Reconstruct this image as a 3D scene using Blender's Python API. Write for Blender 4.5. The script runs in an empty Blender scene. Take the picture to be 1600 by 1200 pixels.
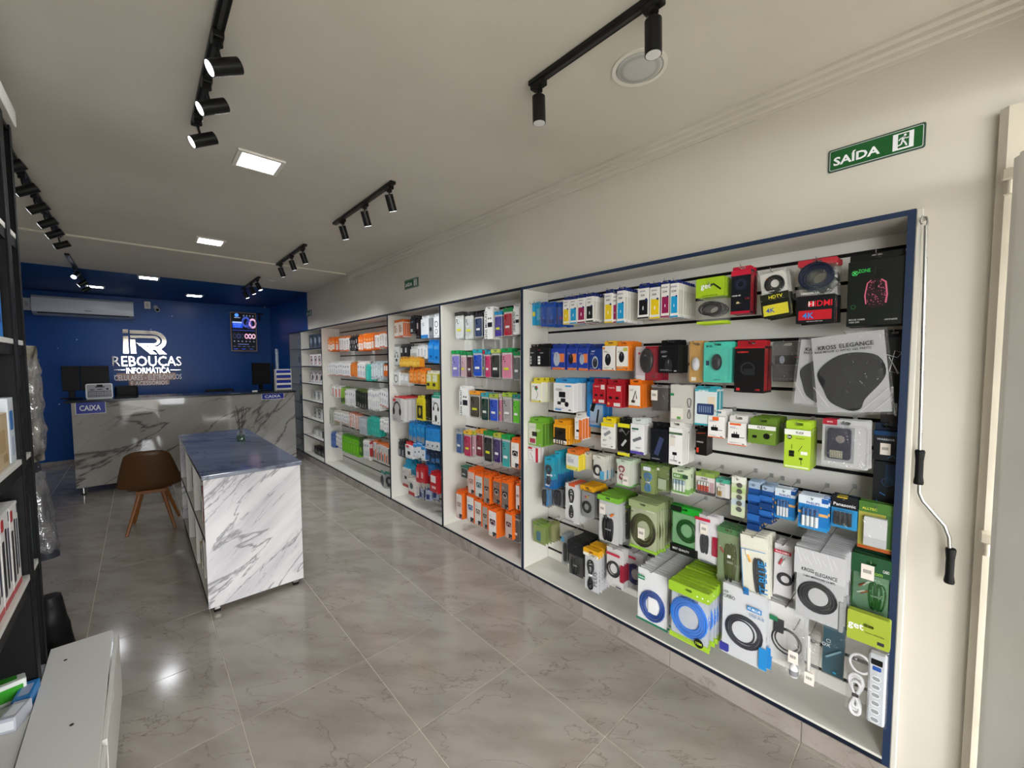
import bpy, math, random
from math import sin, cos, pi, radians
from mathutils import Vector, Matrix, noise
random.seed(7)
scene = bpy.context.scene
COL = scene.collection

# ------------------------------------------------------------------ camera
FPX, YAW, PIT, ROL, HC = 631.7, .7452, -.0544, .0043, 1.70
_f = Vector((sin(YAW)*cos(PIT), cos(YAW)*cos(PIT), sin(PIT)))
_r = Vector((cos(YAW), -sin(YAW), 0)); _d = _f.cross(_r)
RT = cos(ROL)*_r + sin(ROL)*_d
DN = -sin(ROL)*_r + cos(ROL)*_d
cam = bpy.data.cameras.new('camera'); camo = bpy.data.objects.new('camera', cam); COL.objects.link(camo)
cam.sensor_width = 36; cam.lens = FPX*36/1600; cam.clip_start = .02; cam.clip_end = 200
_m = Matrix((RT, -DN, -_f)).transposed().to_4x4(); _m.translation = Vector((0, 0, HC)); camo.matrix_world = _m
scene.camera = camo
CP = Vector((0, 0, HC))
def ray(u, v): return RT*((u-800)/FPX) + DN*((v-600)/FPX) + _f
def atx(u, v, x): d = ray(u, v); return CP + d*(x/d.x)
def aty(u, v, y): d = ray(u, v); return CP + d*(y/d.y)
def atz(u, v, z): d = ray(u, v); return CP + d*((z-HC)/d.z)

# ------------------------------------------------------------------ light and exposure
scene.view_settings.view_transform = 'Standard'; scene.view_settings.look = 'None'
scene.view_settings.gamma = 1; scene.view_settings.use_curve_mapping = False
scene.view_settings.exposure = 0.38
scene.cycles.transparent_max_bounces = 24
scene.cycles.max_bounces = 10
scene.cycles.use_denoising = True
scene.cycles.sample_clamp_indirect = 6
w = bpy.data.worlds.new('sky'); scene.world = w; w.use_nodes = True
nt = w.node_tree; bg = nt.nodes['Background']
bg.inputs[0].default_value = (.96, .98, 1.0, 1); bg.inputs[1].default_value = 12
def area(name, loc, sx, sy, power, rot=(0, 0, 0), color=(1, 1, 1), portal=False, spread=None):
    l = bpy.data.lights.new(name, 'AREA'); l.shape = 'RECTANGLE'; l.size = sx; l.size_y = sy; l.energy = power; l.color = color
    if portal: l.cycles.is_portal = True
    if spread: l.spread = spread
    o = bpy.data.objects.new(name, l); COL.objects.link(o); o.location = loc; o.rotation_euler = rot; return o
area('doorway_portal', (.345, -.37, 1.27), 3.58, 2.5, 1, (radians(90), 0, 0), portal=True)

# ------------------------------------------------------------------ materials
def lin(c):
    if isinstance(c, str):
        c = [int(c[i:i+2], 16)/255 for i in (0, 2, 4)]
        return tuple((x/12.92 if x <= .04045 else ((x+.055)/1.055)**2.4) for x in c)+(1,)
    return tuple(c)+(1,)
MC = {}
def mat(col, rough=.45, metal=0, spec=.28, emit=0, alpha=None, coat=0, noise_=True, name=None):
    k = (col, rough, metal, spec, emit, coat, name)
    if k in MC: return MC[k]
    m = bpy.data.materials.new(name or 'mat_'+str(col)); m.use_nodes = True; n = m.node_tree; b = n.nodes['Principled BSDF']
    b.inputs['Base Color'].default_value = lin(col); b.inputs['Roughness'].default_value = rough
    b.inputs['Metallic'].default_value = metal; b.inputs['Specular IOR Level'].default_value = spec; b.inputs['Coat Weight'].default_value = coat
    if emit:
        b.inputs['Emission Color'].default_value = lin(col); b.inputs['Emission Strength'].default_value = emit
    elif noise_:
        tc = n.nodes.new('ShaderNodeTexCoord'); no = n.nodes.new('ShaderNodeTexNoise'); no.inputs['Scale'].default_value = 35; no.inputs['Detail'].default_value = 1
        n.links.new(tc.outputs['Object'], no.inputs['Vector'])
        mr = n.nodes.new('ShaderNodeMapRange'); mr.inputs['To Min'].default_value = max(rough-.05, .02); mr.inputs['To Max'].default_value = min(1, rough+.08)
        n.links.new(no.outputs['Fac'], mr.inputs['Value']); n.links.new(mr.outputs[0], b.inputs['Roughness'])
    MC[k] = m; return m
def ramp(n, stops):
    r = n.nodes.new('ShaderNodeValToRGB'); e = r.color_ramp.elements
    while len(e) > 1: e.remove(e[0])
    e[0].position = stops[0][0]; e[0].color = lin(stops[0][1])
    for p, c in stops[1:]:
        x = e.new(p); x.color = lin(c)
    return r
def marble(name, base, vein, cloud, rough=.12, scale=1.0, rot=(0, 0, 0), stretch=(1, 1, 1), per_obj=0, coat=0, thin=.03, cloudamt=.5, bump=0, amt=.8):
    m = bpy.data.materials.new(name); m.use_nodes = True; n = m.node_tree; b = n.nodes['Principled BSDF']; L = n.links.new
    tc = n.nodes.new('ShaderNodeTexCoord'); mp = n.nodes.new('ShaderNodeMapping'); L(tc.outputs['Object'], mp.inputs[0])
    mp.inputs['Rotation'].default_value = rot
    mq = n.nodes.new('ShaderNodeMapping'); mq.inputs['Scale'].default_value = stretch; L(mp.outputs[0], mq.inputs[0]); src = mq.outputs[0]
    if per_obj:
        oi = n.nodes.new('ShaderNodeObjectInfo'); vm = n.nodes.new('ShaderNodeVectorMath'); vm.operation = 'MULTIPLY_ADD'
        cb = n.nodes.new('ShaderNodeCombineXYZ'); L(oi.outputs['Random'], cb.inputs[0]); L(oi.outputs['Random'], cb.inputs[1])
        L(cb.outputs[0], vm.inputs[0]); vm.inputs[1].default_value = (per_obj, per_obj*.7, 0); L(src, vm.inputs[2]); src = vm.outputs[0]
    def veins(sc, width, det, dist):
        no = n.nodes.new('ShaderNodeTexNoise'); no.inputs['Scale'].default_value = sc*scale; no.inputs['Detail'].default_value = det
        no.inputs['Roughness'].default_value = .55; no.inputs['Distortion'].default_value = dist; L(src, no.inputs['Vector'])
        s = n.nodes.new('ShaderNodeMath'); s.operation = 'SUBTRACT'; L(no.outputs['Fac'], s.inputs[0]); s.inputs[1].default_value = .5
        a = n.nodes.new('ShaderNodeMath'); a.operation = 'ABSOLUTE'; L(s.outputs[0], a.inputs[0])
        mr = n.nodes.new('ShaderNodeMapRange'); mr.inputs['From Max'].default_value = width; mr.inputs['To Min'].default_value = 1; mr.inputs['To Max'].default_value = 0; L(a.outputs[0], mr.inputs['Value'])
        return mr.outputs[0]
    v1 = veins(.9, thin, 6, .6); v2 = veins(2.1, thin*.6, 6, .9)
    msk = n.nodes.new('ShaderNodeTexNoise'); msk.inputs['Scale'].default_value = 1.3*scale; msk.inputs['Detail'].default_value = 3; L(src, msk.inputs['Vector'])
    mm = n.nodes.new('ShaderNodeMapRange'); mm.inputs['From Min'].default_value = .42; mm.inputs['From Max'].default_value = .62; L(msk.outputs['Fac'], mm.inputs['Value'])
    mul = n.nodes.new('ShaderNodeMath'); mul.operation = 'MULTIPLY'; L(v2, mul.inputs[0]); L(mm.outputs[0], mul.inputs[1])
    mx = n.nodes.new('ShaderNodeMath'); mx.operation = 'MAXIMUM'; L(v1, mx.inputs[0]); L(mul.outputs[0], mx.inputs[1])
    am = n.nodes.new('ShaderNodeMath'); am.operation = 'MULTIPLY'; L(mx.outputs[0], am.inputs[0]); am.inputs[1].default_value = amt
    c1 = n.nodes.new('ShaderNodeMix'); c1.data_type = 'RGBA'; c1.inputs[6].default_value = lin(base); c1.inputs[7].default_value = lin(cloud)
    cm = n.nodes.new('ShaderNodeMath'); cm.operation = 'MULTIPLY'; cm.inputs[1].default_value = cloudamt; L(mm.outputs[0], cm.inputs[0]); L(cm.outputs[0], c1.inputs[0])
    c2 = n.nodes.new('ShaderNodeMix'); c2.data_type = 'RGBA'; L(c1.outputs[2], c2.inputs[6]); c2.inputs[7].default_value = lin(vein); L(am.outputs[0], c2.inputs[0])
    L(c2.outputs[2], b.inputs['Base Color']); b.inputs['Roughness'].default_value = rough; b.inputs['Coat Weight'].default_value = coat; b.inputs['Coat Roughness'].default_value = .04
    if bump:
        bp = n.nodes.new('ShaderNodeBump'); bp.inputs['Strength'].default_value = bump; bp.inputs['Distance'].default_value = .002; L(msk.outputs['Fac'], bp.inputs['Height']); L(bp.outputs[0], b.inputs['Normal'])
    return m
def paint(name, c1, c2, rough=.6, scale=1.2, bump=.15, dots=None, spec=.4):
    m = bpy.data.materials.new(name); m.use_nodes = True; n = m.node_tree; b = n.nodes['Principled BSDF']; L = n.links.new
    tc = n.nodes.new('ShaderNodeTexCoord'); no = n.nodes.new('ShaderNodeTexNoise'); no.inputs['Scale'].default_value = scale; no.inputs['Detail'].default_value = 4
    L(tc.outputs['Object'], no.inputs['Vector']); r = ramp(n, [(.35, c1), (.65, c2)]); L(no.outputs['Fac'], r.inputs[0])
    out = r.outputs[0]
    if dots:
        vo = n.nodes.new('ShaderNodeTexVoronoi'); vo.inputs['Scale'].default_value = 5.0; L(tc.outputs['Object'], vo.inputs['Vector'])
        lt = n.nodes.new('ShaderNodeMath'); lt.operation = 'LESS_THAN'; lt.inputs[1].default_value = .045; L(vo.outputs['Distance'], lt.inputs[0])
        mx = n.nodes.new('ShaderNodeMix'); mx.data_type = 'RGBA'; L(lt.outputs[0], mx.inputs[0]); L(out, mx.inputs[6]); mx.inputs[7].default_value = lin(dots); out = mx.outputs[2]
    L(out, b.inputs['Base Color']); b.inputs['Roughness'].default_value = rough; b.inputs['Specular IOR Level'].default_value = spec
    n2 = n.nodes.new('ShaderNodeTexNoise'); n2.inputs['Scale'].default_value = 9; n2.inputs['Detail'].default_value = 5; L(tc.outputs['Object'], n2.inputs['Vector'])
    bp = n.nodes.new('ShaderNodeBump'); bp.inputs['Strength'].default_value = bump; bp.inputs['Distance'].default_value = .01; L(n2.outputs['Fac'], bp.inputs['Height']); L(bp.outputs[0], b.inputs['Normal'])
    return m
def film(name, tint='ffffff', opac=.10, gloss=.22, rough=.12):
    m = bpy.data.materials.new(name); m.use_nodes = True; n = m.node_tree; L = n.links.new
    n.nodes.remove(n.nodes['Principled BSDF']); out = n.nodes['Material Output']
    tr = n.nodes.new('ShaderNodeBsdfTransparent'); gl = n.nodes.new('ShaderNodeBsdfGlossy'); gl.inputs['Roughness'].default_value = rough
    df = n.nodes.new('ShaderNodeBsdfDiffuse'); df.inputs['Color'].default_value = lin(tint)
    lw = n.nodes.new('ShaderNodeLayerWeight'); lw.inputs['Blend'].default_value = .25
    mr = n.nodes.new('ShaderNodeMapRange'); mr.inputs['To Min'].default_value = gloss*.4; mr.inputs['To Max'].default_value = min(.9, gloss*3.5); L(lw.outputs['Facing'], mr.inputs['Value'])
    a = n.nodes.new('ShaderNodeMixShader'); a.inputs[0].default_value = opac; L(tr.outputs[0], a.inputs[1]); L(df.outputs[0], a.inputs[2])
    c = n.nodes.new('ShaderNodeMixShader'); L(mr.outputs[0], c.inputs[0]); L(a.outputs[0], c.inputs[1]); L(gl.outputs[0], c.inputs[2]); L(c.outputs[0], out.inputs['Surface'])
    tc = n.nodes.new('ShaderNodeTexCoord'); no = n.nodes.new('ShaderNodeTexNoise'); no.inputs['Scale'].default_value = 30; no.inputs['Detail'].default_value = 2; no.inputs['Distortion'].default_value = 1.5; L(tc.outputs['Object'], no.inputs['Vector'])
    bp = n.nodes.new('ShaderNodeBump'); bp.inputs['Strength'].default_value = .7; bp.inputs['Distance'].default_value = .01; L(no.outputs['Fac'], bp.inputs['Height']); L(bp.outputs[0], gl.inputs['Normal'])
    return m

# ------------------------------------------------------------------ mesh builder
class G:
    def __init__(s): s.v = []; s.f = []; s.m = []; s.sm = []; s.mats = []
    def mi(s, m):
        if m not in s.mats: s.mats.append(m)
        return s.mats.index(m)
    def add(s, vs, fs, m, smooth=False):
        o = len(s.v); s.v += [tuple(x) for x in vs]; k = s.mi(m)
        for f in fs: s.f.append([i+o for i in f]); s.m.append(k); s.sm.append(smooth)
        return s
    def box(s, x0, x1, y0, y1, z0, z1, m):
        vs = [(x, y, z) for z in (z0, z1) for y in (y0, y1) for x in (x0, x1)]
        return s.add(vs, [(0, 2, 3, 1), (4, 5, 7, 6), (0, 1, 5, 4), (2, 6, 7, 3), (0, 4, 6, 2), (1, 3, 7, 5)], m)
    def cbox(s, x0, x1, y0, y1, z0, z1, m, c=.004):   # box with chamfered edges
        X = (x0, x1); Y = (y0, y1); Z = (z0, z1); vs = []; ix = {}
        for i in (0, 1):
            for j in (0, 1):
                for k in (0, 1):
                    sx, sy, sz = (c if i == 0 else -c), (c if j == 0 else -c), (c if k == 0 else -c)
                    for a, p in enumerate(((X[i], Y[j]+sy, Z[k]+sz), (X[i]+sx, Y[j], Z[k]+sz), (X[i]+sx, Y[j]+sy, Z[k]))):
                        ix[i, j, k, a] = len(vs); vs.append(p)
        fs = []
        q = lambda *a: fs.append([ix[t] for t in a])
        for i in (0, 1): q(*[(i, j, k, 0) for j, k in ((0, 0), (0, 1), (1, 1), (1, 0))][::(1 if i == 0 else -1)])
        for j in (0, 1): q(*[(i, j, k, 1) for i, k in ((0, 0), (1, 0), (1, 1), (0, 1))][::(1 if j == 0 else -1)])
        for k in (0, 1): q(*[(i, j, k, 2) for i, j in ((0, 0), (0, 1), (1, 1), (1, 0))][::(1 if k == 0 else -1)])
        for j in (0, 1):
            for k in (0, 1): q((0, j, k, 1), (1, j, k, 1), (1, j, k, 2), (0, j, k, 2))
        for i in (0, 1):
            for k in (0, 1): q((i, 0, k, 0), (i, 1, k, 0), (i, 1, k, 2), (i, 0, k, 2))
        for i in (0, 1):
            for j in (0, 1): q((i, j, 0, 0), (i, j, 1, 0), (i, j, 1, 1), (i, j, 0, 1))
        for i in (0, 1):
            for j in (0, 1):
                for k in (0, 1): q((i, j, k, 0), (i, j, k, 1), (i, j, k, 2))
        return s.add(vs, fs, m)
    def cyl(s, p0, p1, r0, m, r1=None, n=12, caps=True, smooth=True):
        p0, p1 = Vector(p0), Vector(p1); r1 = r0 if r1 is None else r1
        a = (p1-p0).normalized(); b = a.orthogonal().normalized(); c = a.cross(b)
        vs = [p+(b*cos(2*pi*i/n)+c*sin(2*pi*i/n))*r for p, r in ((p0, r0), (p1, r1)) for i in range(n)]
        s.add(vs, [(i, (i+1) % n, n+(i+1) % n, n+i) for i in range(n)], m, smooth)
        if caps: s.add(vs[:n], [list(range(n))[::-1]], m); s.add(vs[n:], [list(range(n))], m)
        return s
    def tube(s, pts, r, m, n=6, closed=False, caps=True):
        P = [Vector(p) for p in pts]; N = len(P); vs = []; prev = None
        for i, p in enumerate(P):
            if closed: t = (P[(i+1) % N]-P[i-1])
            else: t = P[min(i+1, N-1)]-P[max(i-1, 0)]
            t = t.normalized() if t.length > 1e-9 else Vector((0, 0, 1))
            if prev is None: b = t.orthogonal().normalized()
            else:
                b = prev-t*prev.dot(t); b = b.normalized() if b.length > 1e-6 else t.orthogonal().normalized()
            prev = b; c = t.cross(b); rr = r[i] if isinstance(r, (list, tuple)) else r
            vs += [p+(b*cos(2*pi*k/n)+c*sin(2*pi*k/n))*rr for k in range(n)]
        fs = [(i*n+k, i*n+(k+1) % n, ((i+1) % N)*n+(k+1) % n, ((i+1) % N)*n+k) for i in range(N if closed else N-1) for k in range(n)]
        s.add(vs, fs, m, True)
        if caps and not closed: s.add(vs[:n], [list(range(n))[::-1]], m); s.add(vs[-n:], [list(range(n))], m)
        return s
    def poly(s, pts, y0, y1, m, back=True, axis='y'):   # pts (x,z) ccw seen from the front (-y); extruded from y0 (front) to y1
        n = len(pts)
        T = {'y': lambda a, y, b: (a, y, b), 'z': lambda a, y, b: (a, b, y), 'x': lambda a, y, b: (y, a, b)}[axis]
        vs = [T(x, y0, z) for x, z in pts]+[T(x, y1, z) for x, z in pts]
        fs = [list(range(n))]+([list(range(n, 2*n))[::-1]] if back else [])+[((i+1) % n, i, n+i, n+(i+1) % n) for i in range(n)]
        return s.add(vs, fs, m)
    def ring(s, outer, inner, y0, y1, m, axis='y'):
        n = len(outer); T = {'y': lambda a, y, b: (a, y, b), 'z': lambda a, y, b: (a, b, y), 'x': lambda a, y, b: (y, a, b)}[axis]
        vs = [T(p[0], y, p[1]) for y in (y0, y1) for P in (outer, inner) for p in P]
        fs = []
        for i in range(n):
            j = (i+1) % n
            fs += [(i, j, n+j, n+i), (2*n+j, 2*n+i, 3*n+i, 3*n+j), (j, i, 2*n+i, 2*n+j), (n+i, n+j, 3*n+j, 3*n+i)]
        return s.add(vs, fs, m)
    def ell(s, c, rx, ry, rz, m, nu=12, nv=7, vmin=0, vmax=pi):
        vs = []; fs = []
        for j in range(nv+1):
            t = vmin+(vmax-vmin)*j/nv
            for i in range(nu):
                a = 2*pi*i/nu; vs.append((c[0]+rx*sin(t)*cos(a), c[1]+ry*sin(t)*sin(a), c[2]+rz*cos(t)))
        for j in range(nv):
            for i in range(nu): fs.append((j*nu+i, (j+1)*nu+i, (j+1)*nu+(i+1) % nu, j*nu+(i+1) % nu))
        return s.add(vs, fs, m, True)
    def mesh(s, name):
        me = bpy.data.meshes.new(name); me.from_pydata(s.v, [], s.f)
        for m in s.mats: me.materials.append(m)
        me.polygons.foreach_set('material_index', s.m); me.polygons.foreach_set('use_smooth', s.sm); me.update(); return me
def rr(x0, x1, z0, z1, r, k=4):
    r = min(r, (x1-x0)/2-1e-5, (z1-z0)/2-1e-5); P = []
    for cx, cz, a in ((x1-r, z0+r, -90), (x1-r, z1-r, 0), (x0+r, z1-r, 90), (x0+r, z0+r, 180)):
        for i in range(k+1): t = radians(a+90*i/k); P.append((cx+r*cos(t), cz+r*sin(t)))
    return P
def circ(cx, cz, rx, rz=None, n=20): rz = rz or rx; return [(cx+rx*cos(2*pi*i/n), cz+rz*sin(2*pi*i/n)) for i in range(n)]
TX = {}
def textmesh(t, off=0.0):
    if (t, off) in TX: return TX[t, off]
    c = bpy.data.curves.new('t', 'FONT'); c.body = t; c.size = 1; c.offset = off; c.resolution_u = 2; c.fill_mode = 'FRONT'
    o = bpy.data.objects.new('t', c); me = bpy.data.meshes.new_from_object(o)
    vs = [tuple(v.co) for v in me.vertices]; fs = [list(p.vertices) for p in me.polygons]
    bpy.data.objects.remove(o); bpy.data.curves.remove(c); bpy.data.meshes.remove(me)
    if not vs: vs = [(0, 0, 0)]
    x0 = min(v[0] for v in vs); x1 = max(v[0] for v in vs); z0 = min(v[1] for v in vs); z1 = max(v[1] for v in vs)
    TX[t, off] = (vs, fs, x0, x1, z0, z1); return TX[t, off]
def text(g, t, cx, cz, h, m, y=-.001, wmax=None, off=.01, rot=0, thick=0):
    """flat lettering on the plane y, centred on cx, cz; h is the cap height; faces -y"""
    vs, fs, x0, x1, z0, z1 = textmesh(t, off); k = h/max(z1-z0, 1e-6); kx = k
    if wmax: kx = wmax/(x1-x0) if (wmax < 0 or (x1-x0)*k > wmax) else k
    if wmax and wmax < 0: kx = -wmax/(x1-x0)
    P = []
    for v in vs:
        a = (v[0]-(x0+x1)/2)*kx; b = (v[1]-(z0+z1)/2)*k
        P.append((cx+a*cos(rot)-b*sin(rot), y, cz+a*sin(rot)+b*cos(rot)))
    g.add(P, fs, m)
    if thick:
        from collections import Counter
        cnt = Counter(); 
        for f in fs:
            for i in range(len(f)): cnt[(f[i], f[(i+1) % len(f)])] += 1
        ed = [e for e in cnt if (e[1], e[0]) not in cnt]
        Q = P+[(p[0], y+thick, p[2]) for p in P]; n = len(P)
        g.add(Q, [(b, a, a+n, b+n) for a, b in ed], m)
    return g

# ------------------------------------------------------------------ objects
def tag(o, label=None, cat=None, group=None, kind=None):
    if label: o['label'] = label
    if cat: o['category'] = cat
    if group: o['group'] = group
    if kind: o['kind'] = kind
    return o
def link(name, me, parent=None, loc=None, rotz=0, mw=None):
    o = bpy.data.objects.new(name, me); COL.objects.link(o)
    if parent is not None: o.parent = parent
    if mw is not None: o.matrix_world = mw
    else:
        if loc is not None: o.location = loc
        if rotz: o.rotation_euler = (0, 0, rotz)
    return o
def part(name, g, parent, loc=None): return link(name, g.mesh(name), parent, loc)
def struct(name, g, parent=None):
    o = link(name, g.mesh(name), parent)
    if parent is None: o['kind'] = 'structure'
    return o
def empty(name, label, cat, group=None, loc=(0, 0, 0), rotz=0):
    return tag(link(name, None, None, loc, rotz), label, cat, group)
def solo(name, g, label, cat, group=None, loc=(0, 0, 0), rotz=0):
    return tag(link(name, g.mesh(name), None, loc, rotz), label, cat, group)

# common materials
WHITE = mat('e6e3da', .35); NAVY = mat('121a2c', .4, 0, .3); BLACK = mat('09090a', .5, 0, .25); CHROME = mat('d8d8d8', .15, 1); STEEL = mat('b5b5b2', .28, 1)
BLKP = mat('0b0b0d', .5, 0, .25); PAPER = mat('f0efec', .5)
FILM = film('clear_film', 'ffffff', .02, .13); FILMW = film('hazy_film', 'f4f4f4', .03, .03); FILMG = film('smoke_film', '8a8f80', .10, .08); FILMO = film('olive_film', '9aa860', .20, .08); FILMGR = film('green_film', '1f8424', .26, .06)
GLASS = film('glass', 'cfe8e0', .05, .14, .02)
# ================================================================== THE SHELL
XW, XL, YB, YF, ZC, YP = 2.14, -1.45, 10.07, -.36, 2.89, 7.42
wallw = paint('wall_paint', 'c9c4b8', 'd0cbc0', .55)
wallc = paint('ceiling_paint', 'cdc9be', 'd6d2c8', .7, bump=.3)
blue = paint('blue_paint', '004288', '004c96', .32, .8, .1, dots='9fc0e8', spec=.25)
bluec = paint('blue_ceiling_paint', '004078', '014884', .5, .8, .1)
tile_m = marble('floor_porcelain', 'aea69d', '5e544b', '8f867c', .12, 3.0, (0, 0, .9), (.65, 1.5, 1), per_obj=37, thin=.006, cloudamt=.5, amt=.5)
skirt_m = marble('skirting_porcelain', 'a89f98', '6f645b', '8a8076', .25, 3, (0, 0, .3), (1, 1, 1), per_obj=31, thin=.02, amt=.45)
grout = mat('d2cabc', .8)
# floor: grout bed with every tile a part
g = G(); g.box(XL, XW+.3, YF-.25, YB+.02, -.05, -.0025, grout); floor = struct('floor', g)
TXS = [-1.4974+.5971*i for i in range(7)]; TYS = [2.8194-.607*5+.607*j for j in range(18)]
tmesh = {}
for i, x in enumerate(TXS):
    for j, y in enumerate(TYS):
        x0, x1 = max(x, XL), min(x+.5971, XW); y0, y1 = max(y, YF-.2), min(y+.607, YB)
        if x1-x0 < .03 or y1-y0 < .03: continue
        k = (round(x1-x0, 3), round(y1-y0, 3))
        if k not in tmesh:
            g = G(); g.cbox(.0022, k[0]-.0022, .0022, k[1]-.0022, -.006, 0, tile_m, .0008); tmesh[k] = g.mesh('tile')
        link('tile', tmesh[k], floor, (x0, y0, 0))
# right-hand wall (white then blue), back wall, other walls, ceiling
def wall_panels(name, rects, m):   # rects (y0,y1,z0,z1) on the plane x = XW
    for y0, y1, z0, z1, mm in rects:
        g = G(); g.box(XW, XW+.45, y0, y1, z0, z1, mm); struct(name, g)
wall_panels('wall_right', [(YF, .1, 0, ZC, wallw), (.1, YP, 2.256, ZC, wallw), (YP, 8.5, 2.256, ZC, blue), (8.5, YB, 0, ZC, blue)], None)
g = G(); g.box(XL-.2, XW+.45, YB, YB+.2, 0, ZC, blue); struct('wall_back', g)
g = G(); g.box(XL-.2, XL, YF, YP, 0, ZC, wallw); g.box(XL-.2, XL, YP, YB, 0, ZC, blue); struct('wall_left', g)
g = G(); g.box(XL-.2, XW+.45, YF-.2, YF, 2.56, ZC+.2, wallw); g.box(XL-.2, -.40, YF-.2, YF, 0, 2.56, wallw); struct('wall_front', g)
g = G(); g.box(XL-.2, XW+.45, YF, YP, ZC, ZC+.15, wallc); g.box(XL-.2, XW+.45, YP, YB+.2, ZC, ZC+.15, bluec); struct('ceiling', g)
# pavement outside
pav = marble('pavement', '8a857c', '6d675d', '7a756c', .9, 1, thin=.02, amt=.4)
g = G(); g.box(-14, 16, -16, YF-.25, -.25, -.03, pav); struct('ground_outside', g)
# unseen pilaster added for shade, and the folding awning worked by the crank
g = G(); g.box(XW+.02, XW+.5, -1.3, YF-.001, -.03, 3.2, wallw); struct('pillar_added_shade', g)
aw = empty('awning', 'pale fabric awning folded out over the shop entrance', 'awning', None, (0, YF-.21, 2.62))
g = G(); g.box(-1.6, 2.6, -1.55, 0, .0, .012, mat('d8d4c8', .7)); g.v = [(x, y, z+y*.16) for x, y, z in g.v]; part('canopy', g, aw)
g = G(); g.cyl((-1.6, -1.56, -.25), (2.6, -1.56, -.25), .02, STEEL); part('front_bar', g, aw)
# stepped cornice
g = G()
prof = [(0, 0), (0, -.082), (-.008, -.082), (-.008, -.066), (-.02, -.06), (-.02, -.044), (-.034, -.036), (-.034, -.02), (-.052, -.012), (-.052, 0)]
vs = [(XW+a, y, ZC+b) for y in (YF, 5.52) for a, b in prof]; n = len(prof)
g.add(vs, [(i, (i+1) % n, n+(i+1) % n, n+i) for i in range(n)]+[list(range(n)), list(range(2*n-1, n-1, -1))], wallw); struct('trim_1', g)
# cable duct across the ceiling with a short drop on the wall
duct = mat('d8d2c2', .5)
g = G(); g.cbox(XL, XW-.055, 5.525, 5.56, ZC-.018, ZC-.0005, duct, .003); g.cbox(XW-.015, XW-.0005, 5.528, 5.55, ZC-.11, ZC-.001, duct, .003)
solo('cable_duct', g, 'cream cable duct crossing the ceiling and turning down onto the wall', 'duct')
# skirting of porcelain pieces
SKX = 2.105
g = G(); g.box(SKX+.008, XW+.44, .1, 8.5, 0, .094, grout); bb = struct('baseboard_right', g)
sk = {}
for j, y in enumerate(TYS):
    y0, y1 = max(y, .1), min(y+.607, 8.5)
    if y1-y0 < .02: continue
    k = round(y1-y0, 3)
    if k not in sk: gg = G(); gg.cbox(0, .008, .0015, k-.0015, .001, .096, skirt_m, .0012); sk[k] = gg.mesh('tile')
    link('tile', sk[k], bb, (SKX, y0, 0))
g = G(); g.box(XL, XW, YB-.008, YB-.0005, 0, .075, grout); b2 = struct('baseboard_back', g)
gg = G(); gg.cbox(0, .6, 0, .008, .001, .076, skirt_m, .0012); me = gg.mesh('tile')
for i in range(6): link('tile', me, b2, (XL+.598*i, YB-.0165, 0))

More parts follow.
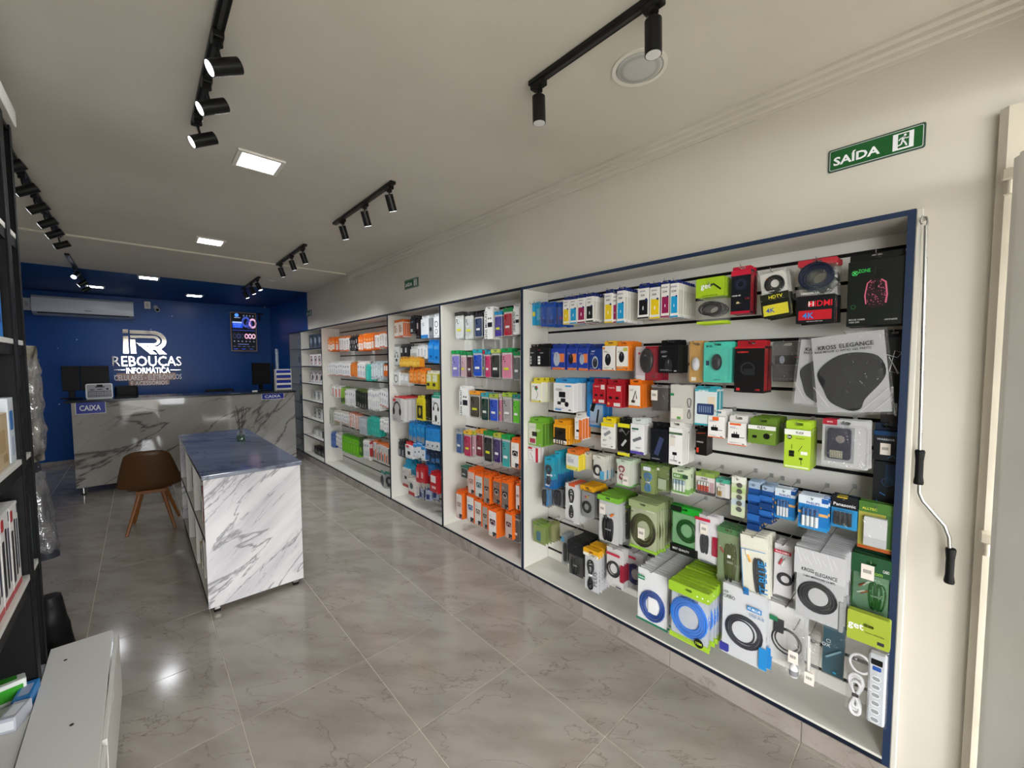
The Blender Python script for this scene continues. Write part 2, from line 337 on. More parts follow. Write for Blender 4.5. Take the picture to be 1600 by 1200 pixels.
# ================================================================== DISPLAY CABINETS ALONG THE RIGHT WALL
XF, XB, ZT, Z0, YD = 2.107, 2.38, 2.253, .098, [8.484, 7.764, 6.666, 4.38, 3.284, 2.174, .105]
slat_m = mat('ece9e2', .4, name='slatwall_board'); mdf = mat('e4e1d8', .38, name='white_board'); band_r = mat('1f3150', .4, 0, .3)
GZ = [.2+.1235*k for k in range(17)]
names = ['glass-shelved narrow white cabinet beside the counter', 'white wall cabinet with six box shelves', 'long white slatwall cabinet hung with thin cable boxes', 'white slatwall cabinet holding the boxed headsets', 'white slatwall cabinet filled with coloured phone cases', 'wide blue-edged slatwall cabinet with the mice and bagged cables']
def cabinet(i):
    y1, y0 = YD[i], YD[i+1]
    o = empty('display_cabinet', names[i], 'cabinet', 'wall cabinets', (XF, y0, 0))
    W = y1-y0; D = XB-XF; T = .018
    def P(nm, *a, m=mdf):
        g = G(); g.box(*a, m); return part(nm, g, o)
    e = .003
    P('side_panel', e, D, .0005, T, Z0, ZT); P('side_panel', e, D, W-T, W-.0005, Z0, ZT)
    P('top_panel', e, D, T, W-T, ZT-T, ZT); P('bottom_panel', e, D, T, W-T, Z0+.001, Z0+T+.01)
    bm_ = NAVY if i < 5 else band_r
    bw = .022 if i == 5 else .012
    for a in ((0, bw), (W-.012, W)): P('edge_band', 0, e, a[0], a[1], Z0, ZT, m=bm_)
    P('edge_band', 0, e, bw, W-.012, ZT-.02, ZT, m=NAVY if i < 5 else band_r); P('edge_band', 0, e, bw, W-.012, Z0, Z0+.017, m=NAVY)
    if i >= 2:
        P('back_panel', D+.012, D+.03, 0, W, Z0, ZT, m=BLACK)
        zs = [Z0+.028]+[z for z in GZ]+[ZT-T]
        g = None; ms = {}
        for a, b in zip(zs, zs[1:]):
            lo = a+(.0085 if a != zs[0] else 0); hi = b-(.0085 if b != zs[-1] else 0); k = round(hi-lo, 4)
            if k not in ms: g = G(); g.cbox(0, .012, T, W-T, 0, k, slat_m, .001); ms[k] = g.mesh('slat')
            link('slat', ms[k], o, (D, 0, lo))
        gi = G(); gi.box(0, .006, T+.005, W-T-.03, -.0082, .0082, BLACK); me = gi.mesh('groove_insert')
        for z in GZ: link('groove_insert', me, o, (D+.005, 0, z))
    else:
        P('back_panel', D, D+.015, 0, W, Z0, ZT, m=mdf)
        for z in ([1.949, 1.628, 1.314, .99, .669, .334], [1.93, 1.638, 1.347, 1.052, .747, .442])[i]:
            g = G()
            if i == 0: g.cbox(.01, D, T, W-T, z-.004, z+.004, GLASS, .001); g.box(.009, .012, T, W-T, z-.004, z+.004, mat('1d3a36', .2))
            else: g.box(.006, D, T, W-T, z-.009, z+.009, mdf); g.box(.003, .006, T, W-T, z-.009, z+.009, NAVY)
            part('shelf', g, o)
        if i == 0:
            g = G(); g.box(.0, .002, .012, W-.012, Z0+.017, ZT-.02, GLASS); part('glass_pane', g, o)
    return o
for i in range(6): cabinet(i)
# unfinished white edge strip at the end of the last cabinet
g = G(); g.cbox(XF+.001, XW+.02, .0865, .1045, Z0, ZT-.002, mat('d9d6cc', .5), .003); solo('end_trim_strip', g, 'narrow white strip closing the blue cabinet end by the crank', 'trim strip')
# ================================================================== FURNITURE
mwhite = marble('white_marble_laminate', 'e4e2e2', '6f6c74', 'bcb9c0', .16, 2.2, (0, .72, 0), (.3, 1, 1.5), thin=.012, cloudamt=.8, amt=.8)
mcount = marble('counter_marble_laminate', 'a8a5a0', '454241', '8c8984', .06, 1.0, (0, .6, 0), (.3, 1, 1.2), thin=.011, cloudamt=.6, amt=.85, coat=.2)
mgrey = marble('grey_marble_top', '79808f', '3a3f50', '949bab', .1, 1.0, (0, 0, .5), (.5, 1.8, 1), thin=.010, cloudamt=.7, amt=.7)
# island table
ix0, ix1, iy0, iy1, IH = .282, .872, 3.325, 5.43, .955
o = empty('display_table', 'white marble-look display table with grey marble-look top and open side shelves', 'table', None, (ix0, iy0, 0))
W, D = ix1-ix0, iy1-iy0
def P(nm, *a, m=mdf, c=.0015, par=None):
    g = G(); g.cbox(*a, m, c); return part(nm, g, par or o)
P('tabletop', -.01, W+.012, -.008, D+.01, IH-.028, IH, m=mgrey, c=.003)
P('end_panel', 0, W, 0, .018, .045, IH-.029, m=mwhite); P('end_panel', 0, W, D-.018, D, .045, IH-.029, m=mwhite)
P('back_panel', W-.018, W-.0005, .019, D-.019, .05, IH-.029, m=mwhite)
P('bottom_panel', .004, W-.02, .019, D-.019, .05, .068); sh = P('shelf', .004, W-.02, .019, D-.019, .49, .508)
P('edge_band', 0, .0035, .019, D-.019, .05, .068, m=BLACK, c=.0003); P('edge_band', 0, .0035, .019, D-.019, .49, .508, m=BLACK, c=.0003)
P('edge_band', -.002, .0035, .018, D-.019, IH-.046, IH-.029, m=BLACK, c=.0003)
for y in (.78, 1.45):
    P('divider', .005, W-.02, y-.009, y+.009, .069, .489); P('divider', .005, W-.02, y-.009, y+.009, .509, IH-.0465)
for x in (.05, W-.05):
    for y in (.035, D/2, D-.04):
        g = G(); g.cbox(x-.017, x+.017, y-.017, y+.017, .018, .0495, CHROME, .002); f = part('foot', g, o)
        g = G(); g.cbox(x-.019, x+.019, y-.019, y+.019, 0, .018, BLKP, .003); part('rubber_pad', g, f)
# small boxes on the table's open shelves
bxc = [('9a9488', '2c3a70'), ('d8d5cd', '222222'), ('c9a23c', '30343c'), ('e5e2da', '2d72b5'), ('3a3a3e', 'c8c4ba'), ('e7e5df', 'b7433a'), ('2a2a30', 'e0ddd5'), ('b8563a', 'eeeeee'), ('dcd9d2', '454a52'), ('44474f', 'ccc9c0')]
onames = 'first second third fourth fifth sixth seventh eighth ninth tenth eleventh twelfth thirteenth fourteenth fifteenth sixteenth seventeenth eighteenth nineteenth twentieth'.split()
k = 0
for lev, z, hm in (('upper', .508, .37), ('lower', .0685, .40)):
    y = iy0+.03; q = 0
    while y < iy1-.12:
        d = random.uniform(.035, .075); h = random.uniform(.45, .92)*hm
        for c in (.78, 1.45):
            if y-iy0 < c+.012 and y+d-iy0 > c-.012: y = iy0+c+.014
        c1, c2 = bxc[k % 10]
        g = G(); wd = random.uniform(.16, .24); g.cbox(0, wd, 0, d, 0, h, mat(c1, .4), .001)
        r = solo('product_box', g, f'small retail box standing {onames[q]} from the end panel on the {lev} table shelf', 'box', 'boxes in the display table', (ix0+.02+random.uniform(0, .03), y, z+.0005))
        g = G(); g.box(-.0006, .0001, .006, d-.006, h*.3, h*.8, mat(c2, .4)); part('printed_panel', g, r)
        y += d+.004; k += 1; q += 1
        if q >= 20: break
# reed diffuser
dc = (.69, 4.55)
r = empty('reed_diffuser', 'small green reed diffuser with dark sticks on the grey tabletop', 'diffuser', None, (dc[0], dc[1], IH+.0005))
g = G(); pr_ = [(.0, .001), (.036, .002), (.038, .02), (.036, .075), (.028, .098), (.014, .108), (.013, .125), (.016, .128)]
def lathe(g, prof, m, n=16, c=(0, 0)):
    vs = [(c[0]+r_*cos(2*pi*i/n), c[1]+r_*sin(2*pi*i/n), z_) for r_, z_ in prof for i in range(n)]
    return g.add(vs, [(j*n+i, j*n+(i+1) % n, (j+1)*n+(i+1) % n, (j+1)*n+i) for j in range(len(prof)-1) for i in range(n)], m, True)
lathe(g, pr_, GLASS); part('bottle', g, r)
g = G(); lathe(g, [(0, .004), (.034, .005), (.035, .02), (.033, .06), (0, .061)], mat('0f3a22', .1)); part('oil', g, r)
for k in range(6):
    a = k*1.05; g = G(); g.cyl((.006*cos(a+3), .006*sin(a+3), .01), (.05*cos(a), .05*sin(a), .30+.02*(k % 3)), .0018, mat('1c1614', .6), n=6); part('reed', g, r)

# counter
CY, cx0, cx1, CH = 7.54, -.648, 1.93, 1.232
o = empty('service_counter', 'long glossy marble-look service counter with a dark top and two CAIXA signs', 'counter', None, (cx0, CY, 0))
W = cx1-cx0
P('front_panel', 0, W, 0, .02, .10, CH-.03, m=mcount); P('side_panel', 0, .02, .021, .55, .10, CH-.03, m=mcount); P('side_panel', W-.02, W, .021, .55, .10, CH-.03, m=mcount)
P('countertop', -.06, W+.02, -.02, .60, CH-.029, CH, m=mat('23262e', .15), c=.003)
P('bottom_panel', .021, W-.021, .021, .54, .10, .118, m=mdf)
P('toe_kick', .3, W-.02, .12, .135, 0, .099, m=BLKP)
for x in (.06, W/2, W-.08):
    for y in (.05, .48):
        g = G(); g.cyl((x, y, 0), (x, y, .099), .018, CHROME, n=14); f = part('foot', g, o)
        g = G(); g.cyl((x, y, .0), (x, y, .012), .024, BLKP, n=14); part('foot_pad', g, f)
signb = mat('1b2f9a', .3); signw = mat('eceef2', .4)
def caixa(p0, p1, lab):
    x0, x1 = p0.x, p1.x; z0, z1 = p1.z, p0.z; w_, h_ = x1-x0, z1-z0
    g = G(); g.poly(rr(0, w_, 0, h_, .01), -.003, 0, signw)
    r = solo('counter_sign', g, lab, 'sign', 'CAIXA signs on the counter', (x0, CY-.0008, z0))
    g = G(); g.poly(rr(.006, w_-.006, .006, h_-.006, .007), -.0036, -.0031, signb); part('sign_face', g, r)
    g = G(); text(g, 'CAIXA', w_/2-.005, h_/2, h_*.46, signw, -.0042, off=.02, wmax=-w_*.7); part('lettering', g, r)
caixa(aty(117, 629, CY), aty(166, 645, CY), 'blue CAIXA sign on the counter end away from the cabinets')
a, b = aty(408.5, 614, CY), aty(444, 625, CY); caixa(Vector((a.x, 0, 1.205)), Vector((b.x, 0, 1.105)), 'blue CAIXA sign on the counter beside the glass-shelved cabinet')

# chair
chb = mat('4c3119', .42, 0, .35); wood = marble('chair_beech', '85501f', '5b3314', '74441c', .4, 9, (0, 0, 0), (1, 1, .12), thin=.05, amt=.3)
ch = empty('shell_chair', 'brown moulded shell chair on splayed wooden legs beside the display table', 'chair', None, (.055, 5.58, 0), radians(-8))
g = G(); NU, NV = 14, 16; vs = []
for j in range(NV+1):
    t = j/NV
    for i in range(NU+1):
        u_ = i/NU*2-1
        if t < .5:   # seat, front (y=+.24) to back
            s_ = t/.5; y = .25-.42*s_; z = .435+.012*(1-s_)-.03*sin(pi*s_); hw = .215+.02*sin(pi*s_)+.035*s_**2
            z += .05*abs(u_)**3
            if s_ > .75: z += (s_-.75)**2*.6
        else:
            s_ = (t-.5)/.5; y = -.17-.085*s_**.8; z = .4425+.40*s_; hw = .25-.08*s_; y += (.075*(1-s_*.4))*u_**2; z -= .03*(s_**3)*u_**4*1.5+0
            z += .05*abs(u_)**3*(1-s_)
        vs.append((hw*u_, y, z))
fs = [(j*(NU+1)+i, j*(NU+1)+i+1, (j+1)*(NU+1)+i+1, (j+1)*(NU+1)+i) for j in range(NV) for i in range(NU)]
g.add(vs, fs, chb, True); me = g.mesh('shell'); so = link('shell', me, ch)
md = so.modifiers.new('s', 'SOLIDIFY'); md.thickness = .012; md.offset = 0
g = G(); g.cbox(-.17, .17, -.13, .17, .428, .452, mat('523418', .5), .008); part('seat_cushion', g, ch)
g = G(); g.cbox(-.12, .12, -.085, -.045, .375, .41, wood, .004); g.cbox(-.12, .12, .075, .115, .375, .41, wood, .004); g.cbox(-.05, .05, -.07, .1, .38, .405, wood, .004); part('leg_frame', g, ch)
for sx in (-1, 1):
    for sy in (-1, 1):
        g = G(); g.cyl((sx*.085, .02+sy*.075, .40), (sx*.185, .02+sy*.20, 0), .021, wood, .012, n=12); part('leg', g, ch)

# ---- things on and behind the counter
def tz(o_, x, y, z): o_.location = (x, y, z)
pa, pb = aty(133, 600, 7.75), aty(177, 622, 7.75)
w_ = pb.x-pa.x; h_ = pa.z-CH
g = G(); g.poly(rr(0, w_, 0, h_, .02), 0, .004, mat('a9abb2', .15))
r = solo('notice_board', g, 'white-rimmed notice panel with a hat emblem standing on the counter', 'sign', None, (pa.x, 7.75, CH+.0005))
g = G(); g.ring(rr(0, w_, 0, h_, .02), rr(.012, w_-.012, .012, h_-.012, .012), -.001, -.0001, mat('f2f6fa', .2)); part('rim', g, r)
g = G(); dk = mat('14141e', .5); cxn = w_*.52
g.poly(rr(cxn-.028, cxn+.028, h_*.80, h_*.95, .006), -.0008, -.0001, dk); g.poly(rr(cxn-.045, cxn+.045, h_*.75, h_*.81, .006), -.0008, -.0001, dk)
g.poly(circ(cxn, h_*.62, .03, .006, 10), -.0008, -.0001, dk); g.poly(circ(w_*.24, h_*.6, .025, .006, 10), -.0008, -.0001, dk); g.poly(circ(w_*.8, h_*.63, .012, .012, 10), -.0008, -.0001, dk)
for x in (.24, .52, .8):
    g.ring(rr(w_*x-.038, w_*x+.038, h_*.16, h_*.5, .003), rr(w_*x-.034, w_*x+.034, h_*.19, h_*.47, .003), -.0008, -.0001, dk)
    for k in range(4): g.box(w_*x-.026, w_*x+.026, -.0008, -.0001, h_*(.23+.06*k), h_*(.25+.06*k), mat('5a5a66', .5))
part('printed_panel', g, r)
def monitor(x0, x1, z0, z1, y, lab, tilt=0):
    r = empty('computer_monitor', lab, 'monitor', 'counter monitors', ((x0+x1)/2, y, CH+.0005), tilt)
    w = x1-x0; zc = (z0+z1)/2-CH
    g = G(); g.cbox(-w/2, w/2, -.012, .018, z0-CH, z1-CH, BLKP, .004); part('screen', g, r)
    g = G(); g.cbox(-.03, .03, .019, .05, .02, zc+.05, BLKP, .004); part('stand', g, r)
    g = G(); g.cbox(-.1, .1, -.06, .1, 0, .012, BLKP, .004); part('base', g, r)
a, b = aty(95, 572, 7.95), aty(175, 612, 7.95); 
monitor(a.x, a.x+.165, b.z+.03, a.z, 7.95, 'small black monitor back beside the notice panel'); monitor(a.x+.17, b.x-.02, b.z+.03, a.z, 7.96, 'black monitor seen from behind above the white-rimmed notice')
a, b = aty(392, 567, 7.85), aty(427, 600, 7.85); monitor(a.x, b.x-.02, b.z, a.z, 7.85, 'black monitor seen from behind at the cabinet end of the counter', radians(18))
# arm post and printer shape behind it
g = G(); g.cyl((0, 0, 0), (0, 0, .46), .012, BLKP, n=10); r = solo('monitor_arm_pole', g, 'thin black pole rising from the counter beside the tilted monitor', 'pole', None, (1.70, 7.92, CH+.0005))
# organiser with trays
a, b = aty(431, 577, 7.72), aty(456, 607, 7.72); w = b.x-a.x; h = a.z-CH
r = empty('leaflet_organizer', 'white stepped leaflet holder with blue cards beside the glass cabinet', 'organizer', None, (a.x, 7.72, CH+.0005))
g = G(); g.box(0, .006, 0, .14, 0, h, WHITE); g.box(w-.006, w, 0, .14, 0, h, WHITE); g.box(.006, w-.006, .134, .14, 0, h, WHITE); part('body', g, r)
for k in range(4):
    z = h*(.04+.235*k); g = G(); g.cbox(.007, w-.007, .02, .133, z, z+h*.2, signb, .002); t_ = part('card_stack', g, r)
    g = G(); g.cbox(.0065, w-.0065, .012, .0195, z-.006, z+h*.07, mat(('e6e3da', 'f0efec', 'd9c7b4', 'e6e3da')[k], .4), .001); part('tray_lip', g, r)
a = aty(436, 545, 7.75); g = G(); g.cyl((0, 0, 0), (0, 0, a.z-CH), .026, film('tube_film', 'c0cfe0', .35, .3), n=16)
r = solo('clear_tube', g, 'tall translucent tube standing behind the leaflet holder', 'tube', None, (a.x, 7.92, CH+.0005))
g = G(); g.cyl((0, 0, .001), (0, 0, .012), .024, WHITE, n=16); part('end_cap', g, r)
a = aty(398, 607, 7.66); g = G(); g.cbox(-.035, .035, -.02, .02, 0, .022, WHITE, .004); r = solo('card_reader', g, 'small white device lying on the counter near the tilted monitor', 'device', None, (a.x, 7.66, CH+.0005))
g = G(); g.box(-.02, .02, -.012, .012, .0221, .0226, mat('9aa2ac', .3)); part('screen', g, r)
def officechair(x, y, zt, w, lab):
    r = empty('office_chair', lab, 'chair', 'office chairs behind the counter', (x, y, 0))
    g = G(); g.cbox(-w/2, w/2, -.03, .03, zt-.55, zt, BLKP, .025); part('backrest', g, r)
    g = G(); g.cbox(-.23, .23, .05, .5, .46, .53, BLKP, .02); part('seat', g, r)
    g = G(); g.cyl((0, .27, .08), (0, .27, .46), .025, BLKP); part('gas_column', g, r)
    g = G(); g.cbox(-.03, .03, 0, .2, .44, .47, BLKP); g.cbox(-.03, .03, .0, .02, .44, zt-.5, BLKP); part('back_bracket', g, r)
    for k in range(5):
        a = k*2*pi/5; g = G(); g.tube([(0, .27, .10), (.27*cos(a), .27+.27*sin(a), .06)], [.02, .015], BLKP); l_ = part('leg', g, r)
        g = G(); g.cyl((.27*cos(a)-.012, .27+.27*sin(a), .028), (.27*cos(a)+.012, .27+.27*sin(a), .028), .027, BLKP); part('caster', g, l_)
a, b = aty(182, 603, 8.5), aty(212, 603, 8.5); officechair((a.x+b.x)/2, 8.5, a.z, b.x-a.x+.05, 'black chair back behind the counter beside the wall logo')
a, b = aty(331, 608, 8.6), aty(355, 608, 8.6); officechair((a.x+b.x)/2, 8.6, a.z, .42, 'black chair back just showing over the counter under the poster')

# ---- on the back wall
def onback(u, v, d=0): return aty(u, v, YB-d)
# air conditioner
a, b = onback(51, 462), onback(209.5, 500); w = b.x-a.x; z1 = a.z; z0 = b.z; h = z1-z0
r = empty('air_conditioner', 'white split air conditioner unit high on the blue wall', 'air conditioner', None, (a.x, YB-.001, z0))
acm = mat('c9ccd2', .12)
prf = [(0, 0), (0, h), (-.14, h), (-.19, h*.88), (-.205, h*.45), (-.19, h*.16), (-.12, .02), (-.05, 0)]
g = G(); n = len(prf); g.add([(x, y, z) for x in (0, w) for y, z in prf], [((i+1) % n, i, n+i, n+(i+1) % n) for i in range(n)]+[list(range(n)), list(range(2*n-1, n-1, -1))], acm); part('casing', g, r)
g = G(); g.box(.06, w-.06, -.202, -.1, h*.09, h*.15, mat('2a2c30', .5)); part('air_outlet', g, r)
g = G(); g.cbox(.07, w-.07, -.196, -.15, h*.115, h*.135, mat('b9bcc2', .3), .002); part('louvre', g, r)
g = G(); g.box(w*.49, w*.56, -.2045, -.2025, h*.29, h*.33, mat('70757e', .4)); part('badge', g, r)
for (u0, v0, u1, v1, nm, lab, cat) in ((34, 465, 49, 485, 'junction_box', 'plain white box on the blue wall beside the air conditioner', 'box'), (225, 471, 235.5, 483, 'switch_plate', 'small white switch plate on the blue wall beside the camera', 'switch')):
    a, b = onback(u0, v0), onback(u1, v1); g = G(); g.cbox(0, b.x-a.x, -.035, -.0005, 0, a.z-b.z, WHITE, .004)
    r = solo(nm, g, lab, cat, None, (a.x, YB, b.z))
    g = G(); g.box((b.x-a.x)*.3, (b.x-a.x)*.7, -.0365, -.0352, (a.z-b.z)*.3, (a.z-b.z)*.75, mat('c9c6bd', .4)); part('cover', g, r)
def cctv(u, v, lab):
    a = onback(u, v, .1); r = empty('security_camera', lab, 'security camera', 'security cameras', (a.x, YB, a.z))
    g = G(); g.cyl((0, -.0005, .03), (0, -.02, .03), .035, WHITE); part('mount', g, r)
    g = G(); g.tube([(0, -.02, .03), (0, -.06, .035), (0, -.075, .01)], .012, WHITE, 8); part('arm', g, r)
    g = G(); g.cyl((0, -.05, .02), (.02, -.15, -.03), .036, WHITE, n=16); b_ = part('camera_body', g, r)
    g = G(); g.cyl((.02, -.15, -.03), (.0206, -.153, -.0315), .026, BLACK, n=16); part('lens', g, b_)
cctv(243.5, 482, 'white bullet camera beside the switch plate on the blue wall'); cctv(412, 476, 'white camera in the blue corner above the vertical screen')
# vertical screen
a, b = onback(359, 487, .12), onback(402, 549, .12); w = b.x-a.x; h = a.z-b.z
r = empty('wall_screen', 'vertical wall screen in a bronze frame showing a dark blue gaming advert', 'screen', None, (a.x, YB-.12, b.z))
g = G(); g.cbox(.01, w-.01, .006, .05, .01, h-.01, BLKP, .003); part('housing', g, r)
g = G(); g.ring([(0, 0), (w, 0), (w, h), (0, h)], [(.014, .014), (w-.014, .014), (w-.014, h-.014), (.014, h-.014)], -.004, .02, mat('8a7460', .3, .6)); part('frame', g, r)
g = G(); g.cbox(w*.4, w*.6, .05, .119, h*.4, h*.6, BLKP, .003); part('wall_bracket', g, r)
g = G(); g.box(.0141, w-.0141, .003, .0055, .0141, h-.0141, mat('04060f', .3, emit=.6)); sc_ = part('display', g, r)
E1 = lambda c, s=1.0: mat(c, .5, emit=s, name='screen_glow_'+c)
g = G(); Y_ = .0028
g.poly(circ(w*.25, h*.925, .035, n=16), Y_-.0003, Y_, E1('4a8af0')); text(g, 'REBOUÇAS', w*.27, h*.86, .018, E1('c8d4f0'), Y_-.0004, wmax=w*.38)
for k in range(4): g.poly(circ(w*(.52+.12*k), h*.925, .012, n=8), Y_-.0003, Y_, E1('8f96b0', .6)); g.box(w*(.5+.12*k), w*(.54+.12*k), Y_-.0003, Y_, h*.89, h*.897, E1('8f96b0', .5))
g.box(w*.08, w*.47, Y_-.0003, Y_, h*.72, h*.76, E1('9fb4e8', .8)); g.box(w*.08, w*.47, Y_-.0003, Y_, h*.60, h*.715, E1('1d49c8', .8))
text(g, 'RTX 3060', w*.27, h*.68, .022, E1('6f98ff'), Y_-.0005, wmax=w*.34); text(g, 'R$ 779,00', w*.27, h*.63, .02, E1('6f98ff'), Y_-.0005, wmax=w*.34)
for cx_, cz_, R_, c_ in ((.60, .76, .075, '3a4ea8'), (.72, .70, .06, '2a3478'), (.86, .73, .07, 'd8a8c8')): g.ring(circ(w*cx_, h*cz_, R_, R_*1.5, 18), circ(w*cx_, h*cz_, R_*.6, R_*.9, 18), Y_-.0006, Y_-.0001, E1(c_, .8))
g.box(w*.07, w*.93, Y_-.0003, Y_, h*.535, h*.542, E1('3c5ad8', .8))
for cx_, c_ in ((.15, '20253c'), (.30, '2c3458'), (.44, '20253c'), (.60, 'e0a8c0'), (.74, 'd8b0c8'), (.88, 'e0b0c0')): g.ring(circ(w*cx_, h*.39, .035, .055, 14), circ(w*cx_, h*.39, .018, .03, 14), Y_-.0005, Y_, E1(c_, .8))
for k in range(6): g.poly(circ(w*(.13+.15*k), h*.255, .012, n=8), Y_-.0003, Y_, E1('9aa0b8', .5))
g.box(w*.26, w*.68, Y_-.0003, Y_, h*.175, h*.185, E1('8090e0', .7))
for k in range(5): g.box(w*(.08+.18*k), w*(.18+.18*k), Y_-.0003, Y_, h*.12, h*.128, E1('7f88b0', .4)); g.box(w*(.1+.3*(k % 3)), w*(.25+.3*(k % 3)), Y_-.0003, Y_, h*.05, h*.062, E1('4a68d0', .5))
part('advert', g, sc_)
# sensor bracket beside the screen
a = onback(406, 494); g = G(); g.cbox(-.06, .06, -.03, -.0005, .03, .06, BLKP, .003); g.cbox(-.03, 0, -.03, -.0005, -.1, .0295, BLKP, .003)
solo('wall_bracket_arm', g, 'small black bracket on the blue wall beside the vertical screen', 'bracket', None, (a.x, YB, a.z))
# shop lettering in mirror metal
mir = mat('e8e8e8', .07, 1, name='mirror_metal', noise_=False)
def lg(u, v): p = onback(160+u/10, 500+v/10, .03); return (p.x, p.z)
lo = empty('shop_logo', 'large mirrored monogram of two letters on the blue wall above the counter', 'logo', None, (0, YB-.03, 0))
def stroke(pts, hw):
    L_, R_ = [], []
    for i, p in enumerate(pts):
        a = pts[max(i-1, 0)]; b = pts[min(i+1, len(pts)-1)]; dx, dz = b[0]-a[0], b[1]-a[1]; l = math.hypot(dx, dz) or 1
        nx, nz = -dz/l, dx/l; L_.append((p[0]+nx*hw, p[1]+nz*hw)); R_.append((p[0]-nx*hw, p[1]-nz*hw))
    return L_, R_
def ribbon(g, pts, hw, y0, y1, m):
    L_, R_ = stroke(pts, hw)
    for i in range(len(pts)-1):
        q = [R_[i], R_[i+1], L_[i+1], L_[i]]; g.poly(q, y0, y1, m)
    return g
def arcp(cx, cz, rx, rz, a0, a1, n=10): return [(cx+rx*cos(radians(a0+(a1-a0)*i/n)), cz+rz*sin(radians(a0+(a1-a0)*i/n))) for i in range(n+1)]
p = lambda u, v: lg(u, v)
g = G(); g.poly([p(315, 205), p(400, 205), p(400, 145), p(315, 145)], -.006, .02, mir); g.poly([p(325, 520), p(410, 520), p(402, 250), p(320, 250)], -.006, .02, mir); part('letter_i', g, lo)
hwo = .017*1.0; X0, Zt = p(425, 185); Xr, Zm = p(985, 310)
unit = (p(1000, 300)[0]-p(0, 300)[0])/1000; zu = (p(500, 0)[1]-p(500, 500)[1])/500
q = lambda u, v: (X0+(u-425)*unit, Zt-(v-185)*zu)
g = G(); pts = [q(425, 185), q(600, 185), q(780, 185)]+[q(780+195*sin(radians(t)), 315-130*cos(radians(t))) for t in range(12, 121, 12)]+[q(890, 425)]
ribbon(g, pts, 38*unit, -.006, .02, mir); g.poly([q(780, 400), q(900, 440), q(1005, 530), q(880, 530)], -.006, .0195, mir); g.poly([q(700, 405), q(860, 405), q(905, 455), q(770, 455)], -.0058, .0192, mir); part('outer_stroke', g, lo)
g = G(); pts = [q(430, 260), q(600, 255), q(770, 255)]+[q(780+100*sin(radians(t)), 315-62*cos(radians(t))) for t in range(10, 171, 16)]+[q(770, 378), q(560, 378)]
ribbon(g, pts, 27*unit, -.006, .02, mir); g.poly([q(515, 350), q(640, 375), q(840, 528), q(740, 528)], -.0061, .0201, mir); g.poly([q(430, 520), q(510, 520), q(505, 300), q(425, 300)], -.0059, .0198, mir); part('inner_stroke', g, lo)
def wallword(t, u0, v0, u1, v1, name, lab, m=mir, y=.03, off=.0):
    a, b = onback(u0, v0, y), onback(u1, v1, y); w = b.x-a.x; h = a.z-b.z
    g = G(); text(g, t, w/2, h/2, h, m, 0, wmax=-w, off=off, thick=.012); return solo(name, g, lab, 'lettering', 'shop lettering on the blue wall', (a.x, YB-y, b.z))
wallword('REBOUÇAS', 175, 556.5, 284, 575, 'wall_lettering', 'widest mirrored word on the blue wall, directly under the monogram')
r = wallword('INFORMÁTICA', 197, 572.5, 265.5, 582.5, 'wall_lettering', 'second line of mirrored lettering flanked by thin rules')
for u0, u1 in ((178, 195), (266.5, 283)):
    a, b = onback(u0, 578, .03), onback(u1, 578, .03); g = G(); g.box(a.x-r.location.x, b.x-r.location.x, 0, .01, a.z-r.location.z-.005, a.z-r.location.z+.005, mir); part('rule', g, r)
for t, (u0, v0, u1, v1), (a0, b0, a1, b1), lab in (('CELULARES - ELETRÔNICOS', (178, 584, 284, 592.5), (182, 583.5, 275, 592.9), 'third line of pale lettering on a mirrored plate, blue wall'), ('E ACESSÓRIOS', (204, 592, 262, 598.5), (201, 594.3, 265, 600.8), 'lowest line of pale lettering on the short mirrored plate')):
    a, b = onback(a0, b0, .02), onback(a1, b1, .02); g = G(); g.poly(rr(0, b.x-a.x, 0, a.z-b.z, .02), 0, .008, mat('8c746c', .35, .4))
    r = solo('lettering_plate', g, lab, 'lettering', 'shop lettering on the blue wall', (a.x, YB-.02, b.z))
    c, d = onback(u0, v0, .02), onback(u1, v1, .02); w = d.x-c.x; h = c.z-d.z
    g = G(); text(g, t, c.x-a.x+w/2, (a.z-b.z)/2, h, mat('fbfaf6', .3), -.008, wmax=-w, off=.012, thick=.0075); part('lettering', g, r)

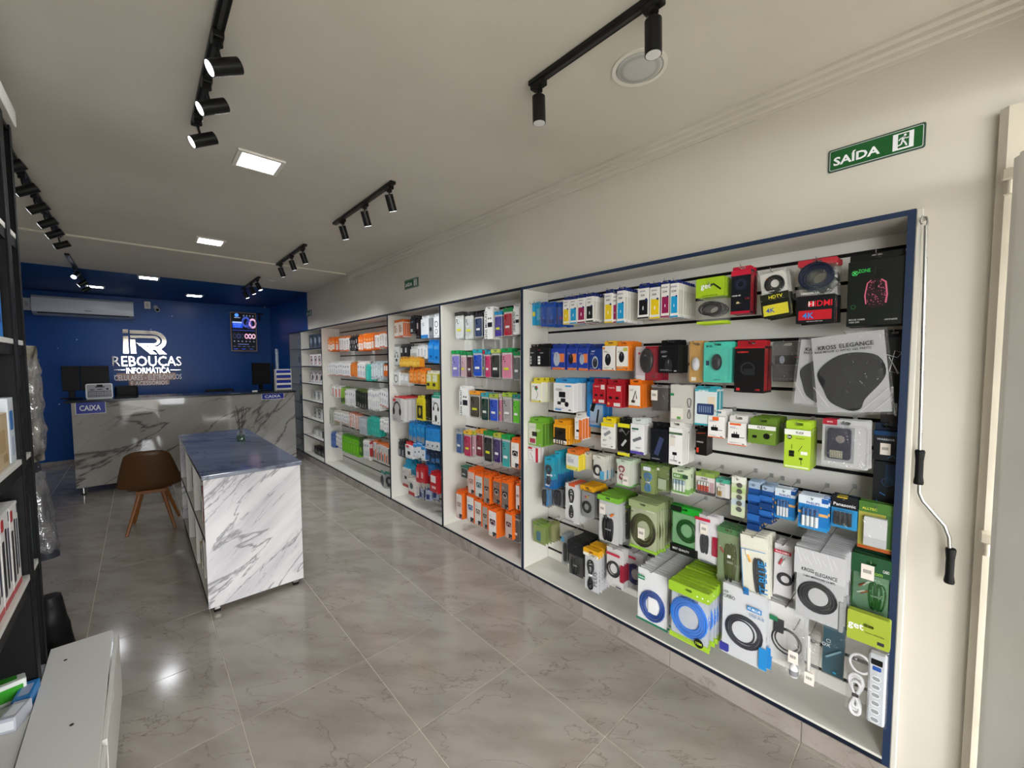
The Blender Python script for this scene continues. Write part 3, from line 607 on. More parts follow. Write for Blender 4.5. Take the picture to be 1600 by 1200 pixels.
# ================================================================== SIGNS ON THE RIGHT WALL
sg = mat('1e5a2c', .3); sgd = mat('3d5248', .35)
def saida(yc, zc, w, h, lab, dark=False):
    r = empty('exit_sign', lab, 'sign', 'green exit signs', (XW-.0005, yc, zc), radians(-90))
    g = G(); g.poly(rr(-w/2, w/2, -h/2, h/2, .008), -.003, 0, sgd); part('backing', g, r)
    g = G(); g.poly(rr(-w/2+.006, w/2-.006, -h/2+.006, h/2-.006, .006), -.0034, -.0031, signw); part('border', g, r)
    g = G(); g.poly(rr(-w/2+.0075, w/2-.0075, -h/2+.0075, h/2-.0075, .005), -.0038, -.0035, sg); part('sign_face', g, r)
    g = G(); text(g, 'SAÍDA', -w*.185, -.002, h*.46, signw, -.0042, wmax=-w*.5, off=.028); part('lettering', g, r)
    g = G(); x0, x1 = w*.19, w*.39; s = h*.66; g.box(x0, x1, -.0042, -.0039, -s/2, s/2, signw)
    g.box(x0+(x1-x0)*.25, x0+(x1-x0)*.78, -.0045, -.0043, -s/2+.006, s/2-.004, sg)
    cx = (x0+x1)/2; q = s/60; y = -.0049
    def st(a, b, hw): ribbon(g, [(cx+a[0]*q, a[1]*q), (cx+b[0]*q, b[1]*q)], hw*q, y, y+.0002, signw)
    g.poly(circ(cx+5*q, 19*q, 4*q, n=10), y, y+.0002, signw)
    st((3, 14), (-2, 2), 4); st((3, 13), (-7, 10), 1.8); st((-7, 10), (-12, 3), 1.8); st((3, 12), (9, 6), 1.8); st((9, 6), (15, 8), 1.8)
    st((-2, 2), (5, -7), 2.4); st((5, -7), (10, -20), 2.4); st((-2, 1), (-5, -12), 2.4); st((-5, -12), (-15, -15), 2.4)
    part('running_figure', g, r)
X_ = XW
def sc4(u0, v0, u1, v1, u2, v2, u3, v3):
    P_ = [atx(u, v, XW) for u, v in ((u0, v0), (u1, v1), (u2, v2), (u3, v3))]
    ys = (P_[0].y+P_[2].y)/2, (P_[1].y+P_[3].y)/2; zt = (P_[0].z+P_[1].z)/2; zb = (P_[2].z+P_[3].z)/2
    return (ys[0]+ys[1])/2, (zt+zb)/2, ys[0]-ys[1], zt-zb
saida(*sc4(1294, 236, 1448, 191, 1294, 273, 1446, 229), 'large green exit sign above the blue-edged cabinet, beside the metal door frame')
saida(*sc4(632, 439, 654.5, 432, 633, 453.5, 653.8, 447), 'green exit sign above the boxed headsets, middle one along the wall')
saida(*sc4(478.5, 486, 487, 484, 479, 495, 487, 493), 'small dark exit sign at the edge of the blue paint')

# ================================================================== CRANK, DOOR FRAME
r = empty('awning_crank', 'steel awning crank handle with two black grips hanging by the blue cabinet', 'crank', None, (2.085, 0, 0))
K = [atx(u, v, 2.085) for u, v in ((1447, 352), (1437, 705), (1436, 770), (1442, 783), (1476, 822), (1483, 840), (1485, 905))]
pts = [(0, k.y, k.z) for k in K]
g = G(); g.tube(pts, .0055, STEEL, 8); part('rod', g, r)
c = pts[0]; g = G(); g.tube([(0, c[1]+.001, c[2]-.02), (0, c[1]-.004, c[2]+.012), (0, c[1]+.001, c[2]+.03), (0, c[1]+.010, c[2]+.034), (0, c[1]+.015, c[2]+.02), (0, c[1]+.011, c[2]+.006)], .0032, STEEL, 7); part('hook_eye', g, r)
g = G(); g.cyl((-.004, c[1]+.006, c[2]+.031), (.055, c[1]+.006, c[2]+.031), .0025, STEEL, n=7); part('wall_peg', g, r)
for (a, b) in (((1437, 703), (1435.5, 757)), ((1483.5, 856), (1485, 912))):
    A = atx(*a, 2.085); B = atx(*b, 2.085); g = G(); lathe(g, [(.0, 0), (.013, .001), (.0145, .008), (.0115, .03), (.0115, (A.z-B.z)*.7), (.0145, (A.z-B.z)-.006), (.012, A.z-B.z), (0, A.z-B.z)], BLKP, 14); part('grip', g, r, (0, (A.y+B.y)/2, B.z))
jm = paint('jamb_paint', 'c5beae', 'd2cbbc', .4, 3, .2)
dl = paint('door_paint', 'f0ede6', 'f6f4ee', .35, 3, .2)
o = empty('metal_door', 'white painted steel door leaf swung open beside its frame', 'door', None, (2.01, -.125, 0), radians(-64))
g = G(); g.cbox(-.02, .035, -.04, 0, .04, 2.32, dl, .004); part('stile', g, o)
g = G(); g.cbox(-.03, .0, -1.05, -.041, .04, 2.32, dl, .003); g.v = [(x, y, z) for x, y, z in g.v]
part('leaf_sheet', g, o)
g = G(); g.cbox(-.036, -.0305, -1.0, -.22, 1.2, 2.2, dl, .002); g.cbox(-.036, -.0305, -1.0, -.22, .12, .75, mat('13264a', .4), .002); part('leaf_panel', g, o)
fr_ = empty('door_frame', 'tall off-white metal door frame post with rounded hinges', 'door frame', None, (XW, -.08, 0))
g = G(); pf = [(0, 0), (-.035, 0), (-.052, -.018), (-.052, -.075), (0, -.075)]
n = len(pf); g.add([(x, y, z) for z in (.0, 2.515) for x, y in pf], [(i, (i+1) % n, n+(i+1) % n, n+i) for i in range(n)]+[list(range(n))[::-1], list(range(n, 2*n))], jm); part('post', g, fr_)
for u, v in ((1575, 285), (1540, 850)):
    P_ = atx(u, v, 2.075); g = G(); g.cyl((-.066, -.026, P_.z-.038), (-.066, -.026, P_.z+.004), .011, jm, n=12); h_ = part('hinge', g, fr_)
    g = G(); g.cbox(-.082, -.05, -.045, -.008, P_.z+.005, P_.z+.042, jm, .005); part('hinge_knuckle', g, h_)
# ================================================================== LIGHTS IN THE SHOP
glow = mat('f4f8ff', .5, emit=34, name='led_glow'); glowd = mat('f4f8ff', .5, emit=5, name='spot_glow')
def panel(x, y, w, lab, e=1, on=True):
    r = empty('ceiling_light', lab, 'ceiling light', 'square ceiling lights', (x, y, ZC-.0005))
    g = G(); g.ring([(-w/2, -w/2), (w/2, -w/2), (w/2, w/2), (-w/2, w/2)], [(-w/2+.022, -w/2+.022), (w/2-.022, -w/2+.022), (w/2-.022, w/2-.022), (-w/2+.022, w/2-.022)], -.011, 0, WHITE, 'z'); part('frame', g, r)
    g = G(); g.box(-w/2+.0225, w/2-.0225, -w/2+.0225, w/2-.0225, -.009, -.001, glow); part('diffuser', g, r)
panel(.572, 2.83, .235, 'square light panel on the white ceiling closest to the entrance')
panel(.562, 4.94, .23, 'square light panel on the white ceiling by the cable duct')
panel(.152, 7.58, .23, 'square light panel at the start of the blue ceiling')
panel(-.44, 8.98, .21, 'square light panel on the blue ceiling towards the air conditioner')
panel(.77, 9.04, .24, 'square light panel on the blue ceiling towards the screen')
sp_m = mat('131313', .35)
def track(x, y0, y1, spots, tlab, slab):
    r = empty('track_rail', tlab, 'track rail', 'black ceiling track rails', (x, y0, ZC-.0005))
    L_ = y1-y0
    g = G(); g.cbox(-.018, .018, 0, L_, -.02, 0, sp_m, .002); part('rail', g, r)
    g = G(); g.box(-.006, .006, .01, L_-.01, -.0215, -.0202, mat('3a3a3a', .4)); part('slot', g, r)
    for k, (y, az, el, on) in enumerate(spots):   # az: bearing of the beam from +y towards +x; el: degrees above straight down
        d = Vector((sin(radians(el))*sin(radians(az)), sin(radians(el))*cos(radians(az)), -cos(radians(el))))
        s = empty('spotlight', slab.format(onames[k]), 'spotlight', 'black cylinder spotlights', (x, y, ZC-.0215))
        g = G(); g.cbox(-.017, .017, -.035, .035, -.022, -.0003, sp_m, .003); g.cyl((0, 0, -.022), (0, 0, -.034), .017, sp_m, n=14); part('track_adapter', g, s)
        top = Vector((0, 0, -.052)); hz = Vector((d.x, d.y, 0)).normalized(); g = G(); g.tube([(0, 0, -.033), (0, 0, -.05), top+(Vector((0, 0, -.012)) if el < 40 else Vector((0, 0, -.05))-hz*.012)], .0055, sp_m, 7); part('swivel_arm', g, s)
        a = top+d*.006 if el < 8 else (top-d*.02+Vector((0, 0, -.018)) if el < 40 else top-d*.06+Vector((0, 0, -.05))-hz*.012); b = a+d*.105
        g = G(); g.cyl(a, b, .0275, sp_m, n=22); hd = part('lamp_housing', g, s)
        g = G(); g.cyl(b+d*.0002, b+d*.001, .0245, glowd if on else mat('e0e0e0', .2), n=20); part('lens', g, hd)
        if on:
            l = bpy.data.lights.new('spot_lamp', 'SPOT'); l.energy = on; l.spot_size = radians(95); l.spot_blend = .6; l.shadow_soft_size = .02; l.color = (.93, .97, 1)
            lo_ = bpy.data.objects.new('spot_lamp', l); COL.objects.link(lo_); lo_.parent = s; lo_.location = b+d*.02
            lo_.rotation_euler = d.to_track_quat('-Z', 'Y').to_euler()
EE = 5
track(1.28, -.1, 1.26, [(1.215, 90, 2, 0), (.70, 90, 2, 0)], 'black track rail above the wide cabinet, passing the round speaker', '{} black spotlight from the far end of the speaker-side rail')
track(1.275, 2.52, 3.6, [(3.42, 62, 24, 16), (2.98, 62, 24, 16), (2.58, 62, 26, 16)], 'black track rail with three spotlights above the phone case cabinet', '{} spotlight from the counter end of the rail over the phone cases')
track(1.275, 4.42, 5.55, [(5.38, 62, 24, 16), (4.92, 62, 24, 16), (4.52, 62, 26, 16)], 'black track rail with three spotlights just before the cable duct', '{} spotlight from the counter end of the rail before the duct')
track(1.27, 6.5, 7.75, [(7.55, 100, 25, 12), (7.05, 100, 25, 12), (6.62, 120, 25, 12)], 'black track rail with three spotlights reaching into the blue ceiling', '{} spotlight from the far end of the rail by the blue ceiling')
track(.254, .2, 2.58, [(2.47, -92, 60, EE), (2.13, -92, 60, EE), (1.82, -92, 60, EE), (1.33, -92, 60, EE), (.6, -92, 60, EE)], 'long black track rail along the middle of the ceiling', '{} lit spotlight from the far end of the middle ceiling rail')
track(-.48, 3.2, 5.6, [(5.47, -80, 65, EE), (5.05, -80, 60, EE), (4.7, -80, 60, EE), (4.3, -80, 60, EE), (3.9, -80, 60, EE), (3.5, -80, 60, EE)], 'black track rail over the black shelving', '{} spotlight from the far end of the rail over the black shelving')
track(-.52, 6.5, 8.6, [(7.2, 200, 55, EE), (7.9, -90, 50, EE), (8.45, -90, 50, 0)], 'black track rail crossing into the blue ceiling near the air conditioner', '{} spotlight on the rail near the air conditioner')
# round ceiling speaker
r = empty('ceiling_speaker', 'round white perforated ceiling speaker behind a black spotlight', 'speaker', None, (1.54, .9, ZC-.0005))
g = G(); g.ring(circ(0, 0, .108, n=48), circ(0, 0, .093, n=48), -.006, 0, WHITE, 'z'); part('trim_ring', g, r)
def grillem():
    m = bpy.data.materials.new('speaker_grille'); m.use_nodes = True; n = m.node_tree; b = n.nodes['Principled BSDF']
    tc = n.nodes.new('ShaderNodeTexCoord'); v = n.nodes.new('ShaderNodeTexVoronoi'); v.inputs['Scale'].default_value = 260; v.inputs['Randomness'].default_value = 0; n.links.new(tc.outputs['Object'], v.inputs['Vector'])
    rp = ramp(n, [(.25, '6d6e6c'), (.4, 'c2c4c0')]); n.links.new(v.outputs['Distance'], rp.inputs[0]); n.links.new(rp.outputs[0], b.inputs['Base Color']); b.inputs['Roughness'].default_value = .5; return m
g = G(); lathe(g, [(.0925, -.002), (.085, -.006), (.06, -.009), (0, -.010)], grillem(), 32); part('grille', g, r)
a = atz(425, 438, ZC); g = G(); lathe(g, [(.0, -.006), (.05, -.006), (.06, -.004), (.062, 0)], WHITE, 24)
r = solo('recessed_downlight', g, 'thin white round downlight on the ceiling near the blue edge', 'ceiling light', None, (a.x, a.y, ZC-.0005)); g = G(); g.cyl((0, 0, -.007), (0, 0, -.0062), .03, PAPER, n=20); part('cover', g, r)
a = atz(624, 330, ZC); g = G(); g.tube([(0, 0, 0), (0, 0, -.014), (.006, 0, -.02), (0, 0, -.028), (-.006, 0, -.02)], .0016, STEEL, 6); solo('ceiling_hook', g, 'tiny white hook screwed into the ceiling beside the phone case rail', 'hook', None, (a.x, a.y, ZC))

# ================================================================== BLACK SHELVING ON THE NEAR SIDE
SX = -.36; blk = mat('09090a', .5, 0, .2); shw = mat('dcdad4', .4)
def rack(y0, y1, dep, lab):
    o = empty('black_shelving', lab, 'shelving', 'black shelving units', (SX, y0, 0), 0)
    W = y1-y0; ZS = [.335, .823, 1.30, 1.782, 2.232]
    for a in (0, W-.02):
        g = G(); g.cbox(-dep, -.001, a, a+.02, 0, 2.70, blk, .001); part('side_panel', g, o)
    g = G(); g.box(-dep, -dep+.006, .021, W-.021, .0, 2.69, blk); part('back_panel', g, o)
    for z in ZS+[2.675]:
        if z > 2.5: g = G(); g.cbox(-dep+.007, -.002, .0205, W-.0205, z, z+.02, blk, .001); part('top_panel', g, o); continue
        g = G(); g.cbox(-dep+.007, -.0, .0205, W-.0205, z-.02+.018, z+.018, shw, .001); s_ = part('shelf', g, o)
        g = G(); g.cbox(-.02, -.001, .0205, W-.0205, z-.045, z-.0025, blk, .001); part('front_rail', g, o)
    for a in (0, W-.03):
        g = G(); g.cbox(-.0005, .004, a, a+.03, 0, 2.70, blk, .001); part('post', g, o)
rack(1.30, 2.548, .34, 'tall black shelving unit with white shelves holding boxed goods'); rack(2.552, 2.735, .34, 'narrow black shelving unit with white shelves next to the wrapped roll')
g = G(); g.cbox(-.40, .03, .0, 1.45, 0, .069, mat('c4c2ba', .5), .003)
solo('shelf_top_box', g, 'long pale grey panel resting on top of the black shelving', 'panel', None, (SX-.01, 1.28, 2.702))
# low white cabinet
o = empty('low_cabinet', 'low white cabinet with a slightly open door below the black shelving', 'cabinet', None, (SX+.006, 1.2, 0))
W = .205; D = 1.60; g = G(); g.cbox(0, W, 0, D, .352, .37, shw, .0015); part('top_panel', g, o)
g = G(); g.cbox(0, W-.02, D-.02, D-.002, .03, .3515, shw, .001); g.cbox(0, W-.02, .002, .02, .03, .3515, shw, .001); part('side_panel', g, o)
g = G(); g.cbox(0, W-.02, .021, D-.021, .03, .048, shw, .001); part('bottom_panel', g, o); g = G(); g.box(0, .006, .021, D-.021, .049, .351, shw); part('back_panel', g, o)
g = G(); g.cbox(.01, W-.03, .03, D-.03, 0, .0295, blk, .001); part('plinth', g, o)
for k, yh in enumerate((.02, .82)):
    g = G(); g.cbox(0, .016, 0, .77, .035, .345, shw, .0015); d_ = link('door', g.mesh('door'), o, (W-.004, yh, 0), radians(-.8 if k else 0))
    g = G(); g.box(.0162, .0168, .30, .33, .29, .325, PAPER); part('sticker', g, d_)
for k, (x, y) in enumerate(((.12, .95), (.06, 1.45), (.16, .4))):
    g = G(); g.cyl((x, y, .3702), (x, y, .3712), .006, BLKP, n=10); part('screw_cap', g, o)
# boxes on the shelving
def lbox(y0, y1, z, h, d, base, prints, lab, cat='box', name='product_box', off=.012, txt=None):
    r = empty(name, lab, cat, 'boxed goods on the black shelving', (SX-off, y0, z+.0005), radians(90))
    w = y1-y0; g = G(); g.cbox(0, w, 0, d, 0, h, mat(base, .3), .0015); part('carton', g, r)
    g = G()
    for x0, z0, x1, z1, c in prints: g.poly(rr(x0*w, x1*w, z0*h, z1*h, min(.01, (z1-z0)*h*.3, (x1-x0)*w*.3)), -.0006, -.0001, mat(c, .35))
    if txt:
        for t, cx, cz, hh, c in txt: text(g, t, cx*w, cz*h, hh*h, mat(c, .4), -.0009, off=.02)
    part('printed_panel', g, r); return r
tb = [(.1, .12, .32, .72, '15171d'), (.45, .16, .62, .82, '15171d'), (.72, .2, .86, .8, '2c3350'), (.0, .0, 1, .07, 'b5383a'), (.1, .82, .36, .95, 'b8242c'), (.86, .86, .96, .97, '44484e')]
for k, (a, b) in enumerate(((2.05, 2.185), (2.19, 2.325), (2.33, 2.46))):
    lbox(a, b, .842, .335-.004*k, .2, 'eceae8', tb, f'tall white grooming kit box with red logo, {onames[2-k]} from the shelving end post')
lbox(2.18, 2.40, 1.3195, .2, .2, 'cdb58e', [(.2, .3, .8, .7, 'b89c70'), (.6, .1, .9, .25, 'a68a5e')], 'tan cardboard box on the shelf above the grooming kits')
lbox(2.425, 2.515, 1.3195, .25, .2, 'dfe6ee', [(.2, .5, .8, .8, '3c7ac0'), (.2, .1, .8, .4, 'b9c8d8')], 'white and pale blue box beside the tan cardboard box')
lbox(2.1, 2.44, 1.8015, .255, .22, '2f7fd0', [(.82, .2, .93, .6, '1a3c70'), (.1, .3, .6, .8, '4a98e4')], 'bright blue box on the upper shelf of the black shelving')
lbox(2.43, 2.515, 2.2515, .29, .2, 'e6e6e4', [(.35, .12, .65, .7, '3c3f46'), (.4, .7, .6, .8, '6a6e76')], 'white bottle box standing on the highest white shelf')
lbox(2.30, 2.42, 2.2515, .29, .2, 'dcdcda', [(.35, .12, .65, .7, '3c3f46')], 'second white bottle box, partly hidden on the highest white shelf')
r = lbox(2.66, 2.70, .842, .29, .2, '66a08c', [(.1, .1, .9, .9, '7fb8a4')], 'thin green box inside the narrow black shelving unit')
# loose packs at the foot of the shelving
dk = .3525

def loose(u, v, z, sx, sy, sz, c, c2, rz, lab, name='loose_pack', bag=False, rx=0):
    p_ = atz(u, v, z); r = empty(name, lab, 'pack', 'packs at the foot of the shelving', (p_.x, p_.y, z), rz)
    g = G(); g.cbox(-sx/2, sx/2, -sy/2, sy/2, 0, sz, mat(c, .3), .003); part('carton' if not bag else 'foil_pouch', g, r)
    g = G(); g.poly(rr(-sx*.3, sx*.3, -sy*.3, sy*.3, .004), sz+.0005, sz+.0001, mat(c2, .3), axis='z'); part('printed_panel', g, r)
    g = G(); g.box(-sx*.42, sx*.42, -sy/2-.0006, -sy/2-.0001, sz*.2, sz*.8, mat(c2, .3)); part('side_print', g, r)
    if rx: r.rotation_euler[0] = rx
loose(24, 1052, .353, .12, .17, .15, '1f5fae', '164a8e', .1, 'dark blue retail box behind the loose packs by the low cabinet', 'product_box')
loose(8, 1095, .353, .11, .10, .085, 'dfe4dc', '3a9a2c', .2, 'green and white retail pack among the loose packs')
loose(42, 1096, .353, .05, .12, .05, '2f80c4', '9aa8c8', -.1, 'flat blue and silver packet leaning by the low cabinet')
loose(24, 1130, .353, .05, .10, .055, 'b9bcc6', 'e6e8ec', -.3, 'silver foil packet between the green pack and the low cabinet')
# plastic-wrapped rolls and black bag beyond the shelving
wrap = film('wrap_film', 'd8dde6', .12, .6, .1)
def bundle(x, y, z0, z1, r0, r1, core, lab, name, seed, tops=True, tilt=(0, 0)):
    o = empty(name, lab, 'roll' if 'roll' in name else 'bag', None, (x, y, z0))
    H_ = z1-z0; rng = random.Random(seed)
    def surf(ra, rb, m, amp, nn=20, nv=18, ends=False):
        g = G(); vs = []
        for j in range(nv+1):
            t = j/nv; R_ = ra+(rb-ra)*t
            if ends: R_ *= (.55+.45*min(1, sin(pi*min(max(t, .02), .98))*3.2)) if t < .9 else (.55+.3*rng.random())
            for i in range(nn):
                a = 2*pi*i/nn; rr_ = R_*(1+amp*noise.noise(Vector((cos(a)*2+seed, sin(a)*2, t*9)))*2)
                vs.append((rr_*cos(a)+tilt[0]*t, rr_*sin(a)*1.0+tilt[1]*t, H_*t))
        g.add(vs, [(j*nn+i, j*nn+(i+1) % nn, (j+1)*nn+(i+1) % nn, (j+1)*nn+i) for j in range(nv) for i in range(nn)], m, True)
        g.add(vs[:nn], [list(range(nn))[::-1]], m); g.add(vs[-nn:], [list(range(nn))], m); return g
    part('core', surf(r0*.86, r1*.86, core, .05), o)
    if name != 'black_bag': part('plastic_wrap', surf(r0, r1, wrap, .14, 28, 34, True), o)
    return o
bundle(-.475, 3.45, 1.16, 1.80, .075, .072, marble('cream_core_painted_glints', 'b5ad9c', '1c1a18', '4a463e', .3, 5, (0, 0, 0), (1, 1, .5), thin=.08, amt=1), 'cream roll wrapped in clear plastic standing beyond the black shelving', 'wrapped_roll', 3)  # dark streaks in the core colour paint the contrast of the wrap's glints
bundle(-.425, 3.45, .60, 1.16, .058, .05, mat('2c2f36', .5), 'grey roll end in clear plastic, lower half of the stand beyond the shelving', 'wrapped_roll', 8, tilt=(-.05, 0))
bundle(-.40, 3.22, 0, .46, .125, .05, mat('0b0b0d', .5), 'black bag on the floor behind the black shelving', 'black_bag', 5)
# ================================================================== PACKS ON THE HOOKS
def slot_ring(w, z0, th, y0, y1, m, g, hw=None):   # card strip with a hanging slot through it
    hw = min(w*.22, .016) if hw is None else hw; hh = min(.006, th*.22); zc = z0+th*.62
    out = rr(-w/2, w/2, z0, z0+th, min(.006, w*.12), 3); inn = rr(-hw, hw, zc-hh, zc+hh, hh*.8, 3)
    return g.ring(out, inn, y0, y1, m)
def pict(g, p, w, h, y):
    k, cx, cz, s = p[:4]; c = p[4] if len(p) > 4 else '1a1a1e'; m = mat(c, .35); cx = (cx-.5)*w; cz *= h; s *= w
    if k == 'mouse':
        g.poly(circ(cx, cz, s*.30, s*.52, 16), y, y+.0003, m); g.box(cx-s*.03, cx+s*.03, y-.0003, y-.0001, cz+s*.15, cz+s*.4, mat('8a8a90', .3)); g.box(cx-s*.006, cx+s*.006, y-.0003, y-.0001, cz-s*.05, cz+s*.5, mat('55555c', .3))
    elif k == 'gmouse':
        dk_ = mat('241219', .4); g.poly([(cx-s*.22, cz-s*.5), (cx, cz-s*.58), (cx+s*.24, cz-s*.5), (cx+s*.30, cz-s*.1), (cx+s*.27, cz+s*.35), (cx+s*.1, cz+s*.5), (cx-s*.12, cz+s*.5), (cx-s*.26, cz+s*.35), (cx-s*.30, cz-s*.1)], y, y+.0003, dk_)
        ribbon(g, [(cx-s*.27, cz-s*.42), (cx-s*.31, cz-s*.1), (cx-s*.25, cz+s*.36), (cx-s*.14, cz+s*.47)], s*.018, y-.0003, y-.0001, m); ribbon(g, [(cx+s*.29, cz-s*.42), (cx+s*.32, cz-s*.1), (cx+s*.27, cz+s*.36), (cx+s*.14, cz+s*.47)], s*.026, y-.0003, y-.0001, m)
        rg = random.Random(5)
        for i in range(70):
            a_, b_ = rg.uniform(-.25, .25), rg.uniform(-.5, .42)
            if abs(a_) < .06 and b_ > -.1: continue
            l_ = rg.uniform(.01, .04); g.box(cx+a_*s, cx+(a_+l_)*s, y-.0003, y-.0001, cz+b_*s, cz+(b_+rg.uniform(.008, .03))*s, m)
        g.box(cx-s*.03, cx+s*.03, y-.0004, y-.0001, cz+s*.12, cz+s*.4, mat('0a0a0c', .3))
    elif k == 'ring': g.ring(circ(cx, cz, s*.5, n=20), circ(cx, cz, s*.38, n=20), y, y+.0003, m)
    elif k == 'phones':
        P_ = arcp(cx, cz, s*.36, s*.42, 0, 180, 8); ribbon(g, P_, s*.045, y, y+.0003, m)
        for q in (-1, 1): g.poly(circ(cx+q*s*.36, cz-s*.08, s*.12, s*.2, 10), y-.0002, y+.0001, m)
    elif k == 'block': g.poly(rr(cx-s*.3, cx+s*.3, cz-s*.2, cz+s*.2, s*.05), y, y+.0003, m)
    elif k == 'plugs':
        g.poly(rr(cx-s*.35, cx+s*.15, cz-s*.12, cz+s*.16, s*.05), y, y+.0003, m); g.box(cx-s*.2, cx-s*.15, y, y+.0003, cz+s*.16, cz+s*.3, m); g.box(cx-s*.05, cx, y, y+.0003, cz+s*.16, cz+s*.3, m); g.box(cx+s*.15, cx+s*.45, y, y+.0003, cz-s*.08, cz-s*.04, m)
    elif k == 'disc': g.poly(circ(cx, cz, s*.5, n=18), y, y+.0003, m)
    elif k == 'line': ribbon(g, [((a-.5)*w, b*h) for a, b in p[5]], s*.5, y, y+.0003, m)
    elif k == 'bot': g.poly([(cx-s*.3, cz-s), (cx+s*.3, cz-s), (cx+s*.3, cz+s*.5), (cx+s*.12, cz+s*.8), (cx+s*.12, cz+s), (cx-s*.12, cz+s), (cx-s*.12, cz+s*.8), (cx-s*.3, cz+s*.5)], y, y+.0003, m)
    elif k == 'bars':
        for i in range(int(p[5])): g.box(cx-s*.5+i*s/p[5], cx-s*.5+(i+.5)*s/p[5], y, y+.0003, cz-s*.25, cz+s*.25, m)
    elif k == 'lines':
        for i in range(int(p[5])): g.box(cx-s*.5, cx+s*(.5-.2*(i % 3)), y, y+.0003, cz-i*s*.16, cz-i*s*.16+s*.07, m)
def printed(P, w, h, y):
    g = G(); k = 0
    for x0, z0, x1, z1, c in P.get('pr', ()):
        k += 1; g.box((x0-.5)*w, (x1-.5)*w, y-.00015*k, y-.0001*k+.0001, z0*h, z1*h, mat(c, .35))
    y -= .00015*k+.0002
    for p in P.get('pc', ()): pict(g, p, w, h, y); y -= .0001
    for t in P.get('tx', ()):
        text(g, t[0], (t[1]-.5)*w, t[2]*h, t[3]*h, mat(t[4], .4), y-.0004, wmax=(t[5]*w if len(t) > 5 else w*.92), off=.015, rot=(t[6] if len(t) > 6 else 0))
    if P.get('t', 'box') == 'box' and not P.get('tx') and w > .045 and h > .07:   # small print lines
        c = P['c']; lum = sum(int(c[i:i+2], 16) for i in (0, 2, 4))/765; m = mat('56565c' if lum > .5 else 'b4b4ba', .4); rg = random.Random(int(h*1e4))
        for q in range(3): z_ = h*(.8-.03*q); g.box(-w*.38, w*(-.38+rg.uniform(.2, .45)), y-.0012, y-.001, z_, z_+h*.009, m)
        for q in range(2): z_ = h*(.12-.03*q); g.box(-w*.4, w*(-.4+rg.uniform(.3, .6)), y-.0012, y-.001, z_, z_+h*.008, m)
        g.box(w*.28, w*.4, y-.0012, y-.001, h*.06, h*.1, m)
    return g if g.v else None
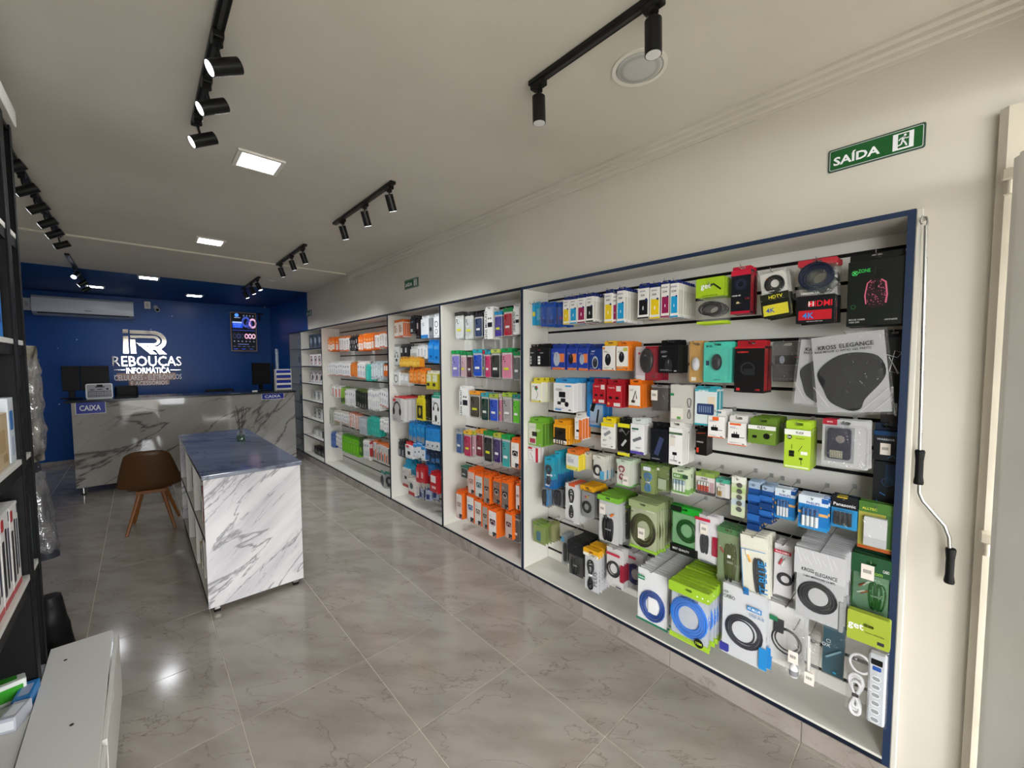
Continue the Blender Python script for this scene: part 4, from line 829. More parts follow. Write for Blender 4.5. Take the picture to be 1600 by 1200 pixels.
def content(C, w, h, d, out, par):
    yc = d/2
    for c in C:
        k = c[0]; g = G(); nm = 'cable'
        if k == 'coil':   # cx cz R r turns col squash
            _, cx, cz, R_, r, tn, col = c[:7]; sq = c[7] if len(c) > 7 else 1; cx = (cx-.5)*w; cz *= h; R_ *= w/2; r *= w
            m = mat(col, .4)
            for i in range(tn):
                rr_ = R_*(1-.4*i/max(tn, 1)); a0 = random.random()*6; ph = random.uniform(-.05, .05); jx = random.uniform(-.07, .07)*R_; jz = random.uniform(-.07, .07)*R_
                g.tube([(cx+jx+rr_*cos(a)*(1+ph), yc+(i % 3-1)*r*.6, cz+jz+rr_*sq*sin(a)) for a in [2*pi*q/22 for q in range(22)]], r, m, 5, closed=True)
        elif k == 'eight':   # cx cz w h r n col
            _, cx, cz, ww, hh, r, n_, col = c; cx = (cx-.5)*w; cz *= h; ww *= w/2; hh *= h/2; r *= w; m = mat(col, .4)
            for i in range(n_):
                f = 1-.18*i; pts = []
                for q in range(22):
                    a = 2*pi*q/22; pts.append((cx+ww*f*sin(2*a)*.75*(1 if i % 2 else .85)+ww*.2*sin(a)*.6, yc+(i % 2-.5)*r, cz+hh*f*cos(a)))
                g.tube(pts, r, m, 5, closed=True)
            g.cbox(cx-ww*.35, cx+ww*.35, yc-r*2.2, yc+r*2.2, cz-hh*.07, cz+hh*.07, mat('e8e8e8' if col != 'e8e8ea' else '333333', .4), .001)
        elif k == 'bundle':   # hanging bundle of strands
            _, cx, cz, ww, hh, r, n_, col = c; cx = (cx-.5)*w; cz *= h; ww *= w/2; hh *= h/2; r *= w; m = mat(col, .4)
            for i in range(n_):
                x = cx+(i/(n_-1)-.5)*ww*1.1+random.uniform(-.1, .1)*ww; hz_ = hh*random.uniform(.85, 1); lw = ww*random.uniform(.28, .42)
                g.tube([(x+lw*sin(t)*(1-.35*cos(t)), yc+r*(i % 3-1)*.8, cz+random.uniform(-.01, .01)*hh-hz_*cos(t)) for t in [2*pi*q/16 for q in range(16)]], r*1.15, m, 5, closed=True)
            g.cbox(cx-ww*.55, cx+ww*.55, yc-r*2.2, yc+r*2.2, cz-hh*.02, cz+hh*.1, mat('2a2a2c' if col[0] != '1' else '8a8a8c', .4), .001)
        elif k == 'plug':   # x z r len col ang
            _, cx, cz, r, ln, col, an = c; nm = 'plug'; cx = (cx-.5)*w; cz *= h; r *= w; ln *= h; a = radians(an)
            g.cyl((cx, yc-r*.3, cz), (cx+ln*sin(a), yc-r*.3, cz+ln*cos(a)), r, mat(col, .35), n=8); g.cyl((cx+ln*sin(a), yc-r*.3, cz+ln*cos(a)), (cx+ln*1.35*sin(a), yc-r*.3, cz+ln*1.35*cos(a)), r*.5, STEEL, n=7)
        elif k == 'cells':   # n cx cz w h col col2
            _, n_, cx, cz, ww, hh, col, col2 = c; r = ww*w/n_/2*.9
            g.cyl((0, yc, 0), (0, yc, hh*h*.62), r, mat(col, .3, .3), n=9); g.cyl((0, yc, hh*h*.62), (0, yc, hh*h), r, mat(col2, .3, .5), n=9); g.cyl((0, yc, hh*h), (0, yc, hh*h*1.04), r*.35, STEEL, n=7)
            me = g.mesh('battery')
            for i in range(n_): out.append(('battery', me, par, ((cx-.5)*w+(i-(n_-1)/2)*ww*w/n_, 0, (cz-hh/2)*h)))
            continue
        elif k == 'coins':
            _, n_, col = c; g.cyl((0, yc-.001, 0), (0, yc+.001, 0), w*.2, mat(col, .25, .8), n=14); me = g.mesh('coin_battery')
            for i in range(n_): out.append(('coin_battery', me, par, (w*.1, 0, h*(.12+.76*(i+.5)/n_))))
            continue
        elif k == 'mouse':
            _, cx, cz, s, col = c; nm = 'mouse'; cx = (cx-.5)*w; cz *= h; s *= w
            g.ell((cx, yc, cz), s*.30, min(s*.20, d*.47), s*.5, mat(col, .3), 14, 8); g.cyl((cx-s*.03, yc-min(s*.2, d*.47)*.8, cz+s*.2), (cx+s*.03, yc-min(s*.2, d*.47)*.8, cz+s*.2), s*.035, mat('6a6a70', .3), n=8)
        elif k == 'slab':   # x0 z0 x1 z1 col rad name
            _, x0, z0, x1, z1, col = c[:6]; nm = c[6] if len(c) > 6 else 'device'; g.poly(rr((x0-.5)*w, (x1-.5)*w, z0*h, z1*h, min(w, h)*(c[7] if len(c) > 7 else .06)), yc-d*.3, yc+d*.3, mat(col, .3))
        elif k == 'case':
            col = c[1]; nm = 'phone_case'; m = mat(col, .35); g.poly(rr(-w*.40, w*.40, h*.05, h*.80, w*.10), yc-.004, yc+.004, m)
            g.poly(rr(-w*.34, -w*.02, h*.60, h*.77, w*.05), yc-.0058, yc-.0041, m)
            for q in (0, 1, 2): g.cyl((-w*.24+(w*.12 if q == 2 else 0), yc-.0075, h*(.72-.07*q)), (-w*.24+(w*.12 if q == 2 else 0), yc-.006, h*(.72-.07*q)), w*.045, mat('15151a', .1), n=8)
        elif k == 'pad':
            col = c[1]; nm = 'mouse_pad'
            P_ = [(-.36, .33), (-.28, .16), (-.05, .05), (.10, .07), (.16, .18), (.38, .38), (.44, .52), (.36, .68), (.12, .74), (-.12, .72), (-.32, .62), (-.42, .5)]
            from mathutils import Vector as V_
            Q = []
            for i in range(len(P_)):
                a, b = P_[i], P_[(i+1) % len(P_)]; z_ = P_[i-1]; y_ = P_[(i+2) % len(P_)]
                for t in (0, .33, .66): Q.append(tuple(.5*((2*a[q])+(-z_[q]+b[q])*t+(2*z_[q]-5*a[q]+4*b[q]-y_[q])*t*t+(-z_[q]+3*a[q]-3*b[q]+y_[q])*t**3) for q in (0, 1)))
            g.poly([(x*w, z*h) for x, z in Q], yc-.003, yc+.003, mat(col, .7))
        elif k == 'strip':   # power strip
            nm = 'power_strip'; g.cbox(w*.04, w*.46, yc-.018, yc+.018, h*.02, h*.66, mat('c9ccd2', .35), .006)
            out.append((nm, g.mesh(nm), par, None)); j = len(out)-1
            g = G(); g.poly(rr(w*.10, w*.37, h*.57, h*.62, .003), yc-.0205, yc-.0183, BLACK); g.poly(rr(w*.14, w*.34, h*.52, h*.555, .003), yc-.0205, yc-.0183, mat('2a56a8', .3)); out.append(('switch', g.mesh('switch'), j, None))
            g = G(); g.ring([(w*.115, 0), (w*.17, -.011), (w*.30, -.011), (w*.355, 0), (w*.30, .011), (w*.17, .011)], [(w*.13, 0), (w*.175, -.008), (w*.295, -.008), (w*.34, 0), (w*.295, .008), (w*.175, .008)], yc-.0206, yc-.0183, mat('f0f2f4', .3)); g.poly([(w*.13, 0), (w*.175, -.008), (w*.295, -.008), (w*.34, 0), (w*.295, .008), (w*.175, .008)], yc-.0190, yc-.0184, mat('9a9da3', .4)); me = g.mesh('socket')
            for q in range(6): out.append(('socket', me, j, (0, 0, h*(.07+.075*q))))
            continue
        elif k == 'bottle':
            nm = 'bottle'; lathe(g, [(0, 0), (w*.25, .0), (w*.26, h*.16), (w*.2, h*.2), (w*.1, h*.22), (w*.1, h*.26), (0, h*.26)], mat('f0f0ee', .3), 14); g.v = [(x, y+yc, z+h*.04) for x, y, z in g.v]; g.cyl((0, yc, h*.07), (0, yc, h*.17), w*.265, mat('8a8c90', .4), n=14, caps=False)
        elif k == 'syr':
            nm = 'tube'; g.cyl((-w*.05, yc, h*.12), (-w*.1, yc, h*.7), w*.09, mat('e9e6e0', .3), n=10); g.cyl((-w*.1, yc, h*.7), (-w*.12, yc, h*.92), w*.04, mat('f4f4f4', .3), n=8)
        out.append((nm, g.mesh(nm), par, None))
def pouch(w, h, d, m, rng, flat=.25):
    g = G(); NX, NZ = 5, 7; vs = []
    for sd in (0, 1):
        for j in range(NZ+1):
            for i in range(NX+1):
                u, v = i/NX, j/NZ; b = (4*u*(1-u))**.5*(min(1, 3.2*v*(1-v)+.0))**.6; e = i in (0, NX) or j in (0, NZ)
                y = d/2+(sd*2-1)*(.0006 if e else (d/2*b+rng.uniform(-.12, .12)*d))
                vs.append(((u-.5)*w+(0 if e else rng.uniform(-.01, .01)*w)+(rng.uniform(-.012, .012)*w if i in (0, NX) and 0 < j < NZ and sd == 0 else 0), y, v*h))
    N = (NX+1)*(NZ+1)
    for sd in (0, 1):
        f = [(sd*N+j*(NX+1)+i, sd*N+j*(NX+1)+i+1, sd*N+(j+1)*(NX+1)+i+1, sd*N+(j+1)*(NX+1)+i) for j in range(NZ) for i in range(NX)]
        g.f += [q if sd == 0 else q[::-1] for q in f]
    g.v = vs; k = g.mi(m); g.m = [k]*len(g.f); g.sm = [True]*len(g.f); return g
FL = {'c': FILM, 'h': FILMW, 's': FILMG, 'o': FILMO, 'g': FILMGR}
def make(w, h, d, P):
    """list of (name, mesh, parent index or None, offset); the first is the thing itself"""
    out = []; rng = random.Random(int(w*1e5)+int(h*1e5)); ty = P.get('t', 'box')
    if ty == 'box':
        g = G(); g.cbox(-w/2, w/2, 0, d, 0, h, mat(P['c'], .35), min(.0012, d*.2)); out.append(('carton', g.mesh('carton'), -1, None))
        if P.get('tab'):
            th = P.get('th', min(.032, w*.45)); g = G(); slot_ring(w*.98, h-.0005, th, d*.5-.0008, d*.5+.0008, mat(P['tab'], .4), g); g.cbox(-w*.49, w*.49, d*.5, d-.001, h+.0001, h+.004, mat(P['tab'], .4), .0005); out.append(('hang_tab', g.mesh('hang_tab'), -1, None))
        g = printed(P, w, h, -.0002)
        if g: out.append(('printed_front', g.mesh('printed_front'), -1, None))
        if P.get('side'):
            g = G(); g.box(w/2+.0002, w/2+.0006, d*.08, d*.92, h*P.get('s0', .05), h*P.get('s1', .95), mat(P['side'], .35)); out.append(('printed_side', g.mesh('printed_side'), -1, None))
    elif ty == 'card':
        g = G(); slot_ring(w, h*.82, h*.18, d-.0015, d, mat(P['c'], .35), g); g.poly([(-w/2, .004), (-w/2+.004, 0), (w/2-.004, 0), (w/2, .004), (w/2, h*.82), (-w/2, h*.82)], d-.0015, d, mat(P['c'], .35)); out.append(('backing_card', g.mesh('backing_card'), -1, None))
        g = printed(P, w, h, d-.0017)
        if g: out.append(('printed_front', g.mesh('printed_front'), -1, None))
        if P.get('bl'):   # clear blister shell
            x0, z0, x1, z1 = P['bl']; g = G(); a = rr((x0-.5)*w, (x1-.5)*w, z0*h, z1*h, w*.1); b = rr((x0-.47)*w, (x1-.53)*w, (z0+.02)*h, (z1-.02)*h, w*.1)
            n = len(a); g.add([(p[0], d-.002, p[1]) for p in a]+[(p[0], .0, p[1]) for p in b], [(i, (i+1) % n, n+(i+1) % n, n+i) for i in range(n)]+[[n+i for i in range(n)]], FILM, False); out.append(('blister', g.mesh('blister'), -1, None))
        content(P.get('in', ()), w, h, d, out, -1)
    elif ty == 'bag':
        hf = P.get('hf', 0); g = pouch(w, h, d, FL[P.get('f', 'c')], rng); out.append(('pouch', g.mesh('pouch'), -1, None))
        if P.get('bk'):
            g = G(); z0, z1 = P.get('bz', (.03, .97)); g.box(-w*.46, w*.46, d*.5+.001, d*.5+.002, z0*h, z1*h, mat(P['bk'], .45)); out.append(('backing_card', g.mesh('backing_card'), -1, None))
        if hf:
            g = G(); slot_ring(w*1.02, h*(1-hf), h*hf, -.0012 if P.get('hs') else d*.5-.004, d*.5+.0045 if P.get('hs') else d*.5+.004, mat(P['hc'], .4), g); out.append(('header_card', g.mesh('header_card'), -1, None))
        if P.get('ft'):
            g = G(); g.box(-w*.5, w*.5, d*.5-.0025, d*.5+.0025, -.001, h*P['ft'][0], mat(P['ft'][1], .4)); out.append(('bottom_seal', g.mesh('bottom_seal'), -1, None))
        g = printed(P, w, h, -.001 if not P.get('hs') else -.0016)
        if g: out.append(('printed_film', g.mesh('printed_film'), -1, None))
        content(P.get('in', ()), w, h, d, out, -1)
    if P.get('tag'):   # stuck price label
        x, z = P['tag'][:2]; s_ = P['tag'][2] if len(P['tag']) > 2 else .3; sw = w*s_; g = G(); tw, th = sw, sw*1.5; cx, cz = (x-.5)*w, z*h; y = -.004
        g.box(cx-tw/2, cx+tw/2, y, y+.0003, cz-th/2, cz+th/2, mat('ece4da', .5)); 
        for i in range(7): g.box(cx-tw*.32+i*tw*.09, cx-tw*.32+i*tw*.09+tw*.045, y-.0002, y, cz-th*.08, cz+th*.16, mat('3a3a3a', .5))
        out.append(('price_tag', g.mesh('price_tag'), -1, None))
    return out
def put(proto, M, label, cat, group, name):
    r = tag(link(name, None, mw=M), label, cat, group); ob = []
    for nm, me, pi_, off in proto:
        o = link(nm, me, r if pi_ < 0 else ob[pi_], off); ob.append(o)
    return r
hk = {}
def hook(x0, y, z, up=True):
    k = round(x0, 2)
    if k not in hk:
        g = G(); L_ = XB-x0; g.tube([(0, 0, 0), (-L_+.006, 0, 0), (-L_-.004, 0, .004), (-L_-.010, 0, .014)], .0018, STEEL, 5); g.cbox(-.004, .0015, -.008, .008, -.014, .008, mat('c9c9c6', .3, .6), .001); hk[k] = g.mesh('hook')
    return hk[k]
BEARD = Matrix.Rotation(radians(-90), 4, 'Z')
def hang(u0, u1, v0, v1, X, n, d, P, label, cat, name, row, rot=0, hooks=True, gap=.0012, yaw=0):
    um, vm = (u0+u1)/2, (v0+v1)/2
    ya, yb = atx(u0, vm, X).y, atx(u1, vm, X).y; zt, zb = atx(um, v0, X).z, atx(um, v1, X).z
    if X > 2.108:
        for q in range(6):
            if YD[q+1] < (ya+yb)/2 < YD[q]: ya, yb = min(ya, YD[q]-.021), max(yb, YD[q+1]+.021)
    w, h, yc = (ya-yb)*.975, zt-zb, (ya+yb)/2
    proto = make(w, h, d, P); ty = P.get('t', 'box')
    n = max(1, min(n, int((XB-.004-X)/(d+gap))))
    gr = (name.replace('_', ' ')+'s').replace('boxs', 'boxes').replace('ys on', 'ies on')+' on the '+row
    for i in range(n):
        M = Matrix.Translation((X+i*(d+gap), yc+(random.uniform(-.002, .002) if i else 0), zb+(random.uniform(-.002, .002) if i else 0))) @ BEARD
        if yaw: M = M @ Matrix.Rotation(radians(yaw), 4, 'Z')
        if rot: M = M @ Matrix.Translation((0, 0, h)) @ Matrix.Rotation(radians(rot), 4, 'Y') @ Matrix.Translation((0, 0, -h))
        elif i and ty != 'box': M = M @ Matrix.Translation((0, 0, h)) @ Matrix.Rotation(random.uniform(-.035, .035), 4, 'Y') @ Matrix.Translation((0, 0, -h))
        put(proto, M, label if i == 0 else label+', '+onames[i]+' on its hook', cat, gr, name)
    if hooks:
        if ty == 'box': th = P.get('th', min(.032, w*.45)); zh = zb+h+th*.62
        elif ty == 'card': zh = zb+h*.93
        else: zh = zb+h*(1-P.get('hf', .08)*.38)
        solo_h = link('peg_hook', hook(X-.008, 0, 0), None, (XB, yc, zh+.001)); tag(solo_h, 'steel peg hook holding the '+' '.join(label.split()[:11]), 'hook', 'peg hooks on the slatwall')
    return w, h, yc, zb
S = {}   # shared looks
def ink(c, txt='504'): return dict(c='f0eeea', tab='1c2f7c', pr=[(.12, .12, .92, .62, c), (.0, .0, 1, .045, c)], pc=[('bot', .5, .35, .17, 'f4f4f4'), ('disc', .78, .62, .22, '1c2f7c')], tx=[('EPSON', .45, .9, .045, '1c2c6a'), (txt, .45, .77, .07, '3a3a44')], side='dedbd2', s0=.1, s1=.8)
cr = {'A': (810, 380, .25), 'B': (1080, 380, .25), 'C': (810, 640, .25), 'D': (1080, 640, .23333), 'E': (860, 820, .18333), 'F': (1100, 820, .28333)}
def H(c, x0, x1, y0, y1, X, n, d, P, label, cat, name, row, **k):
    ox, oy, s = cr[c]; return hang(ox+x0*s, ox+x1*s, oy+y0*s, oy+y1*s, X, n, d, P, label, cat, name, row, **k)
T, SD, TD, FR, FI, SX_, SV = 'top row', 'second row', 'third row', 'fourth row', 'fifth row', 'sixth row', 'lowest row'
Y_INK, C_INK, M_INK, K_INK = 'f0d020', '1f9fd8', '9a1f56', '17171b'
# ---- top row
H('A', 60, 90, 372, 512, 2.17, 2, .03, dict(t='card', c='27a5dc', pr=[(.1, .4, .9, .6, 'f0d84a')]), 'cyan ink pack at the counter end of the top row', 'ink pack', 'ink_pack', T)
H('A', 92, 121, 365, 508, 2.19, 2, .03, dict(t='card', c='36b2e2', pr=[(.2, .2, .8, .7, '78cdea')]), 'second cyan ink pack on the top row', 'ink pack', 'ink_pack', T)
for q, (a, b, c2) in enumerate(((124, 162, '3c70c8'), (166, 218, '3c70c8'), (228, 274, 'd0355f'))):
    H('A', a, b, 365, 518, 2.16, 4, .03, dict(t='card', c='1b55b8', pr=[(.15, .12, .85, .42, '1d3f8c'), (.3, .3, .7, .4, c2)], pc=[('bot', .5, .35, .2, '2a6ad8')], bl=(.1, .05, .9, .8)), 'royal blue blister ink pack, '+onames[q]+' of three beside the cyan packs', 'ink pack', 'ink_pack', T)
ib = [(278, 317, 355, 507, 2.15, 5, Y_INK, '504', 'yellow ink bottle box between the blue blisters and a cyan box'), (321, 364, 350, 502, 2.15, 5, C_INK, '504', 'cyan ink bottle box between the small yellow and magenta ones'), (368, 416, 342, 497, 2.15, 5, M_INK, '504', 'magenta ink bottle box beside the smaller black ink box'), (421, 468, 333, 490, 2.15, 6, K_INK, '504', 'black ink bottle box fourth from the blue blisters'),
 (536, 587, 313, 497, 2.15, 5, Y_INK, '544', 'yellow ink bottle box at the start of the middle colour set'), (591, 613, 318, 497, 2.16, 2, M_INK, '544', 'magenta ink box almost hidden by a cyan one'), (615, 663, 297, 495, 2.14, 7, C_INK, '544', 'cyan ink bottle box before the larger black ink box'),
 (745, 814, 282, 470, 2.15, 5, K_INK, '504', 'wide black ink bottle box in the middle of the top row'), (820, 884, 275, 470, 2.15, 5, Y_INK, '504', 'wide yellow ink bottle box next to the wide black one'), (890, 944, 255, 462, 2.14, 5, M_INK, '504', 'large magenta ink bottle box before the last cyan one'), (948, 998, 250, 462, 2.13, 7, C_INK, '504', 'large cyan ink bottle box last before the lime cable bag')]
for x0, x1, y0, y1, X, n, c, t_, lab in ib: H('A', x0, x1, y0, y1, X, n, .031, ink(c, t_), lab, 'ink box', 'ink_box', T)
H('B', 28, 205, 215, 500, 2.13, 4, .03, dict(t='bag', f='h', hf=.42, hc='a8cc28', hs=1, ft=(.05, 'b8d830'), tx=[('get', .36, .80, .14, 'ffffff', .6), ('USB PARA MICRO 5M', .5, .61, .025, '3a4a10', .6)], pc=[('line', .75, .8, .06, '2a2e18', ((.62, .86), (.9, .72)))], **{'in': [('coil', .5, .33, .8, .022, 4, '18191c', .62)]}), 'lime and clear cable bag marked get on the top row', 'cable bag', 'cable_bag', T)
H('B', 247, 372, 168, 440, 2.15, 3, .03, dict(c='16181f', tab='c8203c', th=.02, pr=[(0, .88, 1, 1, 'c8243e'), (0, 0, 1, .06, 'b81c34')], pc=[('ring', .5, .68, .62, '262c44'), ('ring', .5, .68, .42, '2e3a50'), ('plugs', .4, .25, .3, 'd8c890')], tx=[('HDMI 4K', .3, .42, .035, 'e8e8ea', .5), ('1.4', .85, .34, .05, 'e03a50')], side='a51a30'), 'red-topped black cable box beside the lime bag', 'cable box', 'cable_box', T)
H('B', 408, 588, 168, 460, 2.13, 5, .028, dict(t='bag', f='s', bk='e6e5e0', bz=(.4, .96), pr=[(0, .0, 1, .36, '1a1c14'), (.06, .03, .94, .26, 'd9cf3c'), (0, .37, 1, .5, '24261c')], pc=[('disc', .3, .83, .05, 'e07a28')], tx=[('HDTV', .55, .42, .07, 'f0ea40', .5), ('4K', .32, .14, .1, '2a50b8'), ('VERSION 2.0', .35, .55, .025, 'ffffff', .4)], **{'in': [('coil', .55, .70, .62, .06, 6, '16171b', 1.0)]}), 'tilted clear cable pack with yellow HDTV label on the top row', 'cable bag', 'cable_bag', T, rot=-7)
H('B', 657, 905, 95, 497, 2.13, 4, .03, dict(t='bag', f='s', hf=.1, hc='b62f3a', pr=[(0, 0, 1, .43, '141418'), (.07, .05, .93, .2, 'c41f2c')], pc=[('disc', .4, .3, .18, 'd8202c')], tx=[('VERSION 2.0', .35, .47, .03, 'ffffff', .5), ('HDMI', .66, .3, .09, 'e02030', .55), ('H', .4, .3, .08, 'ffffff'), ('4K', .33, .12, .09, '2f8ae0'), ('High Speed HDMI Cable', .5, .025, .02, 'd0d0d4', .8)], **{'in': [('coil', .5, .72, .85, .05, 12, '1a2138', .95), ('slab', .3, .5, .75, .62, '2a3a4a')]}), 'wide red-topped cable pack with large HDMI lettering', 'cable bag', 'cable_bag', T)
H('B', 972, 1345, 98, 512, 2.12, 2, .05, dict(c='101511', tab='0c0e0c', th=.03, pr=[], side='1f8a35', s0=.0, s1=1, pc=[('ring', .13, .82, .12, '2fbf50'), ('gmouse', .52, .5, .62, 'd86a88'), ('ring', .12, .3, .1, '1f6a34'), ('line', .5, .75, .008, '3a3a3a', ((.5, .78), (.5, .88), (.62, .84)))], tx=[('X', .13, .82, .06, '5fe080'), ('ZONE', .3, .845, .055, '3ecf60', .22), ('MOUSE GAMER', .2, .1, .025, 'c8ccc8', .3), ('1200 DPI', .15, .06, .025, 'c8ccc8', .2), ('2 ANOS DE GARANTIA', .8, .08, .025, 'c8ccc8', .22)]), 'large black and green gaming mouse box', 'mouse box', 'mouse_box', T)
# ---- second row
for q, (a, b) in enumerate(((45, 108), (112, 198))):
    H('A', a, b, 655, 770, 2.17, 4, .035, dict(c='131316', tab='101012', pr=[(.1, .12, .28, .24, 'e4e4e4'), (.1, .28, .28, .40, 'e4e4e4'), (.1, .44, .28, .56, 'e4e4e4')], tx=[('Redmi', .4, .74, .07, 'd8d8d8', .5)], pc=[('line', .5, .95, .02, 'd03a3a', ((.1, .9), (.3, .9)))]), 'black box with white stickers, '+('outermost, second row' if q == 0 else 'beside the blue mouse boxes'), 'box', 'retail_box', SD)
for q, (a, b, m_) in enumerate(((202, 292, 'b8c0d0'), (300, 366, '2a1c20'), (369, 436, 'a8b8cc'))):
    H('A', a, b, 657, 790+q*3, 2.17, 4, .04, dict(c='2743a8', tab='2440a0', pr=[(.55, .35, .95, .75, 'e8824a'), (.1, .0, 1, .1, 'e07840')], pc=[('mouse', .42, .5, .75, m_)], side='1c338c'), 'blue and orange mouse box, '+onames[q]+' from the black boxes', 'mouse box', 'mouse_box', SD)
H('A', 440, 520, 660, 797, 2.17, 3, .05, dict(c='1c3a8a', tab='1a3480', pr=[(0, 0, 1, .05, 'e07840')], pc=[('mouse', .5, .38, .8, 'b8bec8'), ('mouse', .5, .36, .62, '30343c'), ('lines', .35, .9, .3, 'dfe4f0', 2)]), 'navy box with a folding grey mouse on the second row', 'mouse box', 'mouse_box', SD)
H('A', 524, 604, 642, 797, 2.16, 2, .05, dict(c='eeece8', tab='f0b828', pr=[(0, .0, 1, .04, 'e8842a'), (.05, .86, .2, .95, 'e8842a')], pc=[('mouse', .45, .45, .8, '1a1a1e')]), 'white mouse box with a yellow hang tab', 'mouse box', 'mouse_box', SD)
H('A', 612, 690, 645, 797, 2.15, 5, .032, dict(c='ee8a2e', tab='ee8422', pr=[(0, .18, .95, 1, 'f0eee8'), (.55, .8, .9, .95, 'c8c060')], pc=[('mouse', .42, .56, .75, '1c1c20'), ('lines', .35, .14, .5, 'f8d8b0', 2)], side='e87a20'), 'white and orange mouse box with an orange side', 'mouse box', 'mouse_box', SD)
H('A', 712, 868, 645, 858, 2.13, 4, .036, dict(t='card', c='a31f34', pr=[(0, 0, .42, .14, 'e6e2e2'), (0, .14, .4, 1, 'cfc4c6'), (.4, 0, 1, 1, '9c1c30')], pc=[('disc', .15, .8, .1, 'b8233a'), ('disc', .75, .12, .09, '3a3a3a')], bl=(.03, .02, .97, .94), **{'in': [('mouse', .52, .58, .95, '101114')]}), 'red blister pack with a glossy black mouse', 'mouse pack', 'mouse_pack', SD)
H('A', 874, 1004, 640, 812, 2.14, 2, .06, dict(c='141416', tab='101012', pc=[('mouse', .5, .28, .62, '2c2d31'), ('lines', .3, .62, .25, 'b8b8bc', 2)], side='1b1b1d'), 'black mouse box with grey mouse picture on the second row', 'mouse box', 'mouse_box', SD)
H('A', 1052, 1140, 610, 870, 2.12, 3, .034, dict(t='card', c='c99d54', pr=[(.15, .03, .5, .12, 'f0e8dc')], tx=[('bright.', .6, .9, .04, '2a2010', .5)], bl=(.03, .02, .97, .97), **{'in': [('mouse', .55, .44, 1.0, 'd6d6da')]}), 'gold blister pack with a white mouse', 'mouse pack', 'mouse_pack', SD)
H('B', 60, 240, 615, 872, 2.10, 5, .034, dict(t='card', c='4fc9b4', tx=[('M185', .2, .90, .05, '1d3a40', .3), ('logitech', .5, .07, .045, '12302c', .4)], pr=[(.08, .42, .2, .54, '17375a')], bl=(.02, .02, .98, .88), **{'in': [('mouse', .52, .5, .62, '26282c')]}), 'turquoise blister pack with a dark mouse', 'mouse pack', 'mouse_pack', SD)
H('B', 268, 458, 645, 935, 2.14, 2, .06, dict(c='141314', tab='b3222c', th=.03, pr=[(.0, .96, 1, 1, 'b8242e'), (.08, .04, .2, .1, 'c03038')], pc=[('ring', .45, .52, .5, '2e3034'), ('block', .5, .45, .6, '262a2c')], tx=[('GAMEMAX', .28, .88, .035, 'd83a3a', .4), ('USB', .8, .07, .04, 'd83a3a')], side='a61e28'), 'black and red boxed cable kit with red hang tab', 'cable box', 'cable_box', SD)
H('B', 483, 680, 612, 870, 2.14, 1, .06, dict(t='card', c='5a5b5a', pr=[(.08, .44, .98, .66, '1c1c20')], pc=[('mouse', .32, .55, .3, '9aa4b4')], tx=[('wireless', .8, .62, .03, 'c83a3a', .3)], bl=(.03, .03, .97, .97), **{'in': [('slab', .1, .1, .9, .42, '3a3b3b')]}), 'dark grey plastic blister with an oval mouse label', 'mouse pack', 'mouse_pack', SD)
padP = dict(t='bag', f='h', bk='a9aaac', tx=[('KROSS', .25, .83, .05, '17171b', .24), ('ELEGANCE', .62, .835, .05, '3a3a40', .42), ('BASE MOUSE C/ APOIO GEL PRETO', .44, .78, .025, '222226', .72)], pc=[('line', .5, .5, .006, 'd8d8da', ((.55+.0, .0+.02*0), (.95, .3))), ('line', .5, .5, .006, 'd8d8da', ((.7, .0), (.98, .2))), ('line', .5, .5, .006, 'd8d8da', ((.02, .35), (.2, .1)))], **{'in': [('pad', '1c1d20')]})
hang(1258, 1385, 518, 648, 2.04, 1, .014, padP, 'large silver bag with black mouse pad, foremost on its hook', 'mouse pad', 'mouse_pad_bag', SD, rot=-6)
hang(1244, 1362, 528, 640, 2.065, 2, .014, padP, 'silver mouse pad bag tucked behind the foremost one', 'mouse pad', 'mouse_pad_bag', SD, rot=4, hooks=False)
H('B', 1192, 1345, 585, 1125, 2.17, 2, .05, dict(c='121214', tab='0d0d0f', th=.03, pc=[('line', .5, .5, .03, 'd4d4d8', ((.1, .8), (.75, .76), (.95, .82), (.6, .84), (.35, .6), (.85, .58), (.3, .77))), ('line', .5, .5, .03, 'd4d4d8', ((.35, .6), (.5, .7), (.8, .57)))], tx=[('SUPORTE PARA NOTEBOOK', .55, .28, .025, 'e8e8ea', 1.75, 1.5708), ('ARTICULADO', .78, .16, .025, 'e8e8ea', .9, 1.5708)]), 'tall black notebook stand box with vertical white lettering', 'box', 'retail_box', SD)
# ---- third row
H('A', 79, 145, 868, 993, 2.15, 3, .055, dict(c='f0eecb', tab='e0cf30', pr=[(0, 0, 1, .06, 'e4d634'), (0, .94, 1, 1, 'e4d634'), (.06, .1, .94, .9, 'f2f0ea')], pc=[('line', .5, .5, .03, '1c1c1c', ((.5, .15), (.65, .4), (.5, .62))), ('disc', .5, .7, .3, '2c7a3a'), ('disc', .55, .75, .16, 'c8323c')], side='eae6d8'), 'yellow and white box with a flower lamp picture', 'box', 'retail_box', TD)
H('A', 218, 344, 875, 1054, 2.14, 5, .042, dict(c='f1f0ee', tab='3a9bd8', pc=[('block', .45, .6, .55, '17181b'), ('block', .5, .4, .4, '26272b'), ('disc', .68, .27, .2, '17181b'), ('block', .3, .3, .3, '2a2b30')], pr=[(.08, .04, .4, .09, '4a90d0'), (.6, .88, .9, .93, '3a9bd8')], side='e6e4e0'), 'white phone holder box with a blue hang tab', 'box', 'retail_box', TD)
